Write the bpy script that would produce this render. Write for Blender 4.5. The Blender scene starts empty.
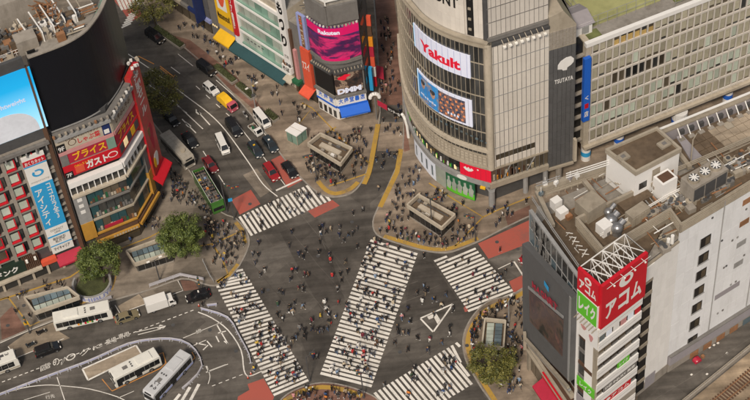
import bpy, bmesh, math, random
from mathutils import Vector, Matrix
R = random.Random(11)
scene = bpy.context.scene
COL = scene.collection

# ------------------------------------------------------------------ camera
PITCH, CAM_H = math.radians(48.0), 230.0
NADIR = (535.0 - 375.0, 1657.0 - 200.0)          # where plumb lines meet, from the photo centre (750x400 px)
_n = math.hypot(*NADIR)
FPX = _n * math.tan(PITCH)
_s, _c = NADIR[0] / _n, NADIR[1] / _n
_F = Vector((0, math.cos(PITCH), -math.sin(PITCH)))
_u0 = Vector((0, math.sin(PITCH), math.cos(PITCH)))
_r0 = Vector((1, 0, 0))
_R = _r0 * _c - _u0 * _s
_U = _u0 * _c + _r0 * _s
CAMLOC = Vector((0, 0, CAM_H))
cam = bpy.data.cameras.new('camera')
cam.sensor_width = 36.0
cam.lens = 36.0 * FPX / 750.0
cam.clip_start, cam.clip_end = 1.0, 4000.0
camo = bpy.data.objects.new('camera', cam)
COL.objects.link(camo)
camo.matrix_world = Matrix(((_R.x, _U.x, -_F.x, 0), (_R.y, _U.y, -_F.y, 0), (_R.z, _U.z, -_F.z, CAM_H), (0, 0, 0, 1)))
scene.camera = camo

# ------------------------------------------------------------------ sky, sun, exposure
SUN_EL, SUN_AZ = math.radians(48), math.radians(196)   # azimuth clockwise from +Y
world = bpy.data.worlds.new('World')
scene.world = world
world.use_nodes = True
nt = world.node_tree
nt.nodes.clear()
_o = nt.nodes.new('ShaderNodeOutputWorld')
_b = nt.nodes.new('ShaderNodeBackground')
_k = nt.nodes.new('ShaderNodeTexSky')
_k.sky_type = 'NISHITA'
_k.sun_disc = False
_k.sun_elevation = SUN_EL
_k.sun_rotation = SUN_AZ
_k.dust_density = 4.0
_k.ozone_density = 0.6
_h = nt.nodes.new('ShaderNodeHueSaturation')
_h.inputs['Saturation'].default_value = 0.3
nt.links.new(_k.outputs[0], _h.inputs['Color'])
nt.links.new(_h.outputs[0], _b.inputs[0])
nt.links.new(_b.outputs[0], _o.inputs[0])
_b.inputs[1].default_value = 0.05
sun = bpy.data.lights.new('sun', 'SUN')
sun.energy = 2.0
sun.angle = math.radians(9)
sun.color = (1.0, 0.865, 0.70)
suno = bpy.data.objects.new('sun', sun)
COL.objects.link(suno)
_d = Vector((math.sin(SUN_AZ) * math.cos(SUN_EL), math.cos(SUN_AZ) * math.cos(SUN_EL), math.sin(SUN_EL)))
suno.rotation_euler = _d.to_track_quat('Z', 'Y').to_euler()
suno.location = (60, 120, 200)
vs = scene.view_settings
vs.view_transform = 'Standard'
vs.look = 'None'
vs.gamma = 1.0
vs.use_curve_mapping = False
vs.exposure = 0.52
scene.cycles.max_bounces = 6
scene.cycles.use_denoising = True

# ------------------------------------------------------------------ pixel -> place helpers
def ray(px, py):
    return _F + _R * ((px - 375.0) / FPX) + _U * ((200.0 - py) / FPX)
def G(px, py, z=0.0):
    d = ray(px, py)
    t = (z - CAM_H) / d.z
    return Vector((d.x * t, d.y * t, z))
def PX(p):
    v = Vector(p) - CAMLOC
    w = v.dot(_F)
    return 375 + FPX * v.dot(_R) / w, 200 - FPX * v.dot(_U) / w

# ------------------------------------------------------------------ materials
MATS = {}
def nodes_of(name):
    m = bpy.data.materials.new(name)
    m.use_nodes = True
    return m, m.node_tree, m.node_tree.nodes['Principled BSDF']
def mk(name, col, rough=0.75, var=0.12, scale=1.5, metal=0.0, bump=0.0, emit=0.0, spec=0.4, dirt=0.0, per=0.0):
    """plain colour broken up by two world-space noises; per = random tint for each object"""
    if name in MATS: return MATS[name]
    m, t, b = nodes_of(name)
    L = t.links.new
    geo = t.nodes.new('ShaderNodeNewGeometry')
    n1 = t.nodes.new('ShaderNodeTexNoise'); n1.inputs['Scale'].default_value = scale; n1.inputs['Detail'].default_value = 5
    n2 = t.nodes.new('ShaderNodeTexNoise'); n2.inputs['Scale'].default_value = scale * 0.13; n2.inputs['Detail'].default_value = 3
    L(geo.outputs['Position'], n1.inputs['Vector']); L(geo.outputs['Position'], n2.inputs['Vector'])
    ad = t.nodes.new('ShaderNodeMath'); ad.operation = 'ADD'
    L(n1.outputs['Fac'], ad.inputs[0]); L(n2.outputs['Fac'], ad.inputs[1])
    mr = t.nodes.new('ShaderNodeMapRange')
    mr.inputs['From Min'].default_value = 0.6; mr.inputs['From Max'].default_value = 1.4
    mr.inputs['To Min'].default_value = 1 - var; mr.inputs['To Max'].default_value = 1 + var
    L(ad.outputs[0], mr.inputs['Value'])
    fac = mr.outputs[0]
    if per:
        oi = t.nodes.new('ShaderNodeObjectInfo')
        m2 = t.nodes.new('ShaderNodeMapRange'); m2.inputs['To Min'].default_value = 1 - per; m2.inputs['To Max'].default_value = 1 + per
        L(oi.outputs['Random'], m2.inputs['Value'])
        mu = t.nodes.new('ShaderNodeMath'); mu.operation = 'MULTIPLY'
        L(fac, mu.inputs[0]); L(m2.outputs[0], mu.inputs[1]); fac = mu.outputs[0]
    vm = t.nodes.new('ShaderNodeVectorMath'); vm.operation = 'SCALE'
    vm.inputs[0].default_value = col[:3]
    L(fac, vm.inputs['Scale'])
    out = vm.outputs[0]
    if dirt:
        nd = t.nodes.new('ShaderNodeTexNoise'); nd.inputs['Scale'].default_value = 0.5; nd.inputs['Detail'].default_value = 8; nd.inputs['Roughness'].default_value = .7
        mp = t.nodes.new('ShaderNodeMapping'); mp.inputs['Scale'].default_value = (1, 1, .25)
        L(geo.outputs['Position'], mp.inputs[0]); L(mp.outputs[0], nd.inputs['Vector'])
        rp = t.nodes.new('ShaderNodeMapRange'); rp.inputs['From Min'].default_value = .5; rp.inputs['From Max'].default_value = .75; rp.inputs['To Max'].default_value = dirt
        L(nd.outputs['Fac'], rp.inputs['Value'])
        mx = t.nodes.new('ShaderNodeMix'); mx.data_type = 'RGBA'
        mx.inputs['B'].default_value = (col[0] * .42, col[1] * .38, col[2] * .33, 1)
        L(rp.outputs[0], mx.inputs['Factor']); L(out, mx.inputs['A']); out = mx.outputs['Result']
    L(out, b.inputs['Base Color'])
    b.inputs['Roughness'].default_value = rough
    b.inputs['Metallic'].default_value = metal
    b.inputs['Specular IOR Level'].default_value = spec
    if emit:
        L(out, b.inputs['Emission Color']); b.inputs['Emission Strength'].default_value = emit
    if bump:
        bp = t.nodes.new('ShaderNodeBump'); bp.inputs['Strength'].default_value = bump; bp.inputs['Distance'].default_value = .05
        n3 = t.nodes.new('ShaderNodeTexNoise'); n3.inputs['Scale'].default_value = scale * 6; n3.inputs['Detail'].default_value = 4
        L(geo.outputs['Position'], n3.inputs['Vector']); L(n3.outputs['Fac'], bp.inputs['Height']); L(bp.outputs[0], b.inputs['Normal'])
    MATS[name] = m
    return m
def mk_glass(name, col, rough=0.08, per=.5):
    m = mk(name, col, rough=rough, var=.35, scale=.35, spec=.8, per=per)
    return m
def mk_asphalt(name, base, patch):
    m, t, b = nodes_of(name); L = t.links.new; N = t.nodes.new
    geo = N('ShaderNodeNewGeometry')
    def noise(s, d, r=.55, vec=None):
        n = N('ShaderNodeTexNoise'); n.inputs['Scale'].default_value = s; n.inputs['Detail'].default_value = d; n.inputs['Roughness'].default_value = r
        L(vec or geo.outputs['Position'], n.inputs['Vector']); return n.outputs['Fac']
    def ramp(f, a, bb, lo, hi):
        r = N('ShaderNodeMapRange'); r.inputs['From Min'].default_value = a; r.inputs['From Max'].default_value = bb
        r.inputs['To Min'].default_value = lo; r.inputs['To Max'].default_value = hi; L(f, r.inputs['Value']); return r.outputs[0]
    def mul(a, c):
        q = N('ShaderNodeMath'); q.operation = 'MULTIPLY'; L(a, q.inputs[0]); L(c, q.inputs[1]); return q.outputs[0]
    f = ramp(noise(.09, 5), .35, .65, .70, 1.25)
    f = mul(f, ramp(noise(.5, 7, .7), .3, .7, .76, 1.22))
    f = mul(f, ramp(noise(14, 3, .7), .3, .7, .88, 1.12))
    # wheel-worn streaks along the two main traffic directions
    for ang, sc in ((-52, .22), (22, .15)):
        mp = N('ShaderNodeMapping'); mp.inputs['Rotation'].default_value = (0, 0, math.radians(-ang)); mp.inputs['Scale'].default_value = (.02, .55, 1)
        L(geo.outputs['Position'], mp.inputs[0])
        f = mul(f, ramp(noise(1.0, 4, .6, mp.outputs[0]), .35, .65, 1 - sc, 1 + sc))
    # repair patches: voronoi cells with a flat tint
    vo = N('ShaderNodeTexVoronoi'); vo.inputs['Scale'].default_value = .13; vo.distance = 'CHEBYCHEV'
    mp = N('ShaderNodeMapping'); mp.inputs['Rotation'].default_value = (0, 0, .86)
    L(geo.outputs['Position'], mp.inputs[0]); L(mp.outputs[0], vo.inputs['Vector'])
    sp = N('ShaderNodeSeparateColor'); L(vo.outputs['Color'], sp.inputs[0])
    f = mul(f, ramp(sp.outputs[0], .0, 1.0, 1 - patch, 1 + patch))
    # oil spots
    f = mul(f, ramp(noise(1.7, 2), .66, .78, 1.0, .72))
    v = N('ShaderNodeVectorMath'); v.operation = 'SCALE'; v.inputs[0].default_value = base; L(f, v.inputs['Scale'])
    L(v.outputs[0], b.inputs['Base Color']); b.inputs['Roughness'].default_value = .85; b.inputs['Specular IOR Level'].default_value = .3
    bp = N('ShaderNodeBump'); bp.inputs['Strength'].default_value = .25; bp.inputs['Distance'].default_value = .02
    L(noise(30, 3), bp.inputs['Height']); L(bp.outputs[0], b.inputs['Normal'])
    MATS[name] = m
    return m
def mk_paint(name, col, wear=.45):
    """road paint rubbed thin so that asphalt shows through in patches"""
    m, t, b = nodes_of(name); L = t.links.new; N = t.nodes.new
    geo = N('ShaderNodeNewGeometry')
    n = N('ShaderNodeTexNoise'); n.inputs['Scale'].default_value = 2.6; n.inputs['Detail'].default_value = 8; n.inputs['Roughness'].default_value = .75
    n2 = N('ShaderNodeTexNoise'); n2.inputs['Scale'].default_value = .25; n2.inputs['Detail'].default_value = 3
    L(geo.outputs['Position'], n.inputs['Vector']); L(geo.outputs['Position'], n2.inputs['Vector'])
    a = N('ShaderNodeMath'); a.operation = 'ADD'; L(n.outputs['Fac'], a.inputs[0]); L(n2.outputs['Fac'], a.inputs[1])
    r = N('ShaderNodeMapRange'); r.inputs['From Min'].default_value = 1.0; r.inputs['From Max'].default_value = 1.32; r.inputs['To Max'].default_value = wear
    L(a.outputs[0], r.inputs['Value'])
    mx = N('ShaderNodeMix'); mx.data_type = 'RGBA'; mx.inputs['A'].default_value = (*col, 1); mx.inputs['B'].default_value = (.12, .11, .10, 1)
    L(r.outputs[0], mx.inputs['Factor']); L(mx.outputs['Result'], b.inputs['Base Color'])
    b.inputs['Roughness'].default_value = .7
    MATS[name] = m
    return m
mk_asphalt('asphalt', (.096, .086, .076), .2)
mk_asphalt('asphalt_old', (.122, .11, .098), .12)
mk_asphalt('asphalt_dark', (.072, .064, .057), .16)
mk_asphalt('pavement', (.245, .195, .15), .14)
mk_asphalt('pavement_grey', (.185, .157, .128), .16)
mk_asphalt('brick_paving', (.19, .105, .08), .12)
mk_asphalt('bay_beige', (.30, .245, .185), .16)
mk_asphalt('ballast', (.26, .20, .14), .05)
mk_paint('white_paint', (.76, .73, .68), .5)
mk_paint('red_paint', (.40, .095, .07), .5)
mk_paint('yellow_tile', (.44, .27, .05), .75)
mk_paint('orange_paint', (.60, .26, .06), .4)
def C(name): return MATS[name]
mk('kerb', (.30, .275, .245), var=.25, dirt=.6)
mk('white_wall', (.73, .74, .765), var=.05, dirt=.2, per=.035)
mk('white_tile', (.77, .76, .75), var=.04, dirt=.12, per=.04)
mk('cream', (.47, .415, .335), var=.14, dirt=.5)
mk('cream_panel', (.60, .56, .515), rough=.5, var=.06, dirt=.12, per=.05)
mk('pale_panel', (.68, .635, .58), rough=.42, var=.06, dirt=.10, per=.045)
mk('roof_cream', (.31, .27, .215), var=.2, dirt=.6)
mk('beige_metal', (.37, .325, .26), rough=.45, var=.14, dirt=.4)
mk('grey_metal', (.30, .30, .30), rough=.5, var=.15, dirt=.4)
mk('dark_metal', (.075, .075, .078), rough=.5, var=.2, dirt=.2)
mk('dark_panel', (.105, .105, .108), rough=.5, var=.12, per=.06, dirt=.15)
mk('lilac_grey', (.30, .28, .30), var=.1)
mk('mid_grey', (.17, .162, .155), var=.15, dirt=.4)
mk('concrete', (.30, .27, .235), var=.18, dirt=.55, bump=.3)
mk('roof_brown', (.125, .09, .06), var=.35, scale=.9, dirt=.7, bump=.4)
mk('roof_grey', (.27, .25, .225), var=.25, dirt=.7, bump=.4)
mk('roof_turf', (.17, .19, .07), var=.5, scale=.6, bump=.5)
mk('roof_turf_pale', (.33, .33, .15), var=.3, scale=.5, bump=.4)
mk_glass('glass_dark', (.035, .036, .036))
mk_glass('glass_brown', (.085, .07, .05))
mk_glass('glass_green', (.20, .33, .27), per=.2)
mk_glass('glass_pale', (.40, .45, .40), per=.2)
mk_glass('glass_blue', (.12, .17, .20), per=.3)
mk('blind', (.36, .335, .255), var=.15, per=.2)
mk('blind_yellow', (.45, .31, .11), var=.15, per=.2)
mk('blind_green', (.46, .52, .44), var=.1, per=.2)
mk('black', (.012, .012, .013), rough=.45, var=.1)
mk('screen_black', (.008, .009, .013), rough=.35, var=.1, spec=.3)
mk('white', (.76, .75, .73), rough=.5, var=.05)
mk('red', (.55, .012, .025), rough=.5, var=.08)
mk('crimson', (.42, .02, .05), rough=.6, var=.12)
mk('orange_red', (.68, .10, .05), rough=.6, var=.12)
mk('orange', (.75, .28, .02), rough=.6, var=.12)
mk('yellow', (.82, .48, .02), rough=.55, var=.08)
mk('green', (.12, .52, .03), rough=.5, var=.05)
mk('deep_green', (.02, .12, .055), rough=.6, var=.15)
mk('dark_green', (.018, .035, .024), rough=.6, var=.15)
mk('teal', (.025, .075, .085), rough=.7, var=.15)
mk('blue', (.02, .13, .60), rough=.5, var=.05)
mk('navy', (.015, .03, .12), rough=.5, var=.1)
mk('sky_blue', (.03, .33, .66), rough=.5, var=.04)
mk('lilac', (.30, .34, .62), rough=.6, var=.08)
mk('pink', (.55, .26, .26), rough=.6, var=.1)
mk('brown', (.10, .055, .035), rough=.6, var=.2)
mk('tyre', (.015, .015, .015), rough=.9)
mk('rim', (.35, .35, .36), rough=.3, metal=.7)
mk('lamp_white', (.85, .83, .78), rough=.3)
mk('lamp_red', (.5, .01, .01), rough=.3)
mk('bark', (.06, .045, .032), var=.3, scale=4, bump=.6)
mk('rust', (.28, .14, .07), var=.3, dirt=.4)
mk('lit_warm', (.85, .66, .36), rough=.5, emit=.35, var=.2)
mk('screen_red', (.52, .01, .03), emit=.35, rough=.3, var=.02)
mk('screen_white', (.62, .64, .76), emit=.2, rough=.3, var=.03)
mk('screen_blue', (.02, .22, .52), emit=.3, rough=.3, var=.1)
mk('screen_pale_blue', (.42, .66, .86), emit=.3, rough=.3, var=.05)
mk('screen_dark', (.035, .033, .04), emit=.1, rough=.3, var=.3)
mk('screen_magenta', (.50, .008, .10), emit=.3, rough=.3, var=.02)
mk('screen_pink', (.75, .03, .16), emit=.3, rough=.3, var=.3)
mk('screen_purple', (.085, .02, .14), emit=.3, rough=.3, var=.4)
mk('screen_orange', (.62, .22, .09), emit=.25, rough=.3, var=.2)
mk('screen_skin', (.42, .24, .16), emit=.2, rough=.4, var=.25)
mk('screen_grey', (.55, .57, .62), emit=.2, rough=.4, var=.1)
def mk_grad(name, stops, zlo, zhi, emit):
    m, t, b = nodes_of(name); L = t.links.new; N = t.nodes.new
    geo = N('ShaderNodeNewGeometry'); sp = N('ShaderNodeSeparateXYZ'); L(geo.outputs['Position'], sp.inputs[0])
    r = N('ShaderNodeMapRange'); r.inputs['From Min'].default_value = zlo; r.inputs['From Max'].default_value = zhi; L(sp.outputs['Z'], r.inputs['Value'])
    cr = N('ShaderNodeValToRGB'); L(r.outputs[0], cr.inputs[0])
    e = cr.color_ramp.elements
    e[0].position, e[0].color = stops[0][0], (*stops[0][1], 1); e[1].position, e[1].color = stops[-1][0], (*stops[-1][1], 1)
    for p, c in stops[1:-1]:
        q = e.new(p); q.color = (*c, 1)
    L(cr.outputs[0], b.inputs['Base Color']); L(cr.outputs[0], b.inputs['Emission Color']); b.inputs['Emission Strength'].default_value = emit
    b.inputs['Roughness'].default_value = .4
    MATS[name] = m
def mk_art(name, cols, scale, emit, stretch=(1, 1, 1), seed=0.0, hard=.0):
    """blurred picture content for a video screen"""
    m, t, b = nodes_of(name); L = t.links.new; N = t.nodes.new
    geo = N('ShaderNodeNewGeometry'); mp = N('ShaderNodeMapping'); mp.inputs['Scale'].default_value = stretch; mp.inputs['Location'].default_value = (seed, seed * .7, seed * 1.3)
    L(geo.outputs['Position'], mp.inputs[0])
    n = N('ShaderNodeTexNoise'); n.inputs['Scale'].default_value = scale; n.inputs['Detail'].default_value = 5; n.inputs['Roughness'].default_value = .6; n.inputs['Distortion'].default_value = .4
    L(mp.outputs[0], n.inputs['Vector']); cr = N('ShaderNodeValToRGB'); L(n.outputs['Fac'], cr.inputs[0]); e = cr.color_ramp.elements
    k = len(cols); pos = [.30 + .40 * i / (k - 1) for i in range(k)]
    e[0].position, e[0].color = pos[0], (*cols[0], 1); e[1].position, e[1].color = pos[-1], (*cols[-1], 1)
    for p, c in zip(pos[1:-1], cols[1:-1]): q = e.new(p); q.color = (*c, 1)
    L(cr.outputs[0], b.inputs['Base Color']); L(cr.outputs[0], b.inputs['Emission Color']); b.inputs['Emission Strength'].default_value = emit; b.inputs['Roughness'].default_value = .3
    MATS[name] = m
mk_art('art_magenta', [(.015, .008, .015), (.03, .01, .035), (.07, .018, .11), (.05, .012, .06), (.5, .02, .12), (.07, .01, .06), (.03, .01, .05), (.3, .015, .09)], .11, .3, (1, 1, 2.0), 3.1)
mk_art('art_dancers', [(.01, .01, .012), (.02, .018, .02), (.05, .03, .025), (.03, .02, .02), (.30, .21, .15), (.08, .055, .045), (.35, .33, .31)], .55, .25, (1, 1, 1.0), 7.7)
mk_art('art_side', [(.012, .013, .015), (.03, .026, .025), (.10, .055, .045), (.05, .035, .04), (.16, .07, .06), (.02, .02, .022)], .3, .12, (1, 1, .8), 1.3)
mk_art('art_blue', [(.01, .10, .32), (.03, .24, .55), (.02, .17, .45), (.25, .22, .22), (.05, .30, .6)], .5, .25, (1, 1, 1), 4.2)
mk_art('art_team', [(.02, .03, .06), (.04, .05, .09), (.05, .05, .08), (.22, .12, .09), (.05, .06, .10), (.02, .03, .06)], .8, .25, (1, 1, 1), 9.4)
mk_art('art_banner', [(.42, .01, .02), (.5, .012, .025), (.36, .05, .03), (.5, .015, .03), (.55, .02, .03)], .5, .0, (1, 1, .5), 2.0)
mk('ochre', (.47, .25, .045), rough=.6, var=.15, dirt=.2)
# the picture shown on the blue advertising screen is itself a blue sky fading downwards
mk_grad('screen_sky', [(0, (.42, .70, .86)), (.45, (.16, .52, .80)), (.75, (.01, .33, .66)), (1, (.005, .28, .60))], 34, 50, .45)

# ------------------------------------------------------------------ object helpers
WM = {}
def link(o, parent, W):
    COL.objects.link(o)
    if parent is not None:
        o.parent = parent
        o.matrix_parent_inverse = WM[parent].inverted()
    o.matrix_basis = W
    WM[o] = W
    return o
def tag(o, label=None, cat=None, group=None, kind=None):
    if label: o['label'] = label
    if cat: o['category'] = cat
    if group: o['group'] = group
    if kind: o['kind'] = kind
    return o
def thing(name, label, cat, loc, rz=0.0, group=None):
    o = bpy.data.objects.new(name, None)
    o.empty_display_size = .3
    link(o, None, Matrix.Translation(Vector(loc)) @ Matrix.Rotation(rz, 4, 'Z'))
    return tag(o, label, cat, group)
def mesh_from(verts, faces, mat, smooth=False, name='mesh'):
    me = bpy.data.meshes.new(name)
    me.from_pydata([tuple(v) for v in verts], [], faces)
    if mat is not None: me.materials.append(C(mat) if isinstance(mat, str) else mat)
    if smooth:
        for p in me.polygons: p.use_smooth = True
    me.update()
    return me
def put(name, me, parent, W=None):
    return link(bpy.data.objects.new(name, me), parent, W if W is not None else (WM[parent].copy() if parent else Matrix()))
def wmesh(name, verts, faces, mat, parent, smooth=False):
    """mesh given in world coordinates, origin at the mesh's own centre"""
    c = Vector((0, 0, 0))
    for v in verts: c += Vector(v)
    c /= len(verts)
    return put(name, mesh_from([Vector(v) - c for v in verts], faces, mat, smooth, name), parent, Matrix.Translation(c))
CUBES = {}
def cube_mesh(mat):
    if mat not in CUBES:
        v = [(x, y, z) for x in (-.5, .5) for y in (-.5, .5) for z in (-.5, .5)]
        f = [(0, 1, 3, 2), (4, 6, 7, 5), (0, 4, 5, 1), (2, 3, 7, 6), (0, 2, 6, 4), (1, 5, 7, 3)]
        CUBES[mat] = mesh_from(v, f, mat, name='block_' + mat)
    return CUBES[mat]
def basis(c, ex, ey, ez):
    return Matrix(((ex.x, ey.x, ez.x, c.x), (ex.y, ey.y, ez.y, c.y), (ex.z, ey.z, ez.z, c.z), (0, 0, 0, 1)))
def block(name, parent, c, size, mat, rz=0.0, W0=None):
    """unit cube scaled; c in world (or in W0's frame)"""
    W = Matrix.Translation(Vector(c)) @ Matrix.Rotation(rz, 4, 'Z') @ Matrix.Diagonal((*size, 1))
    if W0 is not None: W = W0 @ W
    return put(name, cube_mesh(mat), parent, W)
def bar(name, parent, a, b, t, mat, t2=None):
    a, b = Vector(a), Vector(b)
    d = b - a
    L = d.length
    ez = d / L
    ref = Vector((0, 0, 1)) if abs(ez.z) < .9 else Vector((1, 0, 0))
    ex = ref.cross(ez).normalized(); ey = ez.cross(ex)
    return put(name, cube_mesh(mat), parent, basis((a + b) / 2, ex * t, ey * (t2 or t), ez * L))
CYL = {}
def cyl_mesh(mat, n=12):
    k = (mat, n)
    if k not in CYL:
        v = []; f = []
        for i in range(n):
            a = 2 * math.pi * i / n
            v += [(math.cos(a), math.sin(a), -.5), (math.cos(a), math.sin(a), .5)]
        for i in range(n):
            j = (i + 1) % n
            f.append((2 * i, 2 * j, 2 * j + 1, 2 * i + 1))
        f.append(tuple(range(0, 2 * n, 2))[::-1]); f.append(tuple(range(1, 2 * n, 2)))
        CYL[k] = mesh_from(v, f, mat, name='round_' + mat)
    return CYL[k]
def tube(name, parent, a, b, r, mat, n=10):
    a, b = Vector(a), Vector(b)
    d = b - a; L = d.length; ez = d / L
    ref = Vector((0, 0, 1)) if abs(ez.z) < .9 else Vector((1, 0, 0))
    ex = ref.cross(ez).normalized(); ey = ez.cross(ex)
    return put(name, cyl_mesh(mat, n), parent, basis((a + b) / 2, ex * r, ey * r, ez * L))
def prism(name, parent, pts, z0, z1, mat, mat_top=None):
    """upright prism over a plan polygon (world xy)"""
    A = sum(pts[i][0] * pts[(i + 1) % len(pts)][1] - pts[(i + 1) % len(pts)][0] * pts[i][1] for i in range(len(pts)))
    if A < 0: pts = pts[::-1]
    n = len(pts)
    v = [Vector((p[0], p[1], z0)) for p in pts] + [Vector((p[0], p[1], z1)) for p in pts]
    f = [(i, (i + 1) % n, n + (i + 1) % n, n + i) for i in range(n)] + [tuple(range(n, 2 * n)), tuple(range(n))[::-1]]
    o = wmesh(name, v, f, mat, parent)
    if mat_top:
        o.data.materials.append(C(mat_top)); o.data.polygons[n].material_index = 1
    return o
def sheet(name, parent, pts, mat):
    """flat polygon from world points"""
    v = [Vector(p) for p in pts]
    A = sum(v[i].x * v[(i + 1) % len(v)].y - v[(i + 1) % len(v)].x * v[i].y for i in range(len(v)))
    if A < 0: v = v[::-1]
    return wmesh(name, v, [tuple(range(len(v)))], mat, parent)
def psheet(name, parent, pp, z, mat):
    return sheet(name, parent, [G(x, y, z) for x, y in pp], mat)
def strip(name, parent, pp, w, z, mat):
    """ground line of width w along pixel points"""
    P = [G(x, y, z) for x, y in pp]
    v = []; f = []
    for i, p in enumerate(P):
        d = (P[min(i + 1, len(P) - 1)] - P[max(i - 1, 0)]).normalized()
        n = Vector((-d.y, d.x, 0)) * (w / 2)
        v += [p + n, p - n]
        if i: f.append((2 * i - 2, 2 * i - 1, 2 * i + 1, 2 * i))
    return wmesh(name, v, f, mat, parent)
def smooth_px(pp, k=6):
    out = []
    for i in range(len(pp) - 1):
        p0, p1, p2, p3 = pp[max(i - 1, 0)], pp[i], pp[i + 1], pp[min(i + 2, len(pp) - 1)]
        for j in range(k):
            t = j / k
            out.append(tuple(.5 * (2 * p1[q] + (p2[q] - p0[q]) * t + (2 * p0[q] - 5 * p1[q] + 4 * p2[q] - p3[q]) * t * t + (3 * p1[q] - p0[q] - 3 * p2[q] + p3[q]) * t ** 3) for q in (0, 1)))
    out.append(tuple(pp[-1]))
    return out
TXT = {}
def text_mesh(s, bold=.012, spacing=1.0):
    """glyph outlines fitted into the unit square"""
    k = (s, bold, spacing)
    if k in TXT: return TXT[k]
    c = bpy.data.curves.new('lettering', 'FONT')
    c.body = s; c.size = 1; c.offset = bold; c.resolution_u = 3; c.space_line = .92; c.align_x = 'CENTER' if '\n' in s else 'LEFT'; c.space_character = spacing
    o = bpy.data.objects.new('lettering', c); me = bpy.data.meshes.new_from_object(o)
    bpy.data.objects.remove(o); bpy.data.curves.remove(c)
    xs = [v.co.x for v in me.vertices]; ys = [v.co.y for v in me.vertices]
    x0, x1, y0, y1 = min(xs), max(xs), min(ys), max(ys)
    V = [((v.co.x - x0) / (x1 - x0), (v.co.y - y0) / (y1 - y0)) for v in me.vertices]
    F = [tuple(p.vertices) for p in me.polygons]
    bpy.data.meshes.remove(me)
    TXT[k] = (V, F)
    return TXT[k]
class Face:
    """an upright facade along a plan polyline, left to right as the camera sees it; u along, z up, off outwards"""
    def __init__(s, pts, smooth=0):
        P = [Vector((p[0], p[1])) for p in pts]
        if smooth:
            P = [Vector(q) for q in smooth_px([tuple(p) for p in P], smooth)]
        s.P = P; s.cum = [0.0]
        for i in range(1, len(P)): s.cum.append(s.cum[-1] + (P[i] - P[i - 1]).length)
        s.L = s.cum[-1]
    def pt(s, u, off=0.0):
        i = 0
        while i < len(s.P) - 2 and u > s.cum[i + 1]: i += 1
        d = (s.P[i + 1] - s.P[i]); l = d.length; d = d / l
        p = s.P[i] + d * (u - s.cum[i])
        if 0 < i or len(s.P) > 2:
            a = s.P[max(i - 1, 0)]; b = s.P[min(i + 2, len(s.P) - 1)]
            t = (u - s.cum[i]) / l
            d0 = (s.P[i + 1] - a).normalized(); d1 = (b - s.P[i]).normalized()
            d = (d0 * (1 - t) + d1 * t).normalized()
        return p + Vector((d.y, -d.x)) * off
    def W(s, u, z, off=0.0):
        q = s.pt(u, off); return Vector((q.x, q.y, z))
    def at(s, px, py):
        d = ray(px, py); best = None
        for i in range(len(s.P) - 1):
            a = s.P[i]; e = s.P[i + 1] - a; l = e.length
            det = d.x * (-e.y) + e.x * d.y
            if abs(det) < 1e-9: continue
            t = (a.x * (-e.y) + e.x * a.y) / det
            w = (d.x * a.y - d.y * a.x) / det
            lo = -9 if i == 0 else -1e-6; hi = 9 if i == len(s.P) - 2 else 1 + 1e-6
            if lo <= w <= hi and t > 0:
                cand = (t, s.cum[i] + w * l, CAM_H + d.z * t)
                if best is None or (0 <= w <= 1 and cand[0] < best[0]): best = cand
        return best[1], best[2]
    def box(s, name, parent, u0, u1, z0, z1, o0, o1, mat):
        a, b = s.W(u0, 0), s.W(u1, 0)
        ex = (b - a); L = ex.length; ex = ex / L
        n = Vector((ex.y, -ex.x, 0))
        c = (a + b) / 2 + n * ((o0 + o1) / 2) + Vector((0, 0, (z0 + z1) / 2))
        return put(name, cube_mesh(mat), parent, basis(c, ex * L, n * -(o1 - o0), Vector((0, 0, z1 - z0))))
    def us(s, u0, u1):
        return [u0] + [c for c in s.cum if u0 + .02 < c < u1 - .02] + [u1]
    def band(s, name, parent, u0, u1, z0, z1, o0, o1, mat):
        """box profile swept along the (possibly curved) facade"""
        if len(s.P) == 2: return s.box(name, parent, u0, u1, z0, z1, o0, o1, mat)
        v = []; f = []
        U = s.us(u0, u1)
        for u in U: v += [s.W(u, z0, o0), s.W(u, z0, o1), s.W(u, z1, o1), s.W(u, z1, o0)]
        for i in range(len(U) - 1):
            a = 4 * i; b = a + 4
            for k in range(4):
                f.append((a + k, b + k, b + (k + 1) % 4, a + (k + 1) % 4))
        f.append((0, 1, 2, 3)); f.append(tuple(4 * (len(U) - 1) + k for k in (3, 2, 1, 0)))
        return wmesh(name, v, [q[::-1] for q in f], mat, parent)
    def text(s, name, parent, string, u0, u1, z0, z1, off, mat, bold=.012, spacing=1.0):
        V, F = text_mesh(string, bold, spacing)
        return wmesh(name, [s.W(u0 + (u1 - u0) * x, z0 + (z1 - z0) * y, off) for x, y in V], F, mat, parent)
    def poly(s, name, parent, uz, off, mat, th=.03):
        """flat plate with an outline given in (u, z)"""
        n = len(uz)
        A = sum(uz[i][0] * uz[(i + 1) % n][1] - uz[(i + 1) % n][0] * uz[i][1] for i in range(n))
        if A < 0: uz = uz[::-1]
        v = [s.W(u, z, off) for u, z in uz] + [s.W(u, z, off - th) for u, z in uz]
        f = [tuple(range(n))] + [(i + n, (i + 1) % n + n, (i + 1) % n, i) for i in range(n)]
        return wmesh(name, v, f, mat, parent)
    def disc(s, name, parent, uc, zc, ru, rz, off, mat, n=20, th=.03, ph=0.0, wob=0.0):
        return s.poly(name, parent, [(uc + ru * (1 + wob * math.sin(3 * a + ph)) * math.cos(a), zc + rz * (1 + wob * math.sin(3 * a + ph)) * math.sin(a)) for a in [2 * math.pi * i / n for i in range(n)]], off, mat, th)
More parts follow.
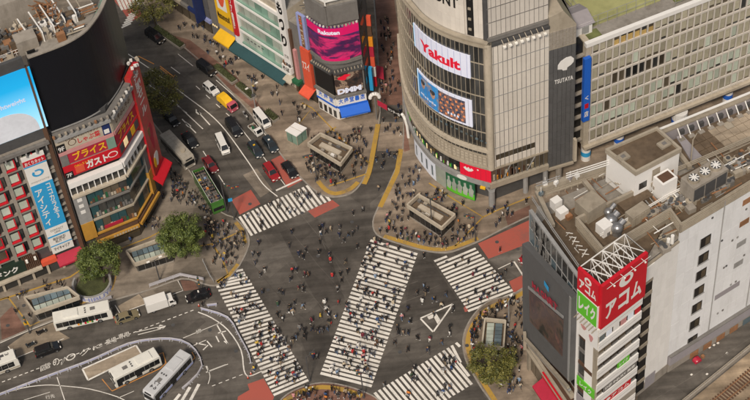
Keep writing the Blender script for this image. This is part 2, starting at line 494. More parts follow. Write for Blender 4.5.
    def awning(s, name, parent, u0, u1, zt, zb, depth, mat):
        a = [s.W(u0, zt, .02), s.W(u1, zt, .02), s.W(u1, zb, depth), s.W(u0, zb, depth)]
        b = [p - Vector((0, 0, .12)) for p in a]
        a2 = [p - Vector((0, 0, .35)) for p in a[2:]]
        v = a + b
        f = [(3, 2, 1, 0), (4, 5, 6, 7), (0, 1, 5, 4), (1, 2, 6, 5), (2, 3, 7, 6), (3, 0, 4, 7)]
        o = wmesh(name, v, f, mat, parent)
        s.box('valance', o, u0, u1, zb - .38, zb - .13, depth - .06, depth, mat)
        return o

# ================================================================== GROUND
Z1, Z2, Z3 = .008, .016, .024
road = put('road', mesh_from([(-900, -300, 0), (900, -300, 0), (900, 1400, 0), (-900, 1400, 0)], [(0, 1, 2, 3)], 'asphalt'), None, Matrix())
tag(road, kind='structure')
PV = .14
def pavement(name, pp, mat, world_pts=None, kerb=None):
    pts = [tuple(G(x, y, PV)[:2]) for x, y in pp] + list(world_pts or [])
    o = prism(name, None, pts, -.05, PV, 'kerb', mat)
    tag(o, kind='structure')
    if kerb:
        # kerb stones along the road edge, each a stone of its own
        P = [G(x, y, 0) for x, y in kerb]
        run = 0
        for i in range(len(P) - 1):
            d = P[i + 1] - P[i]; L = d.length
            n = max(1, round(L / 1.8))
            for k in range(n):
                a = P[i] + d * (k / n); b = P[i] + d * ((k + 1) / n - .03 / L)
                bar('kerb_stone', o, a + Vector((0, 0, PV / 2 + .002)), b + Vector((0, 0, PV / 2 + .002)), .26, 'kerb', PV + .02)
    return o
k_up = smooth_px([(128, -28), (147, 10), (163, 30), (200, 61), (232, 93), (262, 128), (285, 160), (306, 183), (322, 195), (338, 197), (352, 193), (362, 182), (369, 165), (376, 140), (380, 112), (379, 80), (377, 40), (374, 0), (371, -40)], 3)
pv_up = pavement('pavement', k_up, 'pavement', [(-30, 320), (-75, 320)], k_up)
k_qf = smooth_px([(402, 60), (403, 100), (403, 148), (393, 175), (379, 206), (373, 222), (377, 235), (396, 243), (420, 250), (446, 253), (466, 247), (484, 239), (505, 228), (535, 214), (575, 199), (640, 176), (700, 152)], 3)
pv_qf = pavement('pavement', k_qf, 'pavement', [(110, 235), (110, 330), (9, 330)], k_qf)
k_br = smooth_px([(560, 272), (529, 285), (510, 296), (492, 300), (479, 309), (468, 324), (463, 340), (465, 358), (473, 374), (482, 389), (492, 404), (500, 430), (505, 470)], 3)
pv_br = pavement('pavement', k_br, 'pavement', [(36, 138), (41, 158), (38, 176)], k_br)
k_l = smooth_px([(60, -60), (100, 20), (118, 70), (142, 108), (168, 142), (190, 172), (205, 195), (222, 213), (236, 219), (246, 231), (249, 245), (240, 265), (227, 280), (214, 286), (200, 283), (182, 279), (150, 290), (115, 300), (54, 320), (26, 331), (0, 342), (-60, 365)], 3)
pv_l = pavement('pavement', k_l, 'pavement_grey', [(-130, 190), (-130, 320)], k_l)
# bottom centre pavement (the station side)
k_bc = smooth_px([(270, 420), (282, 399), (300, 388), (322, 383), (345, 386), (366, 393), (380, 402), (392, 425)], 3)
pv_bc = pavement('pavement', k_bc, 'brick_paving', None, k_bc)
# paler plaza paving in front of the dark shops, upper left
psheet('plaza_paving', pv_up, [(171, 2), (181, -6), (203, 8), (213, 26), (205, 33), (190, 26)], PV + .008, 'bay_beige')
psheet('plaza_paving', pv_up, [(168, 34), (190, 40), (236, 76), (262, 108), (252, 108), (215, 76)], PV + .008, 'brick_paving')
psheet('street_paving', road, [(372, -60), (401, -60), (403, 105), (381, 105)], Z1, 'brick_paving')
psheet('street_paving', road, [(381, 122), (404, 122), (404, 147), (400, 151), (377, 151)], Z1, 'pavement')
psheet('brick_strip', pv_qf, [(405, 120), (410, 150), (404, 152), (403, 122)], PV + .008, 'brick_paving')
psheet('brick_strip', pv_qf, [(505, 216), (530, 205), (530, 216), (508, 226)], PV + .008, 'brick_paving')
psheet('brick_strip', pv_l, [(0, 318), (12, 306), (26, 330), (2, 340)], PV + .008, 'brick_paving')
# yellow guide strips on the pavements
for pv, pp, w in [
    (pv_up, [(378, 124), (373, 152), (369, 172), (364, 184)], .95), (pv_up, [(318, 181), (326, 190), (336, 193.5), (350, 189), (358, 182)], .9),
    (pv_up, [(329, 186), (345, 181), (366, 174)], .3), (pv_up, [(369, 163), (350, 147), (312, 108), (294, 130)], .3), (pv_up, [(336, 127), (326, 133)], .3),
    (pv_up, [(302, 103), (312, 108)], .3),
    (pv_qf, [(401, 149), (397, 172), (380, 207)], .95), (pv_qf, [(384, 236), (404, 242), (428, 248.5), (446, 249), (462, 244.5), (478, 238)], .85),
    (pv_qf, [(429, 183), (455, 200), (483, 217), (455, 246)], .3), (pv_qf, [(483, 217), (500, 209), (530, 197)], .3),
    (pv_br, [(529, 289), (512, 299), (497, 304), (484, 312), (473, 325), (468, 340), (470, 356), (478, 373), (487, 388), (496, 402)], .85),
    (pv_l, [(235.5, 222), (242, 230), (245, 243)], .75), (pv_l, [(241, 231), (226, 238), (212, 244), (200, 246)], .3),
    (pv_l, [(212, 244), (222, 258), (228, 274), (217, 282)], .3), (pv_l, [(238, 264), (229, 275), (217, 282)], .7),
    (pv_l, [(110, 292), (60, 312), (30, 326), (8, 297), (-20, 305)], .3), (pv_l, [(0, 300), (40, 287), (70, 277), (82, 269)], .35), (pv_l, [(112, 290), (120, 262), (117, 250), (150, 237), (165, 229)], .3),
    (pv_bc, [(284, 401), (302, 391), (322, 387), (345, 390), (362, 396)], .9)]:
    strip('guide_strip', pv, smooth_px(pp, 3) if len(pp) > 3 and w > .5 else pp, w, PV + .014, 'yellow_tile')

# ---- road surface: red patches, repairs, bays
for pp in ([(231.5, 200), (250.8, 189.6), (260.4, 204), (239.8, 214.6)], [(307.6, 211), (332.4, 200), (339.6, 205.6), (314.8, 217.6)],
           [(271, 160), (289, 151), (311.5, 175.5), (288, 188)], [(478, 243.5), (545, 213), (545, 237), (489, 259.5)], [(509, 281.5), (545, 264), (545, 276), (514, 293)],
           [(238, 396.5), (249.5, 389.8), (247.6, 384), (263.6, 378.4), (274, 397), (270, 408), (236, 408)], [(108, -6), (133, -6), (142, 16), (130, 22), (122, 10)],
           [(466, 305), (463.5, 308), (465, 312), (468.5, 311)]):
    psheet('red_surface', road, pp, Z1 - .003, 'red_paint')
PZ = Z1 + .0065
for pp, m in (([(243, 175), (257, 168.5), (272.5, 190), (260.5, 197.5)], 'pavement_grey'), ([(173, 68), (188, 58), (199, 67), (184, 77)], 'asphalt_old'),
              ([(118, 306), (139, 294), (147, 303), (122, 314)], 'bay_beige'), ([(140, 294), (178, 280), (183, 289), (148, 303)], 'pavement_grey'),
              ([(180, 280), (194, 281), (199, 289), (184, 291)], 'brick_paving'), ([(8, 346), (26, 333), (54, 322), (60, 332), (70, 338), (17, 357)], 'bay_beige'),
              ([(200, 100), (216, 92), (226, 104), (211, 113)], 'asphalt_old'), ([(280, 232), (318, 219), (345, 300), (322, 312)], 'asphalt_dark'),
              ([(250, 255), (292, 240), (298, 252), (256, 268)], 'asphalt_old'), ([(262, 216), (300, 200), (304, 206), (268, 224)], 'asphalt_dark'),
              ([(414, 258), (432, 262), (458, 300), (404, 318)], 'asphalt_dark'), ([(388, 330), (430, 316), (436, 322), (392, 338)], 'asphalt_old'),
              ([(488, 259), (545, 237), (545, 264), (508, 281)], 'asphalt_old'), ([(300, 338), (326, 320), (334, 352), (310, 362)], 'asphalt_dark')):
    PZ -= .0006; psheet('surface_patch', road, pp, PZ, m)

# ---- crosswalks: every stripe a piece of its own
def lerp(a, b, t): return (a[0] + (b[0] - a[0]) * t, a[1] + (b[1] - a[1]) * t)
def stripe(a, b, w):
    """a and b: pixel ends of the stripe's centre line; w metres"""
    A, B = G(*a, Z2), G(*b, Z2)
    j = R.uniform(-.03, .03)
    d = (B - A).normalized(); n = Vector((-d.y, d.x, 0)) * (w / 2)
    sheet('crosswalk_stripe', road, [A + n, B + n + d * j, B - n + d * j, A - n], 'white_paint')
def crosswalk(n, l0, l1, r0, r1, w=.5):
    for i in range(n):
        t = i / (n - 1)
        stripe(lerp(l0, l1, t), lerp(r0, r1, t), w)
crosswalk(34, (370.3, 240.3), (320.5, 373), (417.3, 254.4), (371.8, 386), .56)
crosswalk(19, (239.5, 216.5), (315, 181.5), (252, 235.5), (330, 200.8), .5)
stripe((434.3, 261.3), (447, 256.3), .5)
crosswalk(15, (437, 264.7), (468, 311), (475.7, 248.5), (515.5, 293), .5)
crosswalk(30, (216.5, 287), (273.5, 395), (250, 280.5), (308.4, 380), .5)
for a, b in (((236, 271.2), (243, 269.6)), ((235.5, 275.6), (244.6, 272.4)), ((228, 279), (245.5, 274.8)), ((222, 283.4), (247.5, 277.4))): stripe(a, b, .5)
for i in range(22):
    t = (456 - 4.28 * i, 342.7 + 2.62 * i)
    if i == 0: e = (460, 346.6)
    elif i == 1: e = (460.5, 362.5)
    elif i == 2: e = (469, 376)
    else: e = (t[0] + 28.6, t[1] + 34)
    stripe(t, e, .52)
for i in range(6): stripe((117 + i * 3.4, -2 - i * .6), (122.5 + i * 3.4, 10 - i * .6), .55)
for i in range(6): stripe((121 + i * 1.5, 28 - i * 2.6), (131 + i * 1.5, 23.4 - i * 2.6), .45)
for i in range(8): stripe((56 + i * 3.6, 12 - i * .7), (61 + i * 3.4, 22 - i * 1.0), .6)

# ---- lane lines
def line(pp, w=.16, mat='white_paint', name='lane_line', z=Z3): strip(name, road, pp, w, z, mat)
def dashes(a, b, n, fill=.5, w=.16, mat='white_paint'):
    for i in range(n):
        line([lerp(a, b, (i) / n), lerp(a, b, (i + fill) / n)], w, mat)
line(smooth_px([(128, 54), (156, 73), (186, 96), (209, 113.5), (226, 131), (249, 163), (263, 184), (277.5, 196.5)], 4), .2)
line([(276, 190.5), (310.5, 174.6)], .4, name='stop_line')
line(smooth_px([(216, 80), (236, 98), (252, 116), (270, 141), (290, 164), (303, 178)], 3), .15)
line(smooth_px([(178, 54), (193, 66)], 1), .15)
dashes((171, 67), (183, 76), 1, .75); dashes((196, 86), (236, 122), 4, .4)
line(smooth_px([(236, 122), (258, 150), (285, 185)], 3), .15)
line([(144, 81), (187, 113)], .16); line([(172, 100), (203, 129)], .2); dashes((203, 151), (234, 199), 2, .42)
line([(182, 119), (196, 133)], .24); line([(197, 110.5), (210, 125)], .24)
for x, y in ((189, 126), (199, 113.5)):
    psheet('lane_arrow', road, [(x - 3.4, y - 4.6), (x + 2.6, y + .2), (x - .8, y + 1.2), (x - 3.2, y - .8)], Z3, 'white_paint')
line([(138, 56), (154, 64)], .22, 'orange_paint'); line([(160, 66), (174, 77), (175, 75)], .2, 'orange_paint'); line([(160, 68), (173, 78.5)], .2, 'orange_paint')
# triangle guide mark in the crossing
for a, b in (((420.5, 318.2), (452.5, 304)), ((453, 304), (433.5, 331.5)), ((433, 331.8), (420.5, 318.6))): line([a, b], .3, name='triangle_mark')
psheet('triangle_mark', road, [(427, 316.5), (436, 313), (440.5, 320), (437.5, 324), (434, 317.5), (429, 319.5)], Z3, 'white_paint')
line([(498, 269), (513.5, 261.6)], .16); line([(514, 261.5), (526, 280)], .3, name='stop_line')
# bottom left: bus roads
line(smooth_px([(0, 343), (30, 330), (54, 320.5)], 2), .14); line([(115, 315), (147, 303.5), (183, 290.5), (177, 279)], .14)
line([(115, 305), (121, 315)], .14); line([(8, 346.5), (17, 357.5), (64, 338.5)], .14)
dashes((2, 382), (196, 309), 34, .55, .16)
line([(183, 338), (222, 322)], .12); line([(190, 347), (206, 340)], .14); line([(206, 372.5), (228, 364)], .14); dashes((206, 372), (228, 363.6), 1, .9)
line(smooth_px([(-4, 396), (22, 388), (45, 385), (62, 385.8), (90, 389), (118, 397), (130, 404)], 3), .16)
line([(57, 377), (66, 404)], .15); line([(118, 398), (134, 391)], .12); line([(24, 400), (50, 392)], .12)
dashes((212, 386), (246, 373), 5, .5, .14)
for x, y in ((160, 322),):
    line([(136, 332), (165, 325.5)], .14); line([(138, 334.6), (164, 328)], .14)
    psheet('lane_arrow', road, [(160, 324.6), (166, 325.8), (163, 329), (157, 328.4)], Z3, 'white_paint')
for a, b in (((181, 402), (190, 387)), ((190, 401), (199, 384)), ((172, 404), (180, 394))): line([a, b], .55, name='hatch_mark')
for a, b in (((196, 343), (206, 345)), ((207, 341), (212, 347)), ((208, 345), (203, 350)), ((216, 336), (219, 342)), ((218, 333), (226, 331)), ((206, 366), (209, 372)), ((217, 325), (228, 344)), ((228, 344), (224, 341))):
    line([a, b], .22, name='lane_arrow')
line(smooth_px([(207, 366), (210, 376), (208, 384)], 3), .12)
# platform island between the bus roads
isl = prism('pavement', None, [tuple(G(x, y, PV)[:2]) for x, y in ((82, 369), (136, 345), (142, 353.5), (88, 380.5))], -.05, PV, 'kerb', 'bay_beige')
tag(isl, kind='structure')
for a, b in (((82.4, 369), (135.7, 345.4)), ((82.4, 369), (88, 380)), ((88, 380), (141, 354)), ((136, 345.4), (141.4, 353.6))):
    strip('edge_stone', isl, [a, b], .3, PV + .01, 'white_paint')
for pp in ([(104, 370), (110, 388.5), (160, 360.5), (159.5, 352)], ):
    line([(102, 379), (112, 391), (160, 368.5), (166, 363), (163, 352.5), (157, 355)], .18, 'orange_paint', 'bay_line')
    line([(145, 394), (154, 402), (195, 357.5), (192, 352)], .18, 'orange_paint', 'bay_line')
# lettering painted on the carriageway
def road_text(s, o, ex, ey, mat='white_paint', bold=.0):
    V, F = text_mesh(s, bold)
    O = G(*o, Z3); X = (G(*ex, Z3) - O) * .86; Y = (G(*ey, Z3) - O) * .82
    wmesh('road_lettering', [O + X * x + Y * y for x, y in V], F, mat, road)
road_text('臨', (40.5, 372), (51.5, 367), (40.5, 364.5)); road_text('の', (53.5, 366.5), (61, 363.5), (52, 358.5)); road_text('り', (61, 366.5), (66, 358), (61, 362))
road_text('O', (66, 362), (77.5, 357.5), (65.5, 354.5)); road_text('ク', (80, 357), (92, 350.5), (78.5, 351)); road_text('に', (93, 350.5), (104, 345.5), (92.5, 346))
road_text('乗場', (106.5, 345.2), (118.5, 341), (105, 339)); road_text('専用', (119, 339.5), (131, 335.5), (118, 333.5))
road_text('行先', (46, 399.5), (56.5, 397), (45, 395), 'white_paint', .0)
road_text('線', (197, 334), (203, 331), (195, 330))
# tar seams and old joints in the carriageway
for pp in ([(262, 232), (330, 318)], [(283, 222), (352, 305)], [(300, 214), (372, 300)], [(252, 262), (318, 345)], [(398, 300), (440, 285)], [(384, 342), (448, 316)], [(396, 372), (452, 338)], [(404, 352), (420, 372)], [(205, 130), (240, 180)], [(230, 145), (262, 188)], [(240, 300), (300, 285)], [(60, 360), (140, 332)], [(150, 330), (205, 318)], [(70, 395), (140, 375)]):
    q = [lerp(pp[0], pp[1], k / 6) for k in range(7)]; q = [(x + R.uniform(-.5, .5), y + R.uniform(-.5, .5)) for x, y in q]
    strip('tar_seam', road, q, R.uniform(.06, .12), Z3 - .004, R.choice(['asphalt_dark', 'asphalt_old', 'asphalt_dark']))
for pp in ([(318, 232), (326, 250)], [(336, 262), (350, 285)], [(388, 292), (418, 281)], [(398, 304), (430, 292)], [(264, 330), (300, 312)]):
    strip('faded_line', road, pp, .16, Z3 - .003, 'asphalt_old')
# manhole covers, each a round plate
for x, y in ((250, 204), (236, 189), (302, 213), (318, 256), (385, 245.5), (497, 242), (518, 249), (236, 351), (173, 325), (268, 290), (352, 222), (437, 301), (400, 352), (24, 306), (8, 326), (118, 322), (467, 346), (447, 262), (210, 330), (404, 332)):
    c = G(x, y, 0)
    zz = PV if (x, y) in ((24, 306), (8, 326), (467, 346)) else 0
    tube('manhole_cover', road, c + Vector((0, 0, zz)), c + Vector((0, 0, zz + .03)), .36, 'dark_metal', 14)
# railway at the lower right
RA, RB = G(700, 412), G(758, 364)
rd = (RB - RA).normalized(); rn = Vector((-rd.y, rd.x, 0))
rl = sheet('railway_ballast', None, [p + Vector((0, 0, Z1)) for p in (RA - rd * 40 + rn * 2.6, RB + rd * 70 + rn * 2.6, RB + rd * 70 - rn * 12, RA - rd * 40 - rn * 12)], 'ballast'); tag(rl, kind='structure')
for off in (0.0, -1.5):
    for w_ in (0,):
        a = RA + rn * off - rd * 38; b = RB + rn * off + rd * 68
        bar('rail', rl, a + Vector((0, 0, .24)), b + Vector((0, 0, .24)), .09, 'rust', .16)
for i in range(140):
    c = RA - rd * 20 + rd * (.62 * i) + rn * -.75
    block('sleeper', rl, c + Vector((0, 0, .08)), (2.4, .24, .16), 'brown', math.atan2(rn.y, rn.x))
for off in (-3.9, -5.4):
    bar('rail', rl, RA + rn * off - rd * 38 + Vector((0, 0, .24)), RB + rn * off + rd * 68 + Vector((0, 0, .24)), .09, 'rust', .16)
for i in range(140):
    block('sleeper', rl, RA - rd * 20 + rd * (.62 * i) + rn * -4.65 + Vector((0, 0, .08)), (2.4, .24, .16), 'brown', math.atan2(rn.y, rn.x))
wl_ = thing('railway_fence', 'low concrete wall with rail running along the railway track', 'fence', G(716, 378))
fA, fB = RA - rd * 20 + rn * 3.0, RB + rd * 40 + rn * 3.0
fd = (fB - fA); 
bar('wall', wl_, fA + Vector((0, 0, .4)), fB + Vector((0, 0, .4)), .3, 'concrete', .8)
bar('top_rail', wl_, fA + Vector((0, 0, 1.45)), fB + Vector((0, 0, 1.45)), .1, 'beige_metal', .1)
for i in range(41):
    p = fA + fd * (i / 40); tube('post', wl_, p + Vector((0, 0, .8)), p + Vector((0, 0, 1.45)), .05, 'beige_metal', 6)

# ================================================================== GLASS TOWER WITH THE CURVED FRONT
def railing(parent, pts, z, h=1.1, mat='beige_metal', step=1.6):
    for i in range(len(pts) - 1):
        a, b = Vector((pts[i][0], pts[i][1], z)), Vector((pts[i + 1][0], pts[i + 1][1], z))
        L = (b - a).length
        for k in (.5, 1.0): bar('handrail', parent, a + Vector((0, 0, h * k)), b + Vector((0, 0, h * k)), .07, mat)
        n = max(1, int(L / step))
        for j in range(n + 1):
            p = a + (b - a) * (j / n)
            bar('rail_post', parent, p, p + Vector((0, 0, h)), .07, mat)
def parapet(parent, pts, z, h, t, mat):
    for i in range(len(pts) - 1):
        a, b = Vector((pts[i][0], pts[i][1], z + h / 2)), Vector((pts[i + 1][0], pts[i + 1][1], z + h / 2))
        d = (b - a).normalized() * (t / 2 - .004 * i)
        bar('parapet', parent, a - d, b + d, t, mat, h - .003 * i)

CR = (21.9, 202.3); ER = (32.8, 205.5); FR_ = (37.75, 206.7)
qarc = Face([(8.3, 236), (7.9, 228), (8.1, 222), (9.0, 217.1), (10.4, 213.4), (12.0, 210.2), (14.7, 207.0), (18.3, 204.3), CR], 5)
qs = Face([CR, ER]); qw = Face([ER, FR_])
tw = thing('glass_tower', 'tall curved glass tower with two big video screens facing the crossing', 'building', (22, 212, 0))
def ring(off):
    P = [qarc.pt(u, off) for u in [qarc.L * i / 40 for i in range(41)]]
    a = qs.pt(0, off); b = qs.pt(qs.L, off)
    return [(p.x, p.y) for p in P] + [(b.x, b.y), (b.x + 3, 236)]
prism('ground_floor', tw, ring(-1.9), 0, 5.9, 'dark_metal')
prism('core', tw, ring(-.35), 6.2, 40.8, 'black')
prism('floor_slab', tw, ring(.35), 5.35, 6.5, 'grey_metal')
NP = 44; DU = qarc.L / NP
lev = [15.4, 19.4, 24.0, 28.4, 32.4, 36.3, 40.6]
i0 = 11
for i in range(i0, NP):
    u0, u1 = i * DU, (i + 1) * DU
    for a, b in zip(lev[:-1], lev[1:]):
        qarc.box('window_pane', tw, u0 + .05, u1 - .05, a + .12, b - .02, -.3, -.06, 'glass_dark')
    qarc.box('mullion', tw, u1 - .035, u1 + .035, 10.2, 40.6, -.1, .07, 'beige_metal')
    # lower storeys
    qarc.box('louvre_panel', tw, u0 + .05, u1 - .05, 10.6, 13.3, -.3, .02, 'beige_metal')
    for k in range(3): qarc.box('lit_slat', tw, u0 + .18, u1 - .18, 11.0 + k * .75, 11.28 + k * .75, .02, .06, 'cream')
    qarc.box('window_pane', tw, u0 + .05, u1 - .05, 13.35, 14.6, -.3, -.1, 'glass_dark')
    pn = qarc.box('window_pane', tw, u0 + .05, u1 - .05, 6.7, 10.1, -.3, -.08, 'glass_dark')
    for k in range(2):
        q = u0 + R.uniform(.2, .8) * DU
        qarc.box('cafe_seat', tw, q - .16, q + .16, 6.9 + .1, 7.0 + R.uniform(.5, 1.3), -.08, -.02, R.choice(['lit_warm', 'deep_green', 'brown', 'white', 'green', 'mid_grey']))
for z in lev[1:-1]: qarc.band('transom', tw, i0 * DU, qarc.L, z - .05, z + .05, -.1, .1, 'beige_metal')
qarc.band('ledge', tw, 0, qarc.L, 14.65, 15.35, -.3, .5, 'cream')
qarc.band('ledge', tw, 0, qarc.L, 13.3, 13.42, -.3, .25, 'beige_metal')
qarc.band('ledge', tw, 0, qarc.L, 10.1, 10.55, -.3, .4, 'beige_metal')
qarc.band('ledge', tw, 0, qarc.L, 40.65, 40.95, -.4, .6, 'beige_metal')
qarc.band('ledge', tw, 0, qarc.L, 41.45, 41.75, -.4, .45, 'beige_metal')
prism('roof_storey', tw, ring(-.75), 40.9, 55, 'cream_panel', 'roof_grey')
# upper wall: panels, a dark slot, the name
u_s0, _ = qarc.at(466, 15); u_s1, _ = qarc.at(469.5, 15)
for i in range(i0, NP):
    u0, u1 = i * DU, (i + 1) * DU
    if u1 > u_s0 and u0 < u_s1 + .3: continue
    for k in range(4):
        qarc.box('wall_panel', tw, u0 + .015, u1 - .015, 41.8 + k * 3.2, 44.96 + k * 3.2, -.8, -.5, 'pale_panel')
qarc.band('slot', tw, u_s0 - .2, u_s1 + .4, 41.8, 54.6, -.8, -.62, 'black')
for k in range(5): qarc.box('slot_lamp', tw, u_s0 + .1, u_s1, 43 + k * 2.3, 43.5 + k * 2.3, -.62, -.5, 'beige_metal')
uT, zT = qarc.at(457, 13); _, zt2 = qarc.at(456, 1)
qarc.text('lettering', tw, 'QFRONT', uT - 9.6, uT, zT, zt2 + .2, -.46, 'black', .03)
qarc.disc('letter_dot', tw, uT - 4.2, zt2 - .1, .5, .4, -.44, 'red')
# screens
def qscreen(tl, bl, tr, br, mat, name='video_screen'):
    a = qarc.at(*tl); b = qarc.at(*bl); c = qarc.at(*tr); d = qarc.at(*br)
    u0, u1 = (a[0] + b[0]) / 2, (c[0] + d[0]) / 2
    z1, z0 = (a[1] + c[1]) / 2, (b[1] + d[1]) / 2
    n = max(2, round((u1 - u0) / 1.1))
    s = qarc.band(name, tw, u0, u1, z0, z1, -.02, .19, mat)
    return s, u0, u1, z0, z1
s1, u0, u1, z0, z1 = qscreen((414, 23.7), (415.6, 46.4), (470.3, 54), (470.8, 76.8), 'screen_white')
qarc.text('lettering', s1, 'Yakult', u0 + (u1 - u0) * .17, u0 + (u1 - u0) * .86, z0 + (z1 - z0) * .22, z0 + (z1 - z0) * .66, .215, 'screen_red', .045)
for k in range(11):
    uu = u0 + (u1 - u0) * (k + .5) / 11
    qarc.box('screen_joint', s1, uu - .035, uu + .035, z0, z1, .19, .2, 'lilac')
qarc.band('screen_edge', s1, u0, u0 + .35, z0, z1, .19, .2, 'screen_pale_blue')
s2, u0, u1, z0, z1 = qscreen((417.5, 69.3), (420.4, 97.6), (472, 98.4), (473, 124), 'screen_white')
W_ = u1 - u0; H_ = z1 - z0
qarc.band('screen_edge', s2, u0, u0 + .4, z0, z1, .19, .2, 'screen_pale_blue')
qarc.band('screen_picture', s2, u0 + .03 * W_, u0 + .47 * W_, z0 + .02 * H_, z0 + .93 * H_, .19, .205, 'art_blue')
qarc.band('screen_picture', s2, u0 + .47 * W_, u0 + .9 * W_, z0 + .07 * H_, z0 + .90 * H_, .19, .205, 'art_team')
for x, z in ((.15, .62), (.36, .55)):
    qarc.disc('portrait', s2, u0 + x * W_, z0 + z * H_, .62, .85, .225, 'screen_skin', wob=.06)
    qarc.disc('portrait_hair', s2, u0 + x * W_, z0 + (z + .09) * H_, .66, .55, .235, 'screen_dark', wob=.08)
qarc.text('lettering', s2, 'FOOTBALL', u0 + .08 * W_, u0 + .44 * W_, z0 + .18 * H_, z0 + .27 * H_, .23, 'screen_white', .03) if False else None
for k in range(7): qarc.box('caption_mark', s2, u0 + (.08 + .05 * k) * W_, u0 + (.115 + .05 * k) * W_, z0 + .2 * H_, z0 + (.25 + .03 * (k % 2)) * H_, .205, .225, 'screen_white')
for r in range(5):
    for c in range(5):
        qarc.disc('picture_dot', s2, u0 + (.51 + .085 * c + .03 * (r % 2)) * W_, z0 + (.16 + .155 * r) * H_, .26, .27, .225, 'screen_orange', 10, wob=.2, ph=r + c)
for k in range(4): qarc.box('caption_mark', s2, u0 + (.62 + .05 * k) * W_, u0 + (.65 + .05 * k) * W_, z0 + .2 * H_, z0 + .28 * H_, .225, .245, 'screen_white')
for k in range(10):
    uu = u0 + W_ * (k + .5) / 10
    qarc.box('screen_joint', s2, uu - .025, uu + .025, z0, z1, .245, .252, 'grey_metal')
# pale lettering under the second screen
for k in range(12):
    uu, zz = qarc.at(432 + k * 5.0, 116 + k * 2.4)
    qarc.box('lettering', tw, uu - .25, uu + .25, zz - .4 + .1 * (k % 3), zz + .15, .17, .185, 'glass_blue')
# red sign by the corner
a = qarc.at(460.5, 160); b = qarc.at(489.5, 171.5)
rs = qarc.band('red_sign', tw, a[0], qarc.L - .1, 6.75, 10.2, .05, .3, 'screen_red')
um = a[0] + (qarc.L - a[0]) * .28
for q in ([(-.9, .3), (-.55, .7), (-.3, .35), (0, .75), (.3, .35), (.55, .7), (.9, .3), (.55, -.15), (0, -.4), (-.55, -.15)],):
    qarc.poly('emblem', rs, [(um + x * 1.15, 8.6 + z * 1.0) for x, z in q], .33, 'white')
qarc.disc('emblem_dot', rs, um + 1.9, 9.35, .18, .18, .33, 'white', 8)
for k in range(1, 6):
    uu = a[0] + (qarc.L - a[0]) * k / 6
    qarc.box('sign_joint', rs, uu - .03, uu + .03, 6.75, 10.2, .3, .31, 'crimson')
# shop window panels at street level
def uq(px, py): return qarc.at(px, py)[0]
edges = [uq(416, 158), uq(421, 168), uq(426, 175), uq(431, 181), uq(437, 186)]
for e0, e1 in zip(edges[:-1], edges[1:]):
    p = qarc.band('shop_panel', tw, e0 + .05, e1 - .05, .3, 5.3, -.2, .12, 'screen_grey')
    m_ = (e0 + e1) / 2
    qarc.box('poster_figure', p, m_ - .25, m_ + .25, 1.2, 3.9, .12, .15, 'glass_blue')
pg = qarc.band('shop_panel', tw, edges[-1] + .05, uq(447, 191), .3, 5.3, -.2, .12, 'glass_pale')
g0, g1 = uq(447, 191) + .1, uq(475.5, 201)
pg = qarc.band('green_poster', tw, g0, g1, .2, 5.2, -.2, .14, 'deep_green')
qarc.band('poster_field', pg, g0 + .1, g1 - .1, .3, 1.9, .14, .155, 'green')
for k in range(5):
    uu = g0 + (g1 - g0) * (k + .55) / 5.2
    qarc.poly('poster_figure', pg, [(uu - .45, 1.2), (uu - .5, 3.0), (uu - .2, 3.4), (uu - .25, 4.3), (uu + .2, 4.4), (uu + .25, 3.4), (uu + .6, 2.9), (uu + .35, 1.0)], .18, 'glass_pale')
qarc.disc('oval_sign', tw, uq(463, 177), 6.0, 1.05, .55, .48, 'white', 20, .1)
qarc.box('taxi_sign', tw, qarc.L - 2.2, qarc.L - 1.2, 4.7, 5.2, .2, .6, 'yellow')
# side wall with pale panels
NS = 13; DS = qs.L / NS
for i in range(NS):
    u0, u1 = i * DS, (i + 1) * DS
    for a, b in zip([10.3] + lev[:-1], lev):
        if a < 11 and 1 <= i <= 9:
            qs.box('window_pane', tw, u0 + .03, u1 - .03, 12.1, 13.5, -.3, -.1, 'glass_brown')
            qs.box('wall_panel', tw, u0 + .012, u1 - .012, 10.4, 12.05, -.3, 0, 'pale_panel')
            qs.box('wall_panel', tw, u0 + .012, u1 - .012, 13.55, b - .02, -.3, 0, 'pale_panel')
        else:
            qs.box('wall_panel', tw, u0 + .012, u1 - .012, a + .02, b - .02, -.3, R.uniform(-.01, .01), 'pale_panel')
    for k in range(4): qs.box('wall_panel', tw, u0 + .012, u1 - .012, 42.4 + k * 3.2, 45.56 + k * 3.2, -.8, -.45, 'cream_panel')
    qs.box('window_pane', tw, u0 + .03, u1 - .03, 6.7, 9.9, -.3, -.1, 'glass_brown')
    if i < 10:
        for k in range(2):
            q = u0 + R.uniform(.2, .8) * DS; qs.box('cafe_seat', tw, q - .2, q + .2, 6.9, 7.4 + R.uniform(.2, 1.6), -.1, -.04, R.choice(['lit_warm', 'brown', 'cream', 'orange', 'mid_grey']))
    if i: qs.box('mullion', tw, u0 - .035, u0 + .035, 6.6, 40.6, -.05, .07, 'mid_grey')
for z in (45.6, 48.8, 52.0): qs.box('transom', tw, 0, qs.L, z - .06, z + .06, -.6, -.38, 'mid_grey')
for i in range(1, NS): qs.box('mullion', tw, i * DS - .03, i * DS + .03, 42.4, 55, -.6, -.4, 'mid_grey')
for z in lev[:-1]: qs.box('transom', tw, 0, qs.L, z - .05, z + .05, -.1, .1, 'grey_metal')
qs.box('ledge', tw, 0, qs.L, 9.95, 10.3, -.3, .2, 'beige_metal')
qs.box('ledge', tw, -.5, qs.L, 5.3, 6.55, -.3, .42, 'beige_metal')
qs.box('ledge', tw, 0, qs.L, 40.65, 41.2, -.6, .3, 'dark_metal')
qs.box('ledge', tw, 0, qs.L, 41.5, 42.3, -.7, -.1, 'mid_grey')
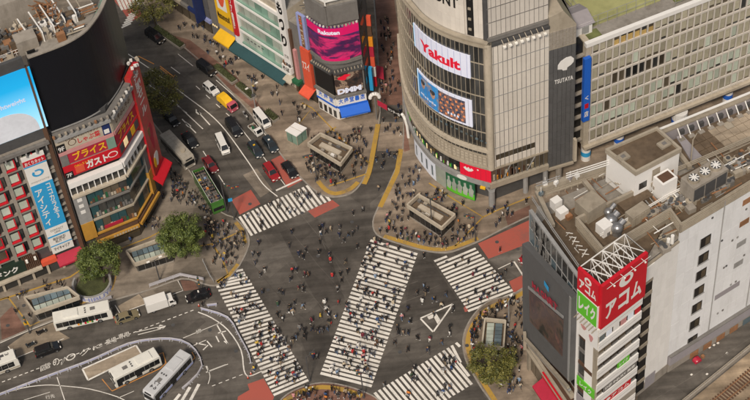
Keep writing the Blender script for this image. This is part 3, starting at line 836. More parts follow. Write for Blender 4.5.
for a_, b_ in ((.2, .34), (.62, .78)):
    bar('brace', tw, qs.W(qs.L * a_, 6.7, -.02), qs.W(qs.L * b_, 10, -.02), .28, 'grey_metal', .1)
for k in range(8):
    u = qs.L * (.22 + .095 * k)
    bar('lamp_arm', tw, qs.W(u, 41.3, -.1), qs.W(u, 40.9, 1.1), .09, 'cream')
    lp = block('flood_lamp', tw, qs.W(u, 40.75, 1.2), (.5, .45, .35), 'lamp_white', .29)
# corner column
tube('corner_column', tw, (CR[0] - .05, CR[1] + .25, 10.2), (CR[0] - .05, CR[1] + .25, 41.2), .72, 'cream', 20)
tube('corner_column', tw, (CR[0] - .1, CR[1] + 1.0, 41.2), (CR[0] - .1, CR[1] + 1.0, 55), .6, 'dark_metal', 16)
tube('street_column', tw, (CR[0] - .1, CR[1] + .2, 0), (CR[0] - .1, CR[1] + .2, 4.2), .62, 'grey_metal', 18)
for dx, dy in ((-1.4, .6), (1.3, .5), (-.2, 1.8)):
    bar('column_branch', tw, (CR[0] - .1, CR[1] + .2, 3.6), (CR[0] - .1 + dx, CR[1] + .2 + dy, 5.4), .3, 'grey_metal')
for u in (.62, .98):
    q = qs.W(qs.L * u, 0, -.6); tube('street_column', tw, q, q + Vector((0, 0, 5.4)), .5, 'grey_metal', 14)
# ---- dark louvred wing
zb = qw.at(548.6, 168)[1]; zdk = qw.at(564, 47)[1]
zl = qw.at(551, 17.6)[1]; zr = qw.at(577, 24)[1]
zpk = qw.at(564.4, 11)[1]
wing = thing('louvred_block', 'dark grey louvred block with a white leaf emblem beside the glass tower', 'building', (36, 212, 0))
wp = [(ER[0] + .05, ER[1] + .3), (FR_[0], FR_[1] + .3), (FR_[0] - 3.2, 222), (ER[0] + 2.5, 222)]
prism('core', wing, wp, 5.0, zr - .5, 'dark_metal')
qw.poly('roof_gable', wing, [(0.05, zdk), (qw.L, zdk), (qw.L, zr), (qw.L * .52, zpk), (.05, zl)], -.1, 'beige_metal', 9.0)
for i in range(6):
    for k in range(16):
        a = zb + (zdk - zb) * k / 16; b = zb + (zdk - zb) * (k + 1) / 16
        qw.box('louvre_panel', wing, qw.L * i / 6 + .03, qw.L * (i + 1) / 6 - .03, a + .05, b - .05, -.3, 0, 'mid_grey' if False else 'dark_panel' if 'dark_panel' in MATS else 'dark_metal')
for i in range(8):
    for k in range(5):
        a = zdk + .3 + (zr - zdk - .6) * k / 5
        qw.box('louvre_panel', wing, qw.L * i / 8 + .05, qw.L * (i + 1) / 8 - .04, a, a + (zr - zdk - .6) / 5 - .1, -.1, .0, 'concrete')
qw.box('ledge', wing, 0, qw.L, zb - .6, zb - .1, -.3, .3, 'beige_metal')
q = qw.W(qw.L * .5, 0, -.8); tube('street_column', wing, q, q + Vector((0, 0, 5.2)), .6, 'concrete', 12)
cu, cz = qw.at(564.5, 65)
qw.poly('emblem', wing, [(cu - 1.3, cz - .6), (cu - 1.25, cz + .4), (cu - .7, cz + 1.2), (cu + .3, cz + 1.7), (cu + 1.2, cz + 1.7), (cu + 1.75, cz + 1.0), (cu + 1.7, cz + .2), (cu + 1.2, cz - .35), (cu + .5, cz - .75), (cu + .45, cz - 1.3), (cu - .3, cz - 1.2), (cu - .5, cz - .85)], .06, 'white_tile', .06)
a = qw.at(554.5, 83.2); b = qw.at(573, 77)
qw.text('lettering', wing, 'TSUTAYA', a[0], b[0], a[1] - .3, a[1] + .75, .05, 'white_tile', .03, 1.15)
qw.box('hanging_sign', wing, qw.L - .15, qw.L + .35, zb + .5, zb + 6.2, .0, .8, 'cream')

# ================================================================== WHITE OFFICE BLOCK WITH WINDOW GRID
sd = Vector((19.5, 7.2)).normalized(); S0 = Vector((40.4, 210.0))
SE = S0 + sd * 44
sf = Face([S0, SE]); sn = Vector((-sd.y, sd.x))
ob = thing('office_block', 'long cream office block with a grid of tall windows and a turf roof', 'building', (55, 222, 0))
bk = lambda u, d: tuple(S0 + sd * u + sn * d)
ZT = 31.9
prism('core', ob, [bk(.2, .45), bk(44, .45), bk(44, 30), bk(.2, 30)], 5.0, ZT - 1.0, 'dark_metal', 'roof_grey')
prism('ground_floor', ob, [bk(1.5, 3), bk(44, 3), bk(44, 29), bk(1.5, 29)], 0, 5.0, 'brown')
sf.box('end_wall', ob, -.35, .75, 5.6, ZT - .2, -8, .12, 'cream')
rows, pitch, colw = 8, 3.2, 1.42
base = 6.0
for r in range(rows):
    z0 = base + r * pitch
    sf.box('spandrel', ob, .75, 44, z0 - .14, z0 + .26, -.4, .12, 'cream_panel')
    sf.box('sill', ob, .75, 44, z0 + .26, z0 + .31, -.4, .18, 'cream_panel')
    for c in range(30):
        u0 = .9 + c * colw
        if u0 > 43: break
        if r >= 6 and c > 27: continue
        w = sf.box('window_pane', ob, u0 + .24, u0 + colw - .02, z0 + .31, z0 + pitch - .14, -.44, -.10, R.choice(['glass_brown', 'glass_brown', 'glass_brown', 'glass_dark']))
        x = R.random()
        m = None
        if r == 7 and 3 <= c <= 8: m, f = 'blind_yellow', R.uniform(.35, .6)
        elif r == 4 and 3 <= c <= 9: m = None
        elif r in (2, 1) and x < .6: m, f = 'blind_green', R.uniform(.75, .95)
        elif x < .86: m, f = 'blind', R.uniform(.75, .98)
        elif x < .95: m, f = 'blind_green', .92
        if m:
            zt = z0 + pitch - .16; zb_ = zt - (pitch - .48) * f
            if m == 'blind_yellow': zb_, zt = z0 + .33, z0 + .33 + (pitch - .6) * f
            sf.box('blind', w, u0 + .3, u0 + colw - .1, zb_, zt, -.10, -.075, m)
        if r == 0:
            sf.box('pier', ob, u0, u0 + .22, base - .3, ZT - .9, -.4, .13, 'cream_panel')
            pass
sf.box('cornice', ob, -.4, 44, ZT - .9, ZT, -.5, .32, 'white_tile')
sf.box('eave', ob, -.4, 44, 5.0, 5.65, -.4, .75, 'cream')
sf.box('eave', ob, .4, 44, 4.2, 4.95, -.6, .3, 'dark_metal')
for u in (1.2, 8.5, 21.2, 33):
    p = sf.W(u, 0, -1.4 if u != 21.2 else -.2)
    rr_ = 1.5 if u == 21.2 else .95
    c = tube('street_column', ob, p, p + Vector((0, 0, 4.3)), rr_, 'white_tile', 18)
    tube('blue_band', c, p + Vector((0, 0, 1.4)), p + Vector((0, 0, 2.5)), rr_ + .02, 'blue' if u > 5 else 'sky_blue', 18)
for k in range(7):
    u = 22.8 + k * 3
    g = sf.box('shop_window', ob, u, u + 2.6, .9, 4.0, -3.3, -2.6, 'glass_brown')
    for j in range(5):
        sf.box('shop_goods', g, u + .1 + .5 * j, u + .45 + .5 * j, 1.1, 1.6 + R.random() * 1.6, -2.6, -2.5, R.choice(['orange', 'cream', 'brown', 'deep_green', 'white', 'orange_red']))
# roof: turf courts, fence, hut
prism('turf_court', ob, [bk(2.6, 4.2), bk(17.5, 4.2), bk(17.5, 26), bk(2.6, 26)], ZT - 1.0, ZT - .8, 'roof_turf_pale')
prism('turf_bed', ob, [bk(.4, 1.2), bk(3.6, 1.2), bk(3.6, 3.2), bk(.4, 3.2)], ZT - 1.0, ZT - .6, 'roof_turf')
prism('turf_bed', ob, [bk(19.5, 2.2), bk(27, 2.2), bk(27, 9), bk(19.5, 9)], ZT - 1.0, ZT - .6, 'roof_turf')
railing(ob, [bk(2.2, 3.6), bk(17.8, 3.6), bk(17.8, 26)], ZT - 1, 3.0, 'grey_metal', 1.9)
railing(ob, [bk(2.2, 3.6), bk(2.2, 14)], ZT - 1, 3.0, 'grey_metal', 1.9)
railing(ob, [bk(19, 1.6), bk(30, 1.6)], ZT - 1, 1.6, 'grey_metal', 1.9)
for k in range(9):
    p = bk(18.3 + R.uniform(0, 5), 8 + k * 1.4); block('roof_unit', ob, (p[0], p[1], ZT - .4), (R.uniform(.8, 2), R.uniform(.8, 1.6), 1.2), R.choice(['grey_metal', 'dark_metal', 'concrete']), .36)
hp = [bk(-1.4, 2.6), bk(2.4, 2.6), bk(2.4, 7.4), bk(-1.4, 7.4)]
hw = prism('roof_hut', ob, hp, ZT - 1.1, ZT + 2.2, 'white_tile')
ridge = [Vector((*bk(-1.8, 5.0), ZT + 3.1)), Vector((*bk(2.7, 5.0), ZT + 3.1))]
e0 = [Vector((*bk(-1.8, 2.1), ZT + 2.0)), Vector((*bk(2.7, 2.1), ZT + 2.0))]; e1 = [Vector((*bk(-1.8, 7.9), ZT + 2.0)), Vector((*bk(2.7, 7.9), ZT + 2.0))]
wmesh('hut_roof', e0 + ridge + e1, [(0, 1, 3, 2), (2, 3, 5, 4), (0, 2, 4), (1, 5, 3), (0, 4, 5, 1)], 'lilac_grey' if 'lilac_grey' in MATS else 'grey_metal', hw)
sf.box('hut_shutter', hw, .3, 1.7, ZT - .3, ZT + 1.3, -2.6, -2.52, 'grey_metal')
# blue hanging sign at the end wall
zt_ = sf.at(588, 55)[1]; zb_ = sf.at(587, 117)[1]
bs = sf.box('blue_sign', ob, -1.0, .35, zb_, zt_, .15, .9, 'blue')
sf.text('lettering', bs, 'く', -.75, .05, zb_ + 5.6, zb_ + 6.6, .92, 'white', .03)
sf.box('red_mark', bs, -.75, .05, zb_ + 3.4, zb_ + 4.6, .9, .92, 'red')
sf.text('lettering', bs, '店', -.8, .1, zb_ + 1.2, zb_ + 2.7, .92, 'white', .03)
for k in range(8):
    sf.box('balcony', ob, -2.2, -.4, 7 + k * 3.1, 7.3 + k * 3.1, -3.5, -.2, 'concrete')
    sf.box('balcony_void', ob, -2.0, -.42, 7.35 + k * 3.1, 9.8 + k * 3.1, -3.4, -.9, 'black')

# ================================================================== CORNER BUILDING WITH STACKED SCREENS
A0, A1, A2 = (-9.0, 233.4), (-5.4, 229.5), (0.5, 230.5)
cl = Face([A0, A1]); cr = Face([A1, A2]); cr2 = Face([A2, (2.2, 236), (2.6, 246)])
scr = Face([(-9.0, 233.4), (-6.9, 230.6), (-5.2, 229.75), (-2.6, 229.65), (0.5, 230.5)], 4)
cb = thing('screen_building', 'dark corner building carrying a magenta video screen above a dark one', 'building', (-4, 236, 0))
foot = [A0, A1, A2, (2.2, 236), (2.6, 246), (-6, 246)]
prism('core', cb, [(-8.7, 233.6), (-5.35, 229.9), (.2, 230.85), (1.9, 236), (2.3, 245.8), (-5.8, 245.8)], 0, 29.5, 'mid_grey', 'roof_grey')
for f in (cl, cr):
    f.box('shop_front', cb, .05, f.L - .05, .1, 3.4, -.2, .1, 'white')
    for k in range(4): f.box('shop_window', cb, f.L * (k + .15) / 4, f.L * (k + .75) / 4, .4, 2.3, .1, .14, 'glass_dark')
    f.box('sign_band', cb, 0, f.L, 4.0, 6.3, -.2, .3, 'white')
    f.box('sign_edge', cb, 0, f.L, 3.45, 3.98, -.2, .34, 'blue')
    f.box('ledge', cb, -.1, f.L + .1, 6.3, 6.75, -.2, .7, 'mid_grey')
    f.box('ledge', cb, -.1, f.L + .1, 12.9, 13.5, -.2, .8, 'dark_metal')
    for k in range(9): f.box('ledge_lamp', cb, f.L * (k + .3) / 9, f.L * (k + .5) / 9, 13.5, 13.85, .4, .8, 'cream')
for k, ch in enumerate('大盛堂書店'): cr.text('lettering', cb, ch, .35 + k * 1.1, 1.25 + k * 1.1, 4.5, 5.9, .32, 'blue', .03)
for k, ch in enumerate('天盛堂'): cl.text('lettering', cb, ch, .6 + k * 1.5, 1.7 + k * 1.5, 4.5, 5.9, .32, 'blue', .03)
cr.awning('awning', cb, .3, 6.2, 3.6, 2.6, 2.0, 'blue')
dm = cl.box('dark_screen', cb, .25, cl.L - .1, 6.9, 12.7, -.1, .25, 'black')
cl.box('screen_rim', dm, .15, cl.L - .05, 6.8, 6.9, .2, .3, 'beige_metal')
dr = cr.box('video_screen', cb, .1, cr.L - .4, 6.9, 12.7, -.1, .25, 'art_dancers')
cr.text('lettering', dr, 'DMM', .35, 5.2, 7.1, 8.5, .29, 'screen_white', .06)
for x, z, a, b, m in ((1.7, 11.3, .9, .6, 'screen_red'), (2.5, 11.7, .7, .4, 'screen_red')):
    cr.disc('screen_picture', dr, x, z, a, b, .29 + z * .001 + x * .002, m, 14, wob=.16, ph=x * 3)
sc = scr.band('video_screen', cb, .1, scr.L - .1, 16.4, 24.6, -.2, .35, 'art_magenta')
scr.band('screen_header', sc, .15, scr.L - .15, 22.6, 24.5, .35, .37, 'screen_magenta')
scr.text('lettering', sc, 'Rakuten', scr.L * .30, scr.L * .66, 22.9, 23.95, .39, 'screen_white', .04)
scr.band('screen_caption', sc, scr.L * .30, scr.L * .78, 16.15, 16.75, .36, .41, 'screen_magenta')
scr.band('screen_sill', cb, .1, scr.L - .1, 15.4, 16.1, -.2, .5, 'mid_grey')
for k in range(16):
    u = scr.L * (k + .5) / 16
    q = scr.W(u, 24.8, .2); block('roof_spot', cb, q, (.3, .3, .35), R.choice(['cream', 'grey_metal', 'white']), R.random())
for f in (cl, cr): f.band('frieze', cb, -.2, f.L + .2, 25.2, 29.6, -.4, .1, 'mid_grey')
for i in range(3):
    cr2.band('side_wall', cb, cr2.L * i / 3 + .05, cr2.L * (i + 1) / 3 - .05, .2, 29, -.3, 0, 'mid_grey')
for k in range(6): cr2.band('side_window', cb, 1.0, 3.6, 7 + k * 3.6, 8.6 + k * 3.6, 0, .04, 'glass_dark')
cr2.box('side_sign', cb, 2.4, 3.2, 4, 10, .2, .9, 'sky_blue')
for k in range(7):
    cr2.box('street_sign', cb, 4.5, 5.1, 3.2 + k * 2.7, 5.6 + k * 2.7, .25, 1.1, ['red', 'white', 'orange_red', 'crimson', 'orange', 'brown', 'orange_red'][k])
cr2.awning('awning', cb, 7, 10.5, 3.6, 2.6, 2.2, 'crimson')
zr = 29.6
for a, b in (((-8.8, 233.8), (-5.3, 230.2)), ((-5.3, 230.2), (.2, 231.2)), ((-8.8, 233.8), (-4, 240)), ((-4, 240), (2, 236)), ((-5.3, 230.2), (-1, 240)), ((.2, 231.2), (-4, 240))):
    bar('roof_truss', cb, (*a, zr + .9), (*b, zr + .9), .3, 'white')
for p in ((-8.8, 233.8), (-5.3, 230.2), (.2, 231.2), (-4, 240)): bar('truss_post', cb, (*p, zr - .1), (*p, zr + .9), .25, 'white')
block('green_board', cb, (-2.5, 238, zr + 1.5), (8.5, .5, 3.4), 'deep_green', .1)

# ================================================================== ROW OF SHOPS ALONG THE STREET
st = Face([(-41.0, 271.1), (-9.3, 234.7)])
def upx(px, py): return st.at(px, py)[0]
def shop(name, label, ua, ub, h, mat, depth=14, roof='roof_grey'):
    t = thing(name, label, 'building', st.W((ua + ub) / 2, 0, -3))
    a, b, c, d = st.pt(ua + .05, -.2), st.pt(ub - .05, -.2), st.pt(ub - .05, -depth), st.pt(ua + .05, -depth)
    prism('core', t, [tuple(a), tuple(b), tuple(c), tuple(d)], 0, h, mat, roof)
    return t
def srect(tl, br):
    a = st.at(*tl); b = st.at(*br)
    return a[0], b[0], b[1], a[1]
uA, uB, uC, uD, uE = upx(186, 8), upx(222, 35), upx(240, 40), upx(292, 60), st.L - .05
# dark shops and the navy sign
t = shop('dark_shop_building', 'dark fronted shop with a navy hanging sign at the top left of the street', uA - 9, uB, 15, 'mid_grey')
for k in range(7):
    u = uA - 8.5 + k * 2.4
    st.box('shop_window', t, u, u + 2.0, .4, 3.2, -.2, .05, 'glass_brown'); st.box('fascia', t, u, u + 2.3, 3.4, 4.3, -.2, .35, R.choice(['beige_metal', 'navy', 'lilac', 'mid_grey']))
    for j in range(4): st.box('wall_panel', t, u, u + 2.2, 4.6 + 2.6 * j, 7.0 + 2.6 * j, -.2, .02, 'dark_panel')
for k in range(3): st.box('wall_lamp', t, uB - 2 + k * .6, uB - 1.7 + k * .6, 3.9, 4.3, .36, .5, 'lit_warm')
ns = st.box('hanging_sign', t, upx(204, 10) - .1, upx(204, 10) + .35, 4.2, 13.5, .2, 2.4, 'navy')
nf = Face([st.pt(upx(204, 10) - .13, .3), st.pt(upx(204, 10) - .13, 2.3)])
nf2 = Face([st.pt(upx(204, 10) - .12, .2), st.pt(upx(204, 10) - .12, 2.4)])
# yellow-signed shop
t = shop('yellow_sign_shop', 'narrow shop with a big yellow billboard and yellow awning', uB, uC - 1.3, 24, 'cream')
ys = st.box('billboard', t, uB + .05, uC - 1.4, 5.6, 20.5, -.1, .3, 'yellow')
a = srect((220.5, 6.5), (234, 24))
um = (uB + uC - 1.4) / 2; hw_ = (uC - 1.4 - uB) / 2
st.box('billboard_picture', ys, um - hw_ * .62, um + hw_ * .62, 10.4, 16.2, .3, .33, 'white')
st.disc('billboard_picture', ys, um, 13.4, hw_ * .48, 1.9, .36, 'orange_red', 14, wob=.15)
st.text('lettering', ys, 'MatsumotoK', um - hw_ * .85, um + hw_ * .85, 7.5, 9.3, .33, 'black', .03)
st.box('fascia', t, uB + .05, uC - 1.4, 4.2, 5.5, -.1, .2, 'beige_metal')
st.awning('awning', t, uB, uC - 1.2, 4.0, 2.9, 2.4, 'yellow')
st.box('shop_front', t, uB + .1, uC - 1.5, .1, 3.4, -.2, .05, 'glass_dark')
# green glass shop with the cream pier
t = shop('green_glass_shop', 'cream shop building with pale green glass strips and a dark teal awning', uC - 1.2, uD + .4, 21.5, 'cream', 14)
st.box('pier', t, uC - 1.2, uC - .7, .2, 25, -.2, .25, 'lilac')
p1_ = st.box('pier', t, uC - .7, uC + 1.2, 2.8, 25, -.2, .4, 'white_tile')
r1 = st.box('vertical_sign', t, uC - .2, uC + .85, 6.2, 24.5, .4, .95, 'red')
st.text('lettering', r1, 'ロ\nッ\nテ\nリ\nア\n書\n房', uC - .02, uC + .68, 8, 23.5, .97, 'white', .03)
fl = [3.6, 7.7, 11.6, 15.5, 19.3]
g0, g1 = uC + 1.25, uD - 1.6
for k in range(4):
    z0, z1 = fl[k], fl[k + 1]
    st.box('spandrel', t, g0, g1, z0, z0 + .55, -.2, .5, 'white_tile'); st.box('green_sill', t, g0, g1, z0 + .55, z0 + .95, -.2, .38, 'glass_green')
    n = 7
    for j in range(n):
        u = g0 + (g1 - g0) * j / n
        st.box('window_pane', t, u + .06, u + (g1 - g0) / n - .06, z0 + 1.0, z1 - .25, -.2, .02, 'glass_pale' if R.random() < .75 else 'glass_green')
    st.box('green_head', t, g0, g1, z1 - .22, z1 - .02, -.2, .25, 'glass_green')
for k in range(5): st.box('window_mark', t, g0 + 1.3 + k * 1.1, g0 + 1.9 + k * 1.1, fl[0] + 2.2, fl[0] + 2.5, .03, .05, 'dark_metal')
st.box('cornice', t, g0, g1, 19.3, 20.2, -.2, .6, 'white_tile'); st.box('cornice', t, g0, g1, 20.2, 21.6, -.2, .2, 'cream')
for x, r, m in ((.55, .9, 'white_tile'), (.78, 1.1, 'grey_metal'), (.42, .6, 'red')):
    u = g0 + (g1 - g0) * x; q = st.W(u, 21.4, -2.4 - x)
    tube('roof_tank', t, q, q + Vector((0, 0, 1.8 * r)), r * .9, m, 14)
st.awning('awning', t, uC - 1.15, g1 + .6, 3.5, 2.6, 2.5, 'teal')
st.box('awning_rail', t, uC - 1.15, g1 + .6, 3.5, 3.75, -.1, .3, 'white')
st.box('shop_front', t, uC - 1, g1, .1, 3.4, -.2, .05, 'glass_dark')
pw = st.box('white_pier', t, g1, uD + .35, 7.0, 25.5, -.2, .7, 'white_tile')
uu = (g1 + uD + .35) / 2
for k, ch in enumerate('もつり'): st.text('lettering', pw, ch, uu - .75, uu + .75, 20.6 - k * 4.3, 23.8 - k * 4.3, .73, 'black', .05)
st.text('lettering', pw, '焼肉', uu - .6, uu + .6, 8.9, 9.8, .73, 'mid_grey', .02)
st.box('balcony', t, g1 - .8, uD + .3, 5.0, 6.6, -.2, .9, 'white')
st.text('lettering', t, 'そば', g1 - .6, uD - .2, 5.2, 6.4, .93, 'black', .04)
for k in range(9):
    u = g1 - .5 + R.random() * 2.2; q = st.W(u, 6.7 + R.random() * .6, .3 + R.random() * .4); block('potted_shrub', t, q, (.5, .5, .6), R.choice(['deep_green', 'rust', 'brown', 'dark_metal']), R.random())
st.awning('awning', t, g1 - .4, uD + .35, 3.6, 3.0, 1.6, 'cream')
# orange-signed narrow building
t = shop('orange_sign_building', 'narrow building with a tall orange banner and a red awning', uD + .45, uE, 19, 'mid_grey')
o0, o1 = uD + .45, uE
st.box('pier', t, o0, o0 + .6, .2, 17, -.2, .3, 'brown'); st.box('pier', t, o0 + .6, o0 + 1.3, 2.8, 12, -.2, .35, 'pink')
st.box('green_awning_box', t, o0, o0 + 1.9, 3.2, 4.1, -.1, 1.2, 'deep_green')
a = srect((301, 45), (318, 90))
ou0, ou1 = upx(304, 62), upx(319, 80)
og = st.box('orange_banner', t, ou0, min(ou1, uE), 4.3, 14.5, -.1, .6, 'orange_red')
st.text('lettering', og, '7スイ', ou0 + .25, min(ou1, uE) - .25, 9.0, 11.2, .63, 'white', .03)
st.awning('awning', t, ou0 - .4, uE + .1, 4.1, 3.0, 2.2, 'orange_red')
lb = st.box('lilac_panel', t, ou0 + .1, min(ou1, uE) - .1, 14.9, 23.4, -.1, .45, 'lilac')
st.box('brick_print', lb, ou0 + .8, min(ou1, uE) - .8, 15.0, 23.3, .45, .48, 'rust')
for k in range(12): st.box('brick_course', lb, ou0 + .85 + .2 * (k % 2), min(ou1, uE) - .85 - .2 * (k % 3), 15.3 + .66 * k, 15.6 + .66 * k, .48, .5, R.choice(['cream', 'orange_red', 'brown']))
for k in range(14):
    q0 = st.W(ou0 + R.uniform(-.5, 2.6), 19 + R.random() * 5, -1 - R.random() * 3); q1 = q0 + Vector((R.uniform(-2, 2), R.uniform(-2, 2), R.uniform(.5, 3)))
    bar('roof_scaffold', t, q0, q1, .12, R.choice(['grey_metal', 'white', 'mid_grey']))
st.box('shop_front', t, o0 + .1, o1, .1, 3.2, -.2, .05, 'glass_brown')

# ================================================================== LEFT BUILDINGS
l1 = Face([(-80.0, 190.6), (-44.6, 204.6)]); l2 = Face([(-44.6, 204.6), (-41.3, 212.0), (-39.9, 217.4), (-37.5, 226)])
ub = l1.at(60.5, 172)[0]
sarc = Face([(-54.2, 201.2), (-48.5, 203.5), (-45.2, 205.9), (-43.4, 208.7), (-42.1, 212), (-40.9, 217)], 4)
rd_ = Vector((.93, .366)); rnn = Vector((-.366, .93))
lb_ = thing('red_window_block', 'beige block with red framed windows, a blue banner and a blue video screen', 'building', (-68, 202, 0))
pA, pB = l1.pt(0, -.4), l1.pt(ub - .7, -.4)
prism('core', lb_, [tuple(pA), tuple(pB), tuple(pB + rnn * 26), tuple(pA + rnn * 26)], 0, 47.5, 'dark_metal', 'roof_grey')
u1 = l1.at(2.4, 198.8); u2 = l1.at(20, 191.6)
bayw = u2[0] - u1[0]; zc = u2[1]; uc = u2[0]
fh = (l1.at(14.4, 177)[1] - l1.at(28.8, 215.6)[1]) / 3
zs = zc - fh * 4
for k in range(-1, 9):
    z = zc + (k - 4) * fh
    if z < 6 or z > 33: continue
    l1.box('spandrel', lb_, 0, ub - .8, z - fh * .5 - .28, z - fh * .5 + .28, -.4, .05, 'concrete')
    for c in range(-4, 3):
        u = uc + c * bayw
        if u < 0 or u > ub - 2.4: continue
        l1.box('window_pane', lb_, u - bayw * .36, u + bayw * .42, z - fh * .34, z + fh * .36, -.4, -.16, 'glass_dark')
        w = l1.box('window_pane', lb_, u - bayw * .34, u + bayw * .16, z - fh * .28, z + fh * .22, -.16, -.08, R.choice(['blind_green', 'glass_pale', 'blind_green', 'glass_brown']))
        l1.box('red_frame', w, u + bayw * .17, u + bayw * .23, z - fh * .40, z + fh * .26, -.2, .3, 'red')
        l1.box('red_frame', w, u - bayw * .34, u + bayw * .16, z - fh * .40, z - fh * .33, -.2, .3, 'red')
for c in range(-5, 4):
    u = uc + (c + .5) * bayw + .25
    if 0 < u < ub - 2: l1.box('pier', lb_, u - .33, u + .33, 5.5, 34, -.4, .14, 'concrete')
for k in range(9): l1.box('stair_slab', lb_, ub - 2.6, ub - .75, 6 + k * 3.2, 6.25 + k * 3.2, -.4, .1, 'concrete')
# blue vertical banner
q = [l1.at(*p) for p in ((18.5, 157), (53.6, 253), (43, 150), (72.8, 243.6))]
b0, b1 = (q[0][0] + q[1][0]) / 2, (q[2][0] + q[3][0]) / 2; zt, zb = (q[0][1] + q[2][1]) / 2, (q[1][1] + q[3][1]) / 2
bn = l1.box('banner', lb_, b0, b1, zb, zt, .15, .5, 'white'); H = zt - zb; w = b1 - b0
def bz(f): return zt - H * f
l1.box('banner_red', bn, b0, b1, bz(.085), bz(.035), .5, .53, 'red'); l1.text('lettering', bn, 'おくりネット', b0 + .3, b1 - .3, bz(.08), bz(.045), .55, 'white', .03)
l1.box('banner_line', bn, b0, b1, bz(.10), bz(.088), .5, .53, 'sky_blue')
for k in range(18):
    a = 2 * math.pi * k / 18; a2 = 2 * math.pi * (k + .9) / 18
    um_, zm_ = (b0 + b1) / 2, bz(.175)
    if k != 6: l1.poly('ring_emblem', bn, [(um_ + r * w * math.cos(t_) * .9, zm_ + r * w * math.sin(t_) * .72) for r, t_ in ((.17, a), (.29, a), (.29, a2), (.17, a2))], .54, 'sky_blue')
l1.text('lettering', bn, 'moyorocity', b0 + .35, b1 - .35, bz(.262), bz(.24), .53, 'grey_metal', 0)
l1.box('banner_blue', bn, b0, b1, bz(.73), bz(.28), .5, .53, 'sky_blue')
l1.text('lettering', bn, 'ア\nイ\nシ\nテ\nィ', b0 + w * .1, b0 + w * .44, bz(.70), bz(.33), .56, 'white', .02)
l1.text('lettering', bn, 'コ\nコ\nカ\nラ\n全\n3', b0 + w * .62, b0 + w * .88, bz(.66), bz(.30), .56, 'white', .02)
l1.text('lettering', bn, 'CONTACT\nLENS', b0 + w * .2, b0 + w * .8, bz(.80), bz(.755), .53, 'mid_grey', .01)
l1.box('banner_line', bn, b0, b1, bz(.83), bz(.815), .5, .53, 'sky_blue'); l1.text('lettering', bn, '眼科診察\n処方箋', b0 + w * .2, b0 + w * .8, bz(.90), bz(.84), .53, 'mid_grey', .02)
l1.box('banner_line', bn, b0, b1, bz(.925), bz(.915), .5, .53, 'sky_blue'); l1.text('lettering', bn, 'マイキャリア', b0 + w * .1, b0 + w * .85, bz(.975), bz(.94), .53, 'black', .02)
# blue screen with its frame
zb0 = l1.at(0, 142.8)[1]; zb1 = l1.at(48, 123.6)[1]; ztop = l1.at(28.8, 64.7)[1]
zl, zh = (zb0 + zb1) / 2, ztop
bsu = l1.at(29, 64.7)[0]
fr_ = l1.box('screen_frame', lb_, 1, ub - .35, zl - 2.4, zh + 2.2, -.3, .35, 'dark_metal')
sb = l1.box('video_screen', lb_, 4, bsu - .1, zl, zh, .35, .5, 'screen_sky')
l1.text('lettering', sb, 'lightweight', l1.at(25, 100)[0] - 5.4, l1.at(25, 100)[0], l1.at(25, 101)[1], l1.at(25, 96)[1] + .3, .53, 'screen_white', .02)
uc_, zc_ = l1.at(8, 140)
l1.poly('screen_picture', sb, [(4.1, zl + .05), (bsu - 1.5, zl + .05)] + [(bsu - 6.5 + 5.0 * math.cos(t_), zl + .05 + 5.6 * math.sin(t_) ** .75) for t_ in [math.pi * .5 * i / 10 for i in range(1, 11)]] + [(4.1, zl + 5.2)], .53, 'screen_grey', .02)
l1.box('frame_ledge', lb_, 1, ub - .4, zl - 3.6, zl - 3.0, -.3, 1.0, 'mid_grey'); l1.box('frame_ledge', lb_, 1, ub - .4, zl - 2.95, zl - 2.45, -.3, .4, 'concrete')
for k in range(14): l1.box('bracket', lb_, 2 + k * 1.85, 2.25 + k * 1.85, zl - 5.0, zl - 3.0, -.2, .8, 'grey_metal')
# street level
l1.box('fascia', lb_, l1.at(0, 275)[0] - 6, l1.at(24, 262)[0], 3.6, 6.4, -.4, .5, 'dark_green')
l1.text('lettering', lb_, 'ドンク', l1.at(-4, 275)[0], l1.at(17, 265)[0], 4.2, 5.7, .53, 'white', .04)
f0, f1 = l1.at(22, 262)[0], l1.at(38, 256)[0]
for k in range(9): l1.box('timber_slat', lb_, f0 + (f1 - f0) * k / 9 + .05, f0 + (f1 - f0) * (k + 1) / 9 - .05, 3.4, 6.6, -.3, .4 + .05 * (k % 2), 'brown')
for k in range(2): l1.box('wall_lamp', lb_, f0 + .6 + k * 1.6, f0 + 1.0 + k * 1.6, 5.6, 6.3, .45, .8, 'lamp_white')
l1.box('ledge', lb_, 0, f1, 2.9, 3.35, -.3, 1.1, 'cream')
for k in range(8):
    u = ub - 2 - k * 2.9; l1.box('shop_window', lb_, u - 2.4, u, .2, 2.7, -.3, .05, 'glass_dark'); l1.box('shop_pier', lb_, u, u + .45, .1, 2.9, -.3, .35, 'cream')
l1.box('orange_fascia', lb_, f1 + .1, l1.at(58, 263)[0], 3.0, 4.0, -.3, .7, 'orange_red')
l1.awning('awning', lb_, l1.at(57, 262)[0], ub - .3, 3.8, 2.8, 2.0, 'crimson')
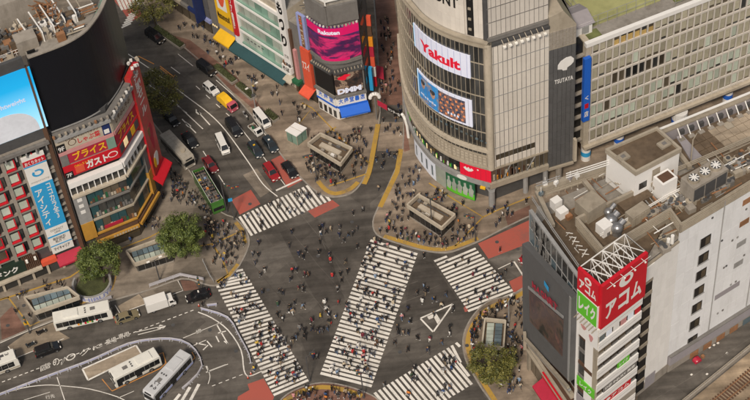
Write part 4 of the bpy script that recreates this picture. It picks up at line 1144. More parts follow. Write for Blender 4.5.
# roof: machines, pipes, frames
def roof_clutter(parent, z, region, n, mats, seed, hmax=2.4):
    mats = mats + ['rust', 'roof_brown', 'mid_grey', 'dark_metal']
    rr = random.Random(seed)
    for k in range(n):
        x, y = rr.uniform(0, 1), rr.uniform(0, 1)
        px = lerp(lerp(region[0], region[1], x), lerp(region[3], region[2], x), y)
        c = G(*px, z)
        h = rr.uniform(.5, hmax)
        kind = rr.random()
        if kind < .5:
            o = block('roof_unit', parent, c + Vector((0, 0, h / 2)), (rr.uniform(.4, 1.7), rr.uniform(.4, 1.3), h), rr.choice(mats), .37 + rr.choice((0, 0, .1)))
            if rr.random() < .6: tube('fan', o, c + Vector((0, 0, h)), c + Vector((0, 0, h + .12)), .35, 'dark_metal', 12)
        elif kind < .85:
            a = .37 + rr.choice((0, math.pi / 2)); l = rr.uniform(2, 6)
            d = Vector((math.cos(a), math.sin(a), 0)) * l
            tube('pipe', parent, c + Vector((0, 0, .4 + h * .3)), c + d + Vector((0, 0, .4 + h * .3)), rr.uniform(.06, .15), rr.choice(['grey_metal', 'white', 'beige_metal', 'rust']), 8)
        else:
            tube('vent', parent, c, c + Vector((0, 0, h)), rr.uniform(.2, .45), rr.choice(mats), 10)
mats_ = ['concrete', 'beige_metal', 'grey_metal', 'cream', 'mid_grey', 'white']
roof_clutter(lb_, 47.5, ((-8, 40), (30, 24), (26, 52), (-5, 64)), 80, mats_ + ['roof_brown', 'rust'], 3)
block('plant_room', lb_, G(6, 8, 47.5) + Vector((0, 0, 2)), (13, 9, 5), 'concrete', .37)
block('plant_room', lb_, G(28, 48, 47.5) + Vector((0, 0, 1.3)), (3.6, 2.6, 2.9), 'concrete', .37)
block('vent_slot', lb_, G(31, 51.5, 48.9) , (1.4, .3, .5), 'black', .37)
railing(lb_, [tuple(G(x, y, 47.5)[:2]) for x, y in ((-10, 66), (26, 52))], 47.5, 1.2, 'white')

def xy_(v): return (v[0], v[1])
bb = thing('black_screen_building', 'corner building with a huge curved black screen over restaurant signs', 'building', (-46, 212, 0))
ue = l1.L
poly_b = [tuple(l1.pt(ub + .1, -.6)), tuple(l1.pt(ue, -.7) + Vector((-.2, .3))), tuple(l2.pt(8.1, -.7)), tuple(l2.pt(12.4, -.7)), (-46, 219), (-57, 215)]
prism('core', bb, poly_b, 0, 33.5, 'dark_metal')
prism('core', bb, [tuple(sarc.pt(sarc.L * i / 12, -.7)) for i in range(13)] + [xy_(G(98, 8, 48)), xy_(G(78, 22, 48)), xy_(G(44, 18, 48)), xy_(G(22, 44, 48))], 33, 48.0, 'dark_metal', 'roof_grey')
sarc.band('black_screen', bb, 0, sarc.L, 33.2, 50.4, -.45, 0, 'screen_black')
sarc.band('screen_rim', bb, -.05, sarc.L, 50.4, 50.65, -.6, .08, 'concrete')
sarc.band('screen_rim', bb, -.05, sarc.L, 32.9, 33.18, -.6, .06, 'grey_metal')
nb = 22
for k in range(nb):
    u = sarc.L * k / (nb - 1)
    bar('screen_stay', bb, sarc.W(u, 50.2, -.6), sarc.W(u, 48.1, -2.2), .14, 'glass_green' if k > 13 else 'beige_metal')
    if k % 2: bar('screen_post', bb, sarc.W(u, 48, -.6), sarc.W(u, 50.3, -.6), .16, 'grey_metal')
sarc.band('catwalk', bb, 0, sarc.L, 48.05, 48.15, -2.4, -.7, 'mid_grey')
bar('corner_post', bb, l1.W(ub - .3, 2, .15), l1.W(ub - .3, 49.5, .15), .75, 'brown'); bar('corner_post', bb, l1.W(ub + .12, 2, .1), l1.W(ub + .12, 33, .1), .2, 'concrete')
zv = [l1.at(*p)[1] for p in ((57, 139.6), (61, 152), (64, 166), (67.5, 177), (69, 182), (72.5, 191))]
zv = [31.2, 27.6, 24.0, 20.9, 20.6, 18.3] if not (28 < zv[0] < 34) else zv
U0 = ub + .55
def both(name, z0, z1, o, mat, ua=None):
    l1.box(name, bb, U0 if ua is None else ua, ue, z0, z1, -.6, o, mat); l2.box(name, bb, 0.02, 8.1, z0, z1, -.6, o, mat)
z9, z8, z7, z6, zw, zx = zv
both('ledge', z9 + .1, z9 + .7, .9, 'grey_metal'); both('ledge', z9 + .9, z9 + 1.3, .5, 'mid_grey')
for k in range(13):
    u = U0 + k * 1.1
    if u < ue: block('floodlight', bb, l1.W(u, z9 + 1.5, .9), (.4, .4, .5), R.choice(['concrete', 'beige_metal', 'rust']), .4)
for k in range(7): block('floodlight', bb, l2.W(.6 + k, z9 + 1.5, .9), (.4, .4, .5), R.choice(['concrete', 'white']), .4)
both('cream_sign', z8 + .15, z9, .25, 'cream')
wd = ue - U0
l1.box('floor_number_board', bb, U0, U0 + 1.5, z8 - .2, z8 + 1.9, .25, .3, 'black'); l1.text('lettering', bb, '9F', U0 + .2, U0 + 1.3, z8 + .3, z8 + 1.4, .33, 'white', .02)
l1.text('lettering', bb, 'しゃぶしゃぶバイキング', U0 + wd * .18, U0 + wd * .78, z9 - .95, z9 - .2, .28, 'brown', .02)
l1.text('lettering', bb, 'しゃぶ葉', U0 + wd * .38, U0 + wd * .78, z8 + .6, z9 - 1.2, .28, 'red', .02)
l1.disc('emblem', bb, U0 + wd * .28, z8 + 1.5, .75, .75, .28, 'brown'); l1.disc('emblem', bb, U0 + wd * .28, z8 + 1.5, .6, .6, .3, 'cream')
l1.box('photo_board', bb, U0 + wd * .83, U0 + wd * .97, z8 + .2, z9 + .1, .25, .32, 'navy'); l1.box('photo_board', bb, U0 + wd * .85, U0 + wd * .94, z8 + .5, z8 + 1.5, .32, .35, 'white')
l2.text('lettering', bb, 'しゃぶしゃぶ', 1.2, 7, z8 + .9, z9 - .5, .28, 'brown', .02)
both('pink_fascia', z8 - .75, z8 + .05, .35, 'pink'); both('red_sign', z7 + .2, z8 - .8, .2, 'crimson')
l1.text('lettering', bb, 'ブライス', U0 + wd * .22, U0 + wd * .82, z7 + .5, z8 - 1.0, .24, 'yellow', .03); l1.box('green_board', bb, U0 + wd * .84, ue - .1, z7 + .1, z8 - .7, .2, .4, 'glass_green')
l1.box('grey_board', bb, U0, U0 + 1.4, z7 + .1, z8 - .8, .2, .3, 'mid_grey')
l2.text('lettering', bb, 'ブライス', 1.0, 7, z7 + .5, z8 - 1.0, .24, 'yellow', .03)
both('sign_gap', z7 - .15, z7 + .2, .1, 'concrete'); both('red_sign', z6, z7 - .15, .28, 'red')
l1.text('lettering', bb, 'Cafeレストラン', U0 + wd * .2, U0 + wd * .52, z7 - 1.1, z7 - .45, .31, 'yellow', .02); l1.text('lettering', bb, 'ガスト', U0 + wd * .40, U0 + wd * .80, z6 + .45, z7 - .5, .33, 'white', .05)
l1.box('orange_board', bb, U0 + wd * .2, U0 + wd * .36, z6 + .3, z6 + 1.9, .28, .33, 'orange_red'); l1.disc('red_badge', bb, U0 + wd * .89, z6 + 1.5, .95, .7, .33, 'white'); l1.disc('red_badge', bb, U0 + wd * .89, z6 + 1.5, .75, .52, .36, 'red')
l1.box('floor_number_board', bb, U0, U0 + 1.5, z6 - .2, z6 + 1.3, .28, .34, 'black'); l1.text('lettering', bb, '7F', U0 + .25, U0 + 1.25, z6 + .1, z6 + 1.0, .37, 'white', .02)
for k in range(5): l2.box('sign_board', bb, .4 + k * 1.5, 1.7 + k * 1.5, z6 + .5, z7 - .6, .28, .34, ['dark_metal', 'lit_warm', 'dark_metal', 'yellow', 'dark_metal'][k])
both('white_fascia', zw - 1.35, zw - .1, .5, 'white_tile')
zq = zw - 1.45
both('window_strip', zq - 2.2, zq, -.2, 'glass_dark')
for k in range(9): l1.box('window_mullion', bb, U0 + wd * k / 9, U0 + wd * k / 9 + .18, zq - 2.2, zq, -.2, .1, 'white_tile')
for k in range(6): l2.box('window_mullion', bb, .3 + k * 1.3, .45 + k * 1.3, zq - 2.2, zq, -.2, .1, 'white_tile')
both('ledge', zq - 2.65, zq - 2.2, .6, 'cream')
zg = zq - 2.7
ng = 3; gh = (zg - 4.9) / ng
for k in range(ng):
    z0 = zg - gh * (k + 1)
    for j in range(5):
        a = U0 + 2.6 + (wd - 2.6) * j / 5; b = U0 + 2.6 + (wd - 2.6) * (j + 1) / 5
        pn = l1.box('window_pane', bb, a + .04, b - .04, z0 + .4, z0 + gh - .05, -.6, -.12, R.choice(['glass_dark', 'teal', 'glass_brown']))
        for q_ in range(3): l1.box('display_shelf', pn, a + .3 + .5 * q_, a + .7 + .5 * q_, z0 + .6, z0 + 1.0 + R.random(), -.12, -.08, R.choice(['brown', 'rust', 'cream', 'mid_grey', 'deep_green']))
    for j in range(4): l2.box('window_pane', bb, .1 + 2 * j, 2.0 + 2 * j, z0 + .4, z0 + gh - .05, -.6, -.12, R.choice(['glass_dark', 'teal', 'glass_brown']))
    l1.box('gold_ledge', bb, U0 + 2.5, ue + .1, z0 + .05, z0 + .38, -.5, .25, 'ochre' if k == 2 else 'beige_metal' if k else 'mid_grey'); l2.box('gold_ledge', bb, -.1, 8.1, z0 + .05, z0 + .38, -.5, .25, 'ochre' if k == 2 else 'beige_metal' if k else 'mid_grey')
l1.box('red_display', bb, U0 + wd * .4, U0 + wd * .75, 5.6, 6.3, -.1, .1, 'crimson')
l1.box('grey_panel', bb, U0, U0 + 2.4, zg - gh * 1.9, zg + .1, -.6, .2, 'grey_metal'); l1.box('orange_panel', bb, U0, U0 + 2.4, 4.6, zg - gh * 1.9, -.6, .3, 'ochre')
for k in range(3): l1.box('notice', bb, U0 + .7, U0 + 1.6, zg - 1.4 - k * 1.6, zg - .6 - k * 1.6, .2, .25, 'white')
both('orange_canopy', 3.3, 4.0, .9, 'ochre', U0 + 2.0); both('canopy_rail', 4.0, 4.45, .5, 'brown', U0 + 2.0)
for k in range(9): l1.box('canopy_letter', bb, U0 + wd * .5 + k * .55, U0 + wd * .5 + .35 + k * .55, 3.4, 3.85, .9, .93, 'cream')
l1.box('shop_front', bb, U0, ue, .1, 2.9, -.6, -.1, 'glass_brown'); l2.box('shop_front', bb, 0.2, 8, .1, 2.9, -.6, -.1, 'glass_brown')
# red banner at the road end
l3 = Face([(-41.3, 212.0), (-39.95, 216.2)])
rb = l3.box('red_banner', bb, 0, l3.L, 8.3, 33.6, -.5, .7, 'art_banner')
l3.text('lettering', rb, '洋\n服\nセ\nー\nル', l3.L * .22, l3.L * .8, 23, 33, .73, 'white', .03)
l3.disc('banner_picture', rb, l3.L * .55, 17, .9, 3.2, .74, 'crimson', 16, wob=.2); l3.disc('banner_picture', rb, l3.L * .4, 18.4, .5, 1.2, .76, 'rust', 12, wob=.2); l3.disc('banner_picture', rb, l3.L * .5, 11, .9, 1.7, .75, 'white', 14, wob=.15); l3.disc('banner_picture', rb, l3.L * .3, 10.6, .5, 1.3, .77, 'yellow', 12)
l3.box('yellow_panel', bb, -1.5, 0, 4.7, 10.5, -.4, .3, 'ochre'); l3.box('grey_panel', bb, -1.5, 0, 10.6, 20, -.4, .25, 'mid_grey')
l3.awning('awning', bb, -.5, l3.L + 1, 8.2, 6.5, 2.0, 'red')
for k in range(9):
    q = l3.W(1.5 + R.random() * 3, 33.4 + R.random() * 1.6, R.uniform(-.6, .8)); block('roof_light', bb, q, (.5, .4, .5), R.choice(['white', 'cream', 'dark_metal']), R.random())
# roof behind the black screen
roof_clutter(bb, 48.0, ((30, 40), (50, 16), (92, 12), (66, 40)), 90, mats_ + ['roof_brown', 'rust'], 8, 1.6)
for k in range(30):
    c = G(R.uniform(40, 56), R.uniform(4, 26), 48.0); bar('scaffold_bar', bb, c + Vector((0, 0, R.random() * 2)), c + Vector((R.uniform(-3, 3), R.uniform(-3, 3), R.uniform(1, 4))), .16, 'rust')
for i in range(5):
    p0 = G(34 + i * 11, 48 - i * 6.6, 48.0); p1 = G(20 + i * 11, 28 - i * 7, 48.0)
    bar('roof_frame', bb, p0 + Vector((0, 0, 2)), p1 + Vector((0, 0, 2)), .22, 'white'); bar('frame_post', bb, p0, p0 + Vector((0, 0, 2)), .2, 'white')

# ================================================================== WHITE BUILDING WITH THE RED AND GREEN SIGN
def xy(v): return (v[0], v[1])
La, Ma, Na, Oa = (23.45, 164.3), (28.75, 149.9), (31.2, 146.0), (38.8, 151.4)
Ob, Ka = tuple(G(646, 268, 34.4)[:2]), tuple(G(681, 226, 38.3)[:2])
kd = Vector((12.2, 6.8)).normalized()
Qa = tuple(Vector(Ka) + kd * 40)
kn = Vector((-kd.y, kd.x))
back = [tuple(Vector(Qa) + kn * 14), xy(G(750, 118, 37.5)), xy(G(625, 160, 37.5)), xy(G(537, 190, 39))]
wb = thing('white_building', 'white building with railed roof, red and green corner sign and grey side screen', 'building', (45, 165, 0))
ZR, ZU = 36.2, 38.3
gl = Face([La, Ma]); sl = Face([Ma, Na]); sr = Face([Na, Oa]); tl_ = Face([Ob, Ka]); lw = Face([Ka, Qa]); rc = Face([Oa, Ob])
ins = lambda p, d: (p[0] + d[0], p[1] + d[1])
prism('core', wb, [ins(La, (.35, .1)), ins(Ma, (.35, .1)), ins(Na, (.05, .4)), ins(Oa, (-.3, .25)), ins(Ob, (-.2, .3)), ins(Ka, (-.1, .3)), ins(Qa, (-.1, .3))] + back, 0, ZR - 1.2, 'dark_metal', 'roof_grey')
# -- long white wall with slab joints
n = 8
for i in range(22):
    u = i * 1.85
    if u > lw.L - 1.85: break
    for k in range(8): lw.box('wall_panel', wb, u + .02, u + 1.83, 4.6 + k * 4.2 + .02, 4.6 + (k + 1) * 4.2 - .02, -.3, R.uniform(-.008, .008), 'white_wall')
for k in range(7):
    uw, z = lw.at(706 - 2.2 * k, 236.5 + 16.6 * k)
    w_ = lw.box('window_recess', wb, uw - 1.1, uw + 1.1, z - 2.3, z, -.05, .02, 'black'); lw.box('window_pane', w_, uw, uw + .9, z - 2.1, z - .3, .02, .05, 'glass_brown'); lw.box('window_frame', w_, uw - 1.2, uw + 1.2, z - 2.45, z - 2.3, -.02, .14, 'grey_metal'); lw.box('window_jamb', w_, uw - 1.2, uw - 1.1, z - 2.3, z, -.02, .12, 'grey_metal')
for k in range(4):
    lw.box('wall_grille', wb, 13.0, 15.0, 35.2 - k * 5.2 - 1.3, 35.2 - k * 5.2, 0, .05, 'rust' if k < 2 else 'grey_metal')
for u, z in ((6.4, 35.5), (9.2, 28), (11, 20.3), (16.7, 32)): lw.box('wall_vent', wb, u, u + .35, z, z + .35, 0, .12, 'dark_metal')
for u in (8.9, 17.4):
    tube('drain_pipe', wb, lw.W(u, 4.7, .12), lw.W(u, 38, .12), .09, 'grey_metal', 8)
for k in range(9): lw.box('wall_vent', wb, 10.5 + 1.1 * (k % 5), 10.85 + 1.1 * (k % 5), 8 + 6.1 * (k // 2), 8.4 + 6.1 * (k // 2), 0, .1, R.choice(['grey_metal', 'mid_grey']))
lw.box('stain_panel', wb, 9.5, 15.0, 12.5, 13.8, 0, .03, 'lilac_grey')
lw.box('lower_canopy', wb, .2, lw.L, 2.2, 4.5, -.2, .5, 'lilac_grey'); lw.box('lower_ledge', wb, .2, lw.L, 4.5, 4.7, -.2, .6, 'mid_grey'); lw.box('plinth', wb, .2, lw.L, 0, 2.15, -.2, .2, 'concrete')
for k in range(10): lw.box('street_hatch', wb, 5 + k * 3, 6.8 + k * 3, .1, 1.5, .3, .4, R.choice(['grey_metal', 'rust', 'glass_blue', 'mid_grey']))
# -- white tiled wall
for i in range(5):
    for k in range(13):
        tw_ = (tl_.L - 1.8) / 5; u = 1.8 + tw_ * i; z = 2.4 + k * 2.46
        tl_.box('wall_tile_panel', wb, u + .012, u + tw_ - .012, z + .012, z + 2.458, -.3, 0, 'white_tile')
tl_.box('plinth', wb, 0, tl_.L, 0, 2.35, -.3, .05, 'concrete'); tl_.box('notice', wb, 2.0, 4.4, .3, 3.6, .05, .1, 'lilac_grey')
tl_.box('coping', wb, 0, tl_.L, 34.4, 34.7, -.4, .06, 'roof_cream')
tl_.box('stair_head', wb, -.05, 1.78, 31.0, 34.4, -.2, .18, 'white_tile')
# -- dark stair strip between the tiled wall and the striped front
for k in range(10):
    tl_.box('stair_void', wb, -.05, 1.75, 1.0 + k * 3.35, 3.45 + k * 3.35, -.2, .06, 'black'); tl_.box('stair_front', wb, -.05, 1.75, 3.45 + k * 3.35, 4.3 + k * 3.35, -.2, .16, 'roof_cream' if k < 9 else 'white_tile')
# -- striped office front
fs = 3.62; zb = 1.2
for k in range(9):
    z = 33.6 - fs * (k + 1)
    if z < -1: break
    sr.box('spandrel', wb, 0, sr.L, z + 1.75, z + fs - .05, -.3, .12, 'white_tile'); sr.box('spandrel_joint', wb, 0, sr.L, z + 2.62, z + 2.68, .12, .14, 'grey_metal')
    for j in range(6):
        u = sr.L * j / 6
        w_ = sr.box('window_pane', wb, u + .08, u + sr.L / 6 - .08, z + .05, z + 1.7, -.3, -.1, R.choice(['glass_dark', 'glass_dark', 'glass_brown']))
        if k == 0: sr.box('window_board', w_, u + .2, u + sr.L / 6 - .2, z + .2, z + 1.6, -.1, .02, ['glass_blue', 'screen_grey', 'white', 'pink', 'screen_grey', 'red'][j])
    sr.box('sill', wb, 0, sr.L, z - .12, z + .05, -.3, .16, 'white_tile')
for k, (ua, ubb, m, s_, tm) in enumerate(((.50, .78, 'green', 'レイク', 'white'), (.18, .98, 'mid_grey', 'D＠ INJURY 美容', 'white'), (.2, .86, 'red', '●アコム', 'white'))):
    z = 33.6 - fs * (4.0 + k) + .1
    s__ = sr.box('shop_sign', wb, sr.L * ua, sr.L * ubb, z, z + 1.55, -.05, .06, m); sr.text('lettering', s__, s_, sr.L * (ua + .04), sr.L * (ubb - .04), z + .3, z + 1.2, .08, tm, .03)
sr.box('shop_front', wb, 2, sr.L, .2, 33.6 - fs * 6 - .1, -.25, .1, 'concrete')
# -- narrow left front under the sign
wdt = sl.L
sl.box('white_panel', wb, wdt * .42, wdt * .80, .5, 33.4, -.2, .14, 'white_tile'); sl.box('edge_fin', wb, wdt * .80, wdt, .5, 33.4, -.2, .1, 'beige_metal'); sl.box('edge_fin', wb, 0, .35, .5, 36, -.2, .3, 'white_tile')
sl.box('top_panel', wb, .4, wdt, 28.5, 33.5, -.2, .2, 'white_tile'); sl.disc('emblem', wb, 1.5, 31.2, .6, .5, .24, 'pink', 12, wob=.2); sl.disc('emblem', wb, 3.2, 30.2, .45, .8, .24, 'pink', 12, wob=.2)
for k in range(8):
    z = 1 + k * 3.45; sl.box('window_pane', wb, .4, wdt * .41, z + .2, z + 2.6, -.2, .04, 'glass_dark'); sl.box('floor_band', wb, .4, wdt * .41, z + 2.65, z + 3.4, -.2, .1, 'brown' if k % 2 else 'mid_grey')
    if k in (2, 5): sl.box('floor_band', wb, wdt * .42, wdt * .8, z + 2.3, z + 3.3, .14, .17, 'brown')
for z, m in ((15.5, 'green'), (6, 'red')):
    for f, ua, ubb in ((sl, .1, .97),):
        g_ = f.box('band_sign', wb, wdt * ua, wdt * ubb, z, z + 2.2, .15, .3, m); f.text('lettering', g_, 'レイク' if m == 'green' else 'アコム', wdt * .25, wdt * .85, z + .4, z + 1.7, .32, 'white', .03)
sl.box('band_sign', wb, wdt * .1, wdt * .97, 11, 13, .15, .28, 'lilac_grey')
for k in range(7): bar('sign_lamp', wb, sl.W(wdt * (k + .5) / 7, 33.6, .1), sl.W(wdt * (k + .5) / 7, 33.3, 1.2), .14, 'roof_cream')
# -- red and green box sign
zs0, zs1 = 34.0, 44.2; zm = 39.3
s1_ = sr.box('sign_panel', wb, -.1, sr.L, zs0, zs1, -.1, .45, 'red'); sl2 = sl.box('sign_panel', wb, 0, wdt - .05, zm + .08, zs1, -.1, .4, 'red'); sl3 = sl.box('sign_panel', wb, 0, wdt - .05, zs0, zm - .08, -.1, .4, 'white')
sl.box('sign_green', sl3, .12, wdt - .2, zs0 + .15, zm - .22, .4, .43, 'green')
# lettering: a round mark then three characters
sr.disc('ring_mark', s1_, sr.L * .52, 41.8, 1.45, 1.3, .49, 'white', 24); sr.disc('ring_mark', s1_, sr.L * .545, 41.95, .6, .55, .53, 'red', 16)
for k, ch in enumerate('アコム'): sr.text('lettering', s1_, ch, sr.L * (.08 + .29 * k), sr.L * (.32 + .29 * k), 35.6, 39.4, .49, 'white', .045)
sl.disc('ring_mark', sl2, wdt * .5, 43.1, .75, .72, .44, 'white', 20); sl.disc('ring_mark', sl2, wdt * .5, 43.1, .36, .36, .48, 'red', 14)
for k, ch in enumerate('アコム'): sl.text('lettering', sl2, ch, wdt * (.1 + .28 * k), wdt * (.34 + .28 * k), 40.2, 42.2, .44, 'white', .045)
for k, ch in enumerate('レイク'): sl.text('lettering', sl3, ch, wdt * (.1 + .28 * k), wdt * (.34 + .28 * k), 35.2, 38.2, .46, 'white', .045)
for k in range(4):
    u = sr.L * (.15 + .23 * k); bar('sign_lamp_arm', s1_, sr.W(u, 44.1, .4), sr.W(u + .1, 43.9, 1.2), .06, 'white'); block('sign_lamp', s1_, sr.W(u + .1, 43.85, 1.25), (.25, .2, .2), 'lamp_white', .6)
bar('sign_rail', s1_, sr.W(.2, 44.0, 1.0), sr.W(sr.L, 44.0, 1.0), .06, 'white')
# truss behind the sign
T0, T1, T2, T3 = Vector((*Ma, 0)), Vector((*Na, 0)), Vector((*Oa, 0)), Vector((*Ma, 0)) + (Vector((*Oa, 0)) - Vector((*Na, 0)))
T3 = T3 * .98 + T2 * .02
def tr(a, b, z, z2=None, t=.14): bar('truss_bar', wb, a + Vector((0, 0, z)), b + Vector((0, 0, z if z2 is None else z2)), t, 'white')
for z in (44.0, 41.4):
    tr(T0, T1, z); tr(T1, T2, z); tr(T2, T3, z); tr(T3, T0, z)
    m_ = 4
    for k in range(m_ + 1):
        a = T0.lerp(T3, k / m_); b = T1.lerp(T2, k / m_)
        tr(a, b, z)
        if k < m_:
            a2 = T0.lerp(T3, (k + 1) / m_); b2 = T1.lerp(T2, (k + 1) / m_); tr(a, b2, z, t=.1); tr(b, a2, z, t=.1)
            tr(a, a2, 44.0, 41.4, .09)
        tr(a, a, 38, 44, .1); tr(b, b, 38, 44, .1)
# -- dark glass side with grid
ng = 9
for i in range(ng):
    for k in range(11):
        u = gl.L * i / ng; z = 2.5 + k * 3.5
        gl.box('window_pane', wb, u + .04, u + gl.L / ng - .04, z + .04, z + 3.46, -.2, 0, 'glass_dark' if R.random() < .8 else 'glass_blue')
    gl.box('mullion', wb, gl.L * i / ng - .03, gl.L * i / ng + .03, 2, 41.2, -.1, .1, 'grey_metal')
for k in range(1, 12): gl.box('transom', wb, 0, gl.L, 2.47 + k * 3.5, 2.53 + k * 3.5, -.1, .08, 'grey_metal')
for k in range(26):
    u = gl.L * R.uniform(.02, .42); z = R.uniform(33, 40.5); gl.poly('facade_fin', wb, [(u, z - 1.1), (u + .35, z - .6), (u + .5, z + .5), (u + .1, z + .9)], .22 + .003 * k, 'mid_grey', .1)
gl.box('coping', wb, 0, gl.L, 41.0, 41.4, -.4, .15, 'grey_metal')
# -- grey framed screen on the side
pf = Face([tuple(gl.pt(-.2, 1.3)), tuple(gl.pt(gl.L + .1, 1.3))])
def pz(x, y): return pf.at(x, y)
tlp, blp, trp, brp = pz(528, 252), pz(527.6, 341.6), pz(571.5, 298), pz(571, 384)
fu0, fu1 = min(tlp[0], .1), trp[0]
pnl = pf.poly('screen_surround', wb, [(fu0, blp[1]), (fu1, brp[1]), (fu1, trp[1]), (fu0, tlp[1])], 0, 'dark_panel', 1.1)
i1, i2, i3, i4 = pz(529.5, 290), pz(530, 321), pz(563.6, 320), pz(562.5, 356)
pf.poly('video_screen', pnl, [(i2[0], i2[1]), (i4[0], i4[1]), (i3[0], i3[1]), (i1[0], i1[1])], .08, 'art_side', .06)
r1_, r2_ = pz(529, 287), pz(564, 317)
pf.poly('screen_rail', pnl, [(r1_[0], r1_[1] - .25), (r2_[0], r2_[1] - .25), (r2_[0], r2_[1] + .35), (r1_[0], r1_[1] + .35)], .2, 'grey_metal', .15)
for k, ch in enumerate('MAGNET'):
    u, z = pz(535.5 + k * 4.3, 285.5 + k * 4.0); pf.text('lettering', pnl, ch, u - .6, u + .6, z - .8, z + .8, .3, 'crimson', .05)
u, z = pz(548, 286); pf.poly('neon_mark', pnl, [(u - .7, z - .3), (u + .7, z - .6), (u + .7, z + .5), (u - .7, z + .7)], .3, 'sky_blue')
pf.poly('surround_edge', pnl, [(fu1 - .5, brp[1]), (fu1 - .02, brp[1]), (fu1 - .02, trp[1]), (fu1 - .5, trp[1])], .12, 'grey_metal', .1)
# white diagonal beams and dark ledges under the screen
a = pz(527.8, 333); b = pz(571, 384)
for k, m in enumerate(('roof_cream', 'grey_metal', 'roof_cream')):
    p0 = pf.W(a[0], a[1] - 1.2 - k * .9, .5 - k * .3); p1 = pf.W(b[0], b[1] - .6 - k * .9, .5 - k * .3); bar('sloping_beam', wb, p0, p1, .5, m, .45)
bar('sloping_beam', wb, pf.W(a[0], a[1] + .5, .6), pf.W(a[0], a[1] - 4.0, .6), .5, 'roof_cream')
for k in range(5):
    z0 = 12.6 - k * 1.7
    gl.box('balcony_ledge', wb, 0, gl.L, z0, z0 + .35, -.1, .9, R.choice(['brown', 'dark_metal', 'beige_metal']))
for k in range(7): gl.box('shop_window', wb, gl.L * k / 7 + .1, gl.L * (k + 1) / 7 - .1, .3, 3.8, -.1, .15, R.choice(['glass_pale', 'glass_brown', 'glass_blue']))
gl.awning('awning', wb, gl.L * .36, gl.L * .98, 4.8, 3.4, 2.6, 'crimson'); gl.box('red_fascia', wb, gl.L * .36, gl.L * .98, 4.9, 6.2, -.1, .8, 'red'); gl.box('corner_post', wb, -.1, .5, 0, 14, -.2, .6, 'roof_cream')
# -- roof decks
prism('roof_deck', wb, [ins(La, (.5, .2)), ins(Ma, (.4, .4)), ins(Oa, (-.6, .6)), ins(Ob, (-.3, .5)), xy(G(670, 214, ZR)), xy(G(578, 205, ZR)), xy(G(548, 212, ZR))], ZR - 1.25, ZR - .6, 'roof_brown')
Up = [G(577, 219, ZU), G(603, 250, ZU), G(670, 210, ZU), G(681, 225, ZU), lw.W(lw.L, ZU, -.15), lw.W(lw.L, ZU, -13), G(750, 135, ZU), G(662, 178, ZU)]
prism('upper_roof', wb, [xy(p) for p in Up], ZR - 2, ZU - 1.6, 'roof_cream', 'roof_brown')
parapet(wb, [xy(p) for p in (Up[7], Up[0], Up[1], Up[2], Up[3], Up[4])], ZU - 1.6, 1.9, .45, 'roof_cream')
for (pa, pb) in zip([Up[7], Up[0], Up[1], Up[2], Up[3]], [Up[0], Up[1], Up[2], Up[3], Up[4]]):
    fx = Face([xy(pa), xy(pb)])
    for k in range(4): fx.box('parapet_slat', wb, .1, fx.L - .1, ZU - 1.4 + .42 * k, ZU - 1.2 + .42 * k, .2, .3, 'beige_metal')
for k in range(60):
    c = G(R.uniform(560, 748), R.uniform(176, 236), ZU - 1.4)
    if not (c - Vector((*Ka, c.z))).dot(Vector((kn.x, kn.y, 0))) > 1.2: continue
    a = R.choice((.5, .5, 2.07)); l = R.uniform(1.5, 5)
    tube('service_pipe', wb, c + Vector((0, 0, .3)), c + Vector((math.cos(a) * l, math.sin(a) * l, .3)), R.uniform(.05, .11), R.choice(['grey_metal', 'white', 'rust', 'beige_metal']), 6)
def rails(pp, z, m='roof_cream', nn=3, t=.16, dz=.45):
    for k in range(nn):
        for a, b in zip(pp[:-1], pp[1:]): bar('roof_rail', wb, G(*a, z) + Vector((0, 0, k * dz)), G(*b, z) + Vector((0, 0, k * dz)), t, m)
rails([(603, 250), (670, 210), (681, 225), (750, 182)], ZU + .35, 'beige_metal', 2, .12, .35)
# side beams (cream) on the lower rear roof
for a, b in (((537, 192), (553, 226)), ((584, 181), (603, 205)), ((641, 168), (656, 188)), ((676, 150), (690, 168))):
    bar('roof_beam', wb, G(*a, 38.40), G(*b, 38.40), .7, 'roof_cream', .7)
for z, m, t in ((38.60, 'roof_cream', .9), (37.40, 'beige_metal', .25), (36.80, 'beige_metal', .25)):
    bar('edge_beam', wb, G(536, 191, 38.40) - Vector((0, 0, 38.40 - z)), G(627, 160, 38.40) - Vector((0, 0, 38.40 - z)), t, m, t)
for k in range(14):
    p = G(540 + 6.3 * k, 194 - 2.15 * k, 37.40); bar('edge_post', wb, p - Vector((0, 0, 1.4)), p + Vector((0, 0, .6)), .12, 'beige_metal')
rails([(532, 199), (553, 231), (579, 268)], 41.6, 'grey_metal', 2, .1, .6)
rails([(566, 178), (610, 164)], 40.40, 'white', 3, .12, .5); rails([(536, 186), (560, 178)], 40.40, 'grey_metal', 2, .1, .5)
for x, y in ((541, 196), (556, 185), (570, 180), (577, 178), (545, 186)):
    p = G(x, y, 38.80); o = block('camera_box', wb, p + Vector((0, 0, .6)), (.7, .5, .6), R.choice(['white', 'lilac_grey', 'glass_blue']), R.random()); bar('camera_mast', o, p - Vector((0, 0, .4)), p + Vector((0, 0, 2.0)), .1, 'white')
prism('sunken_roof', wb, [xy(G(x, y, 33.40)) for x, y in ((548, 217), (640, 186), (655, 196), (600, 232), (566, 244))], 32.40, 33.60, 'roof_brown')
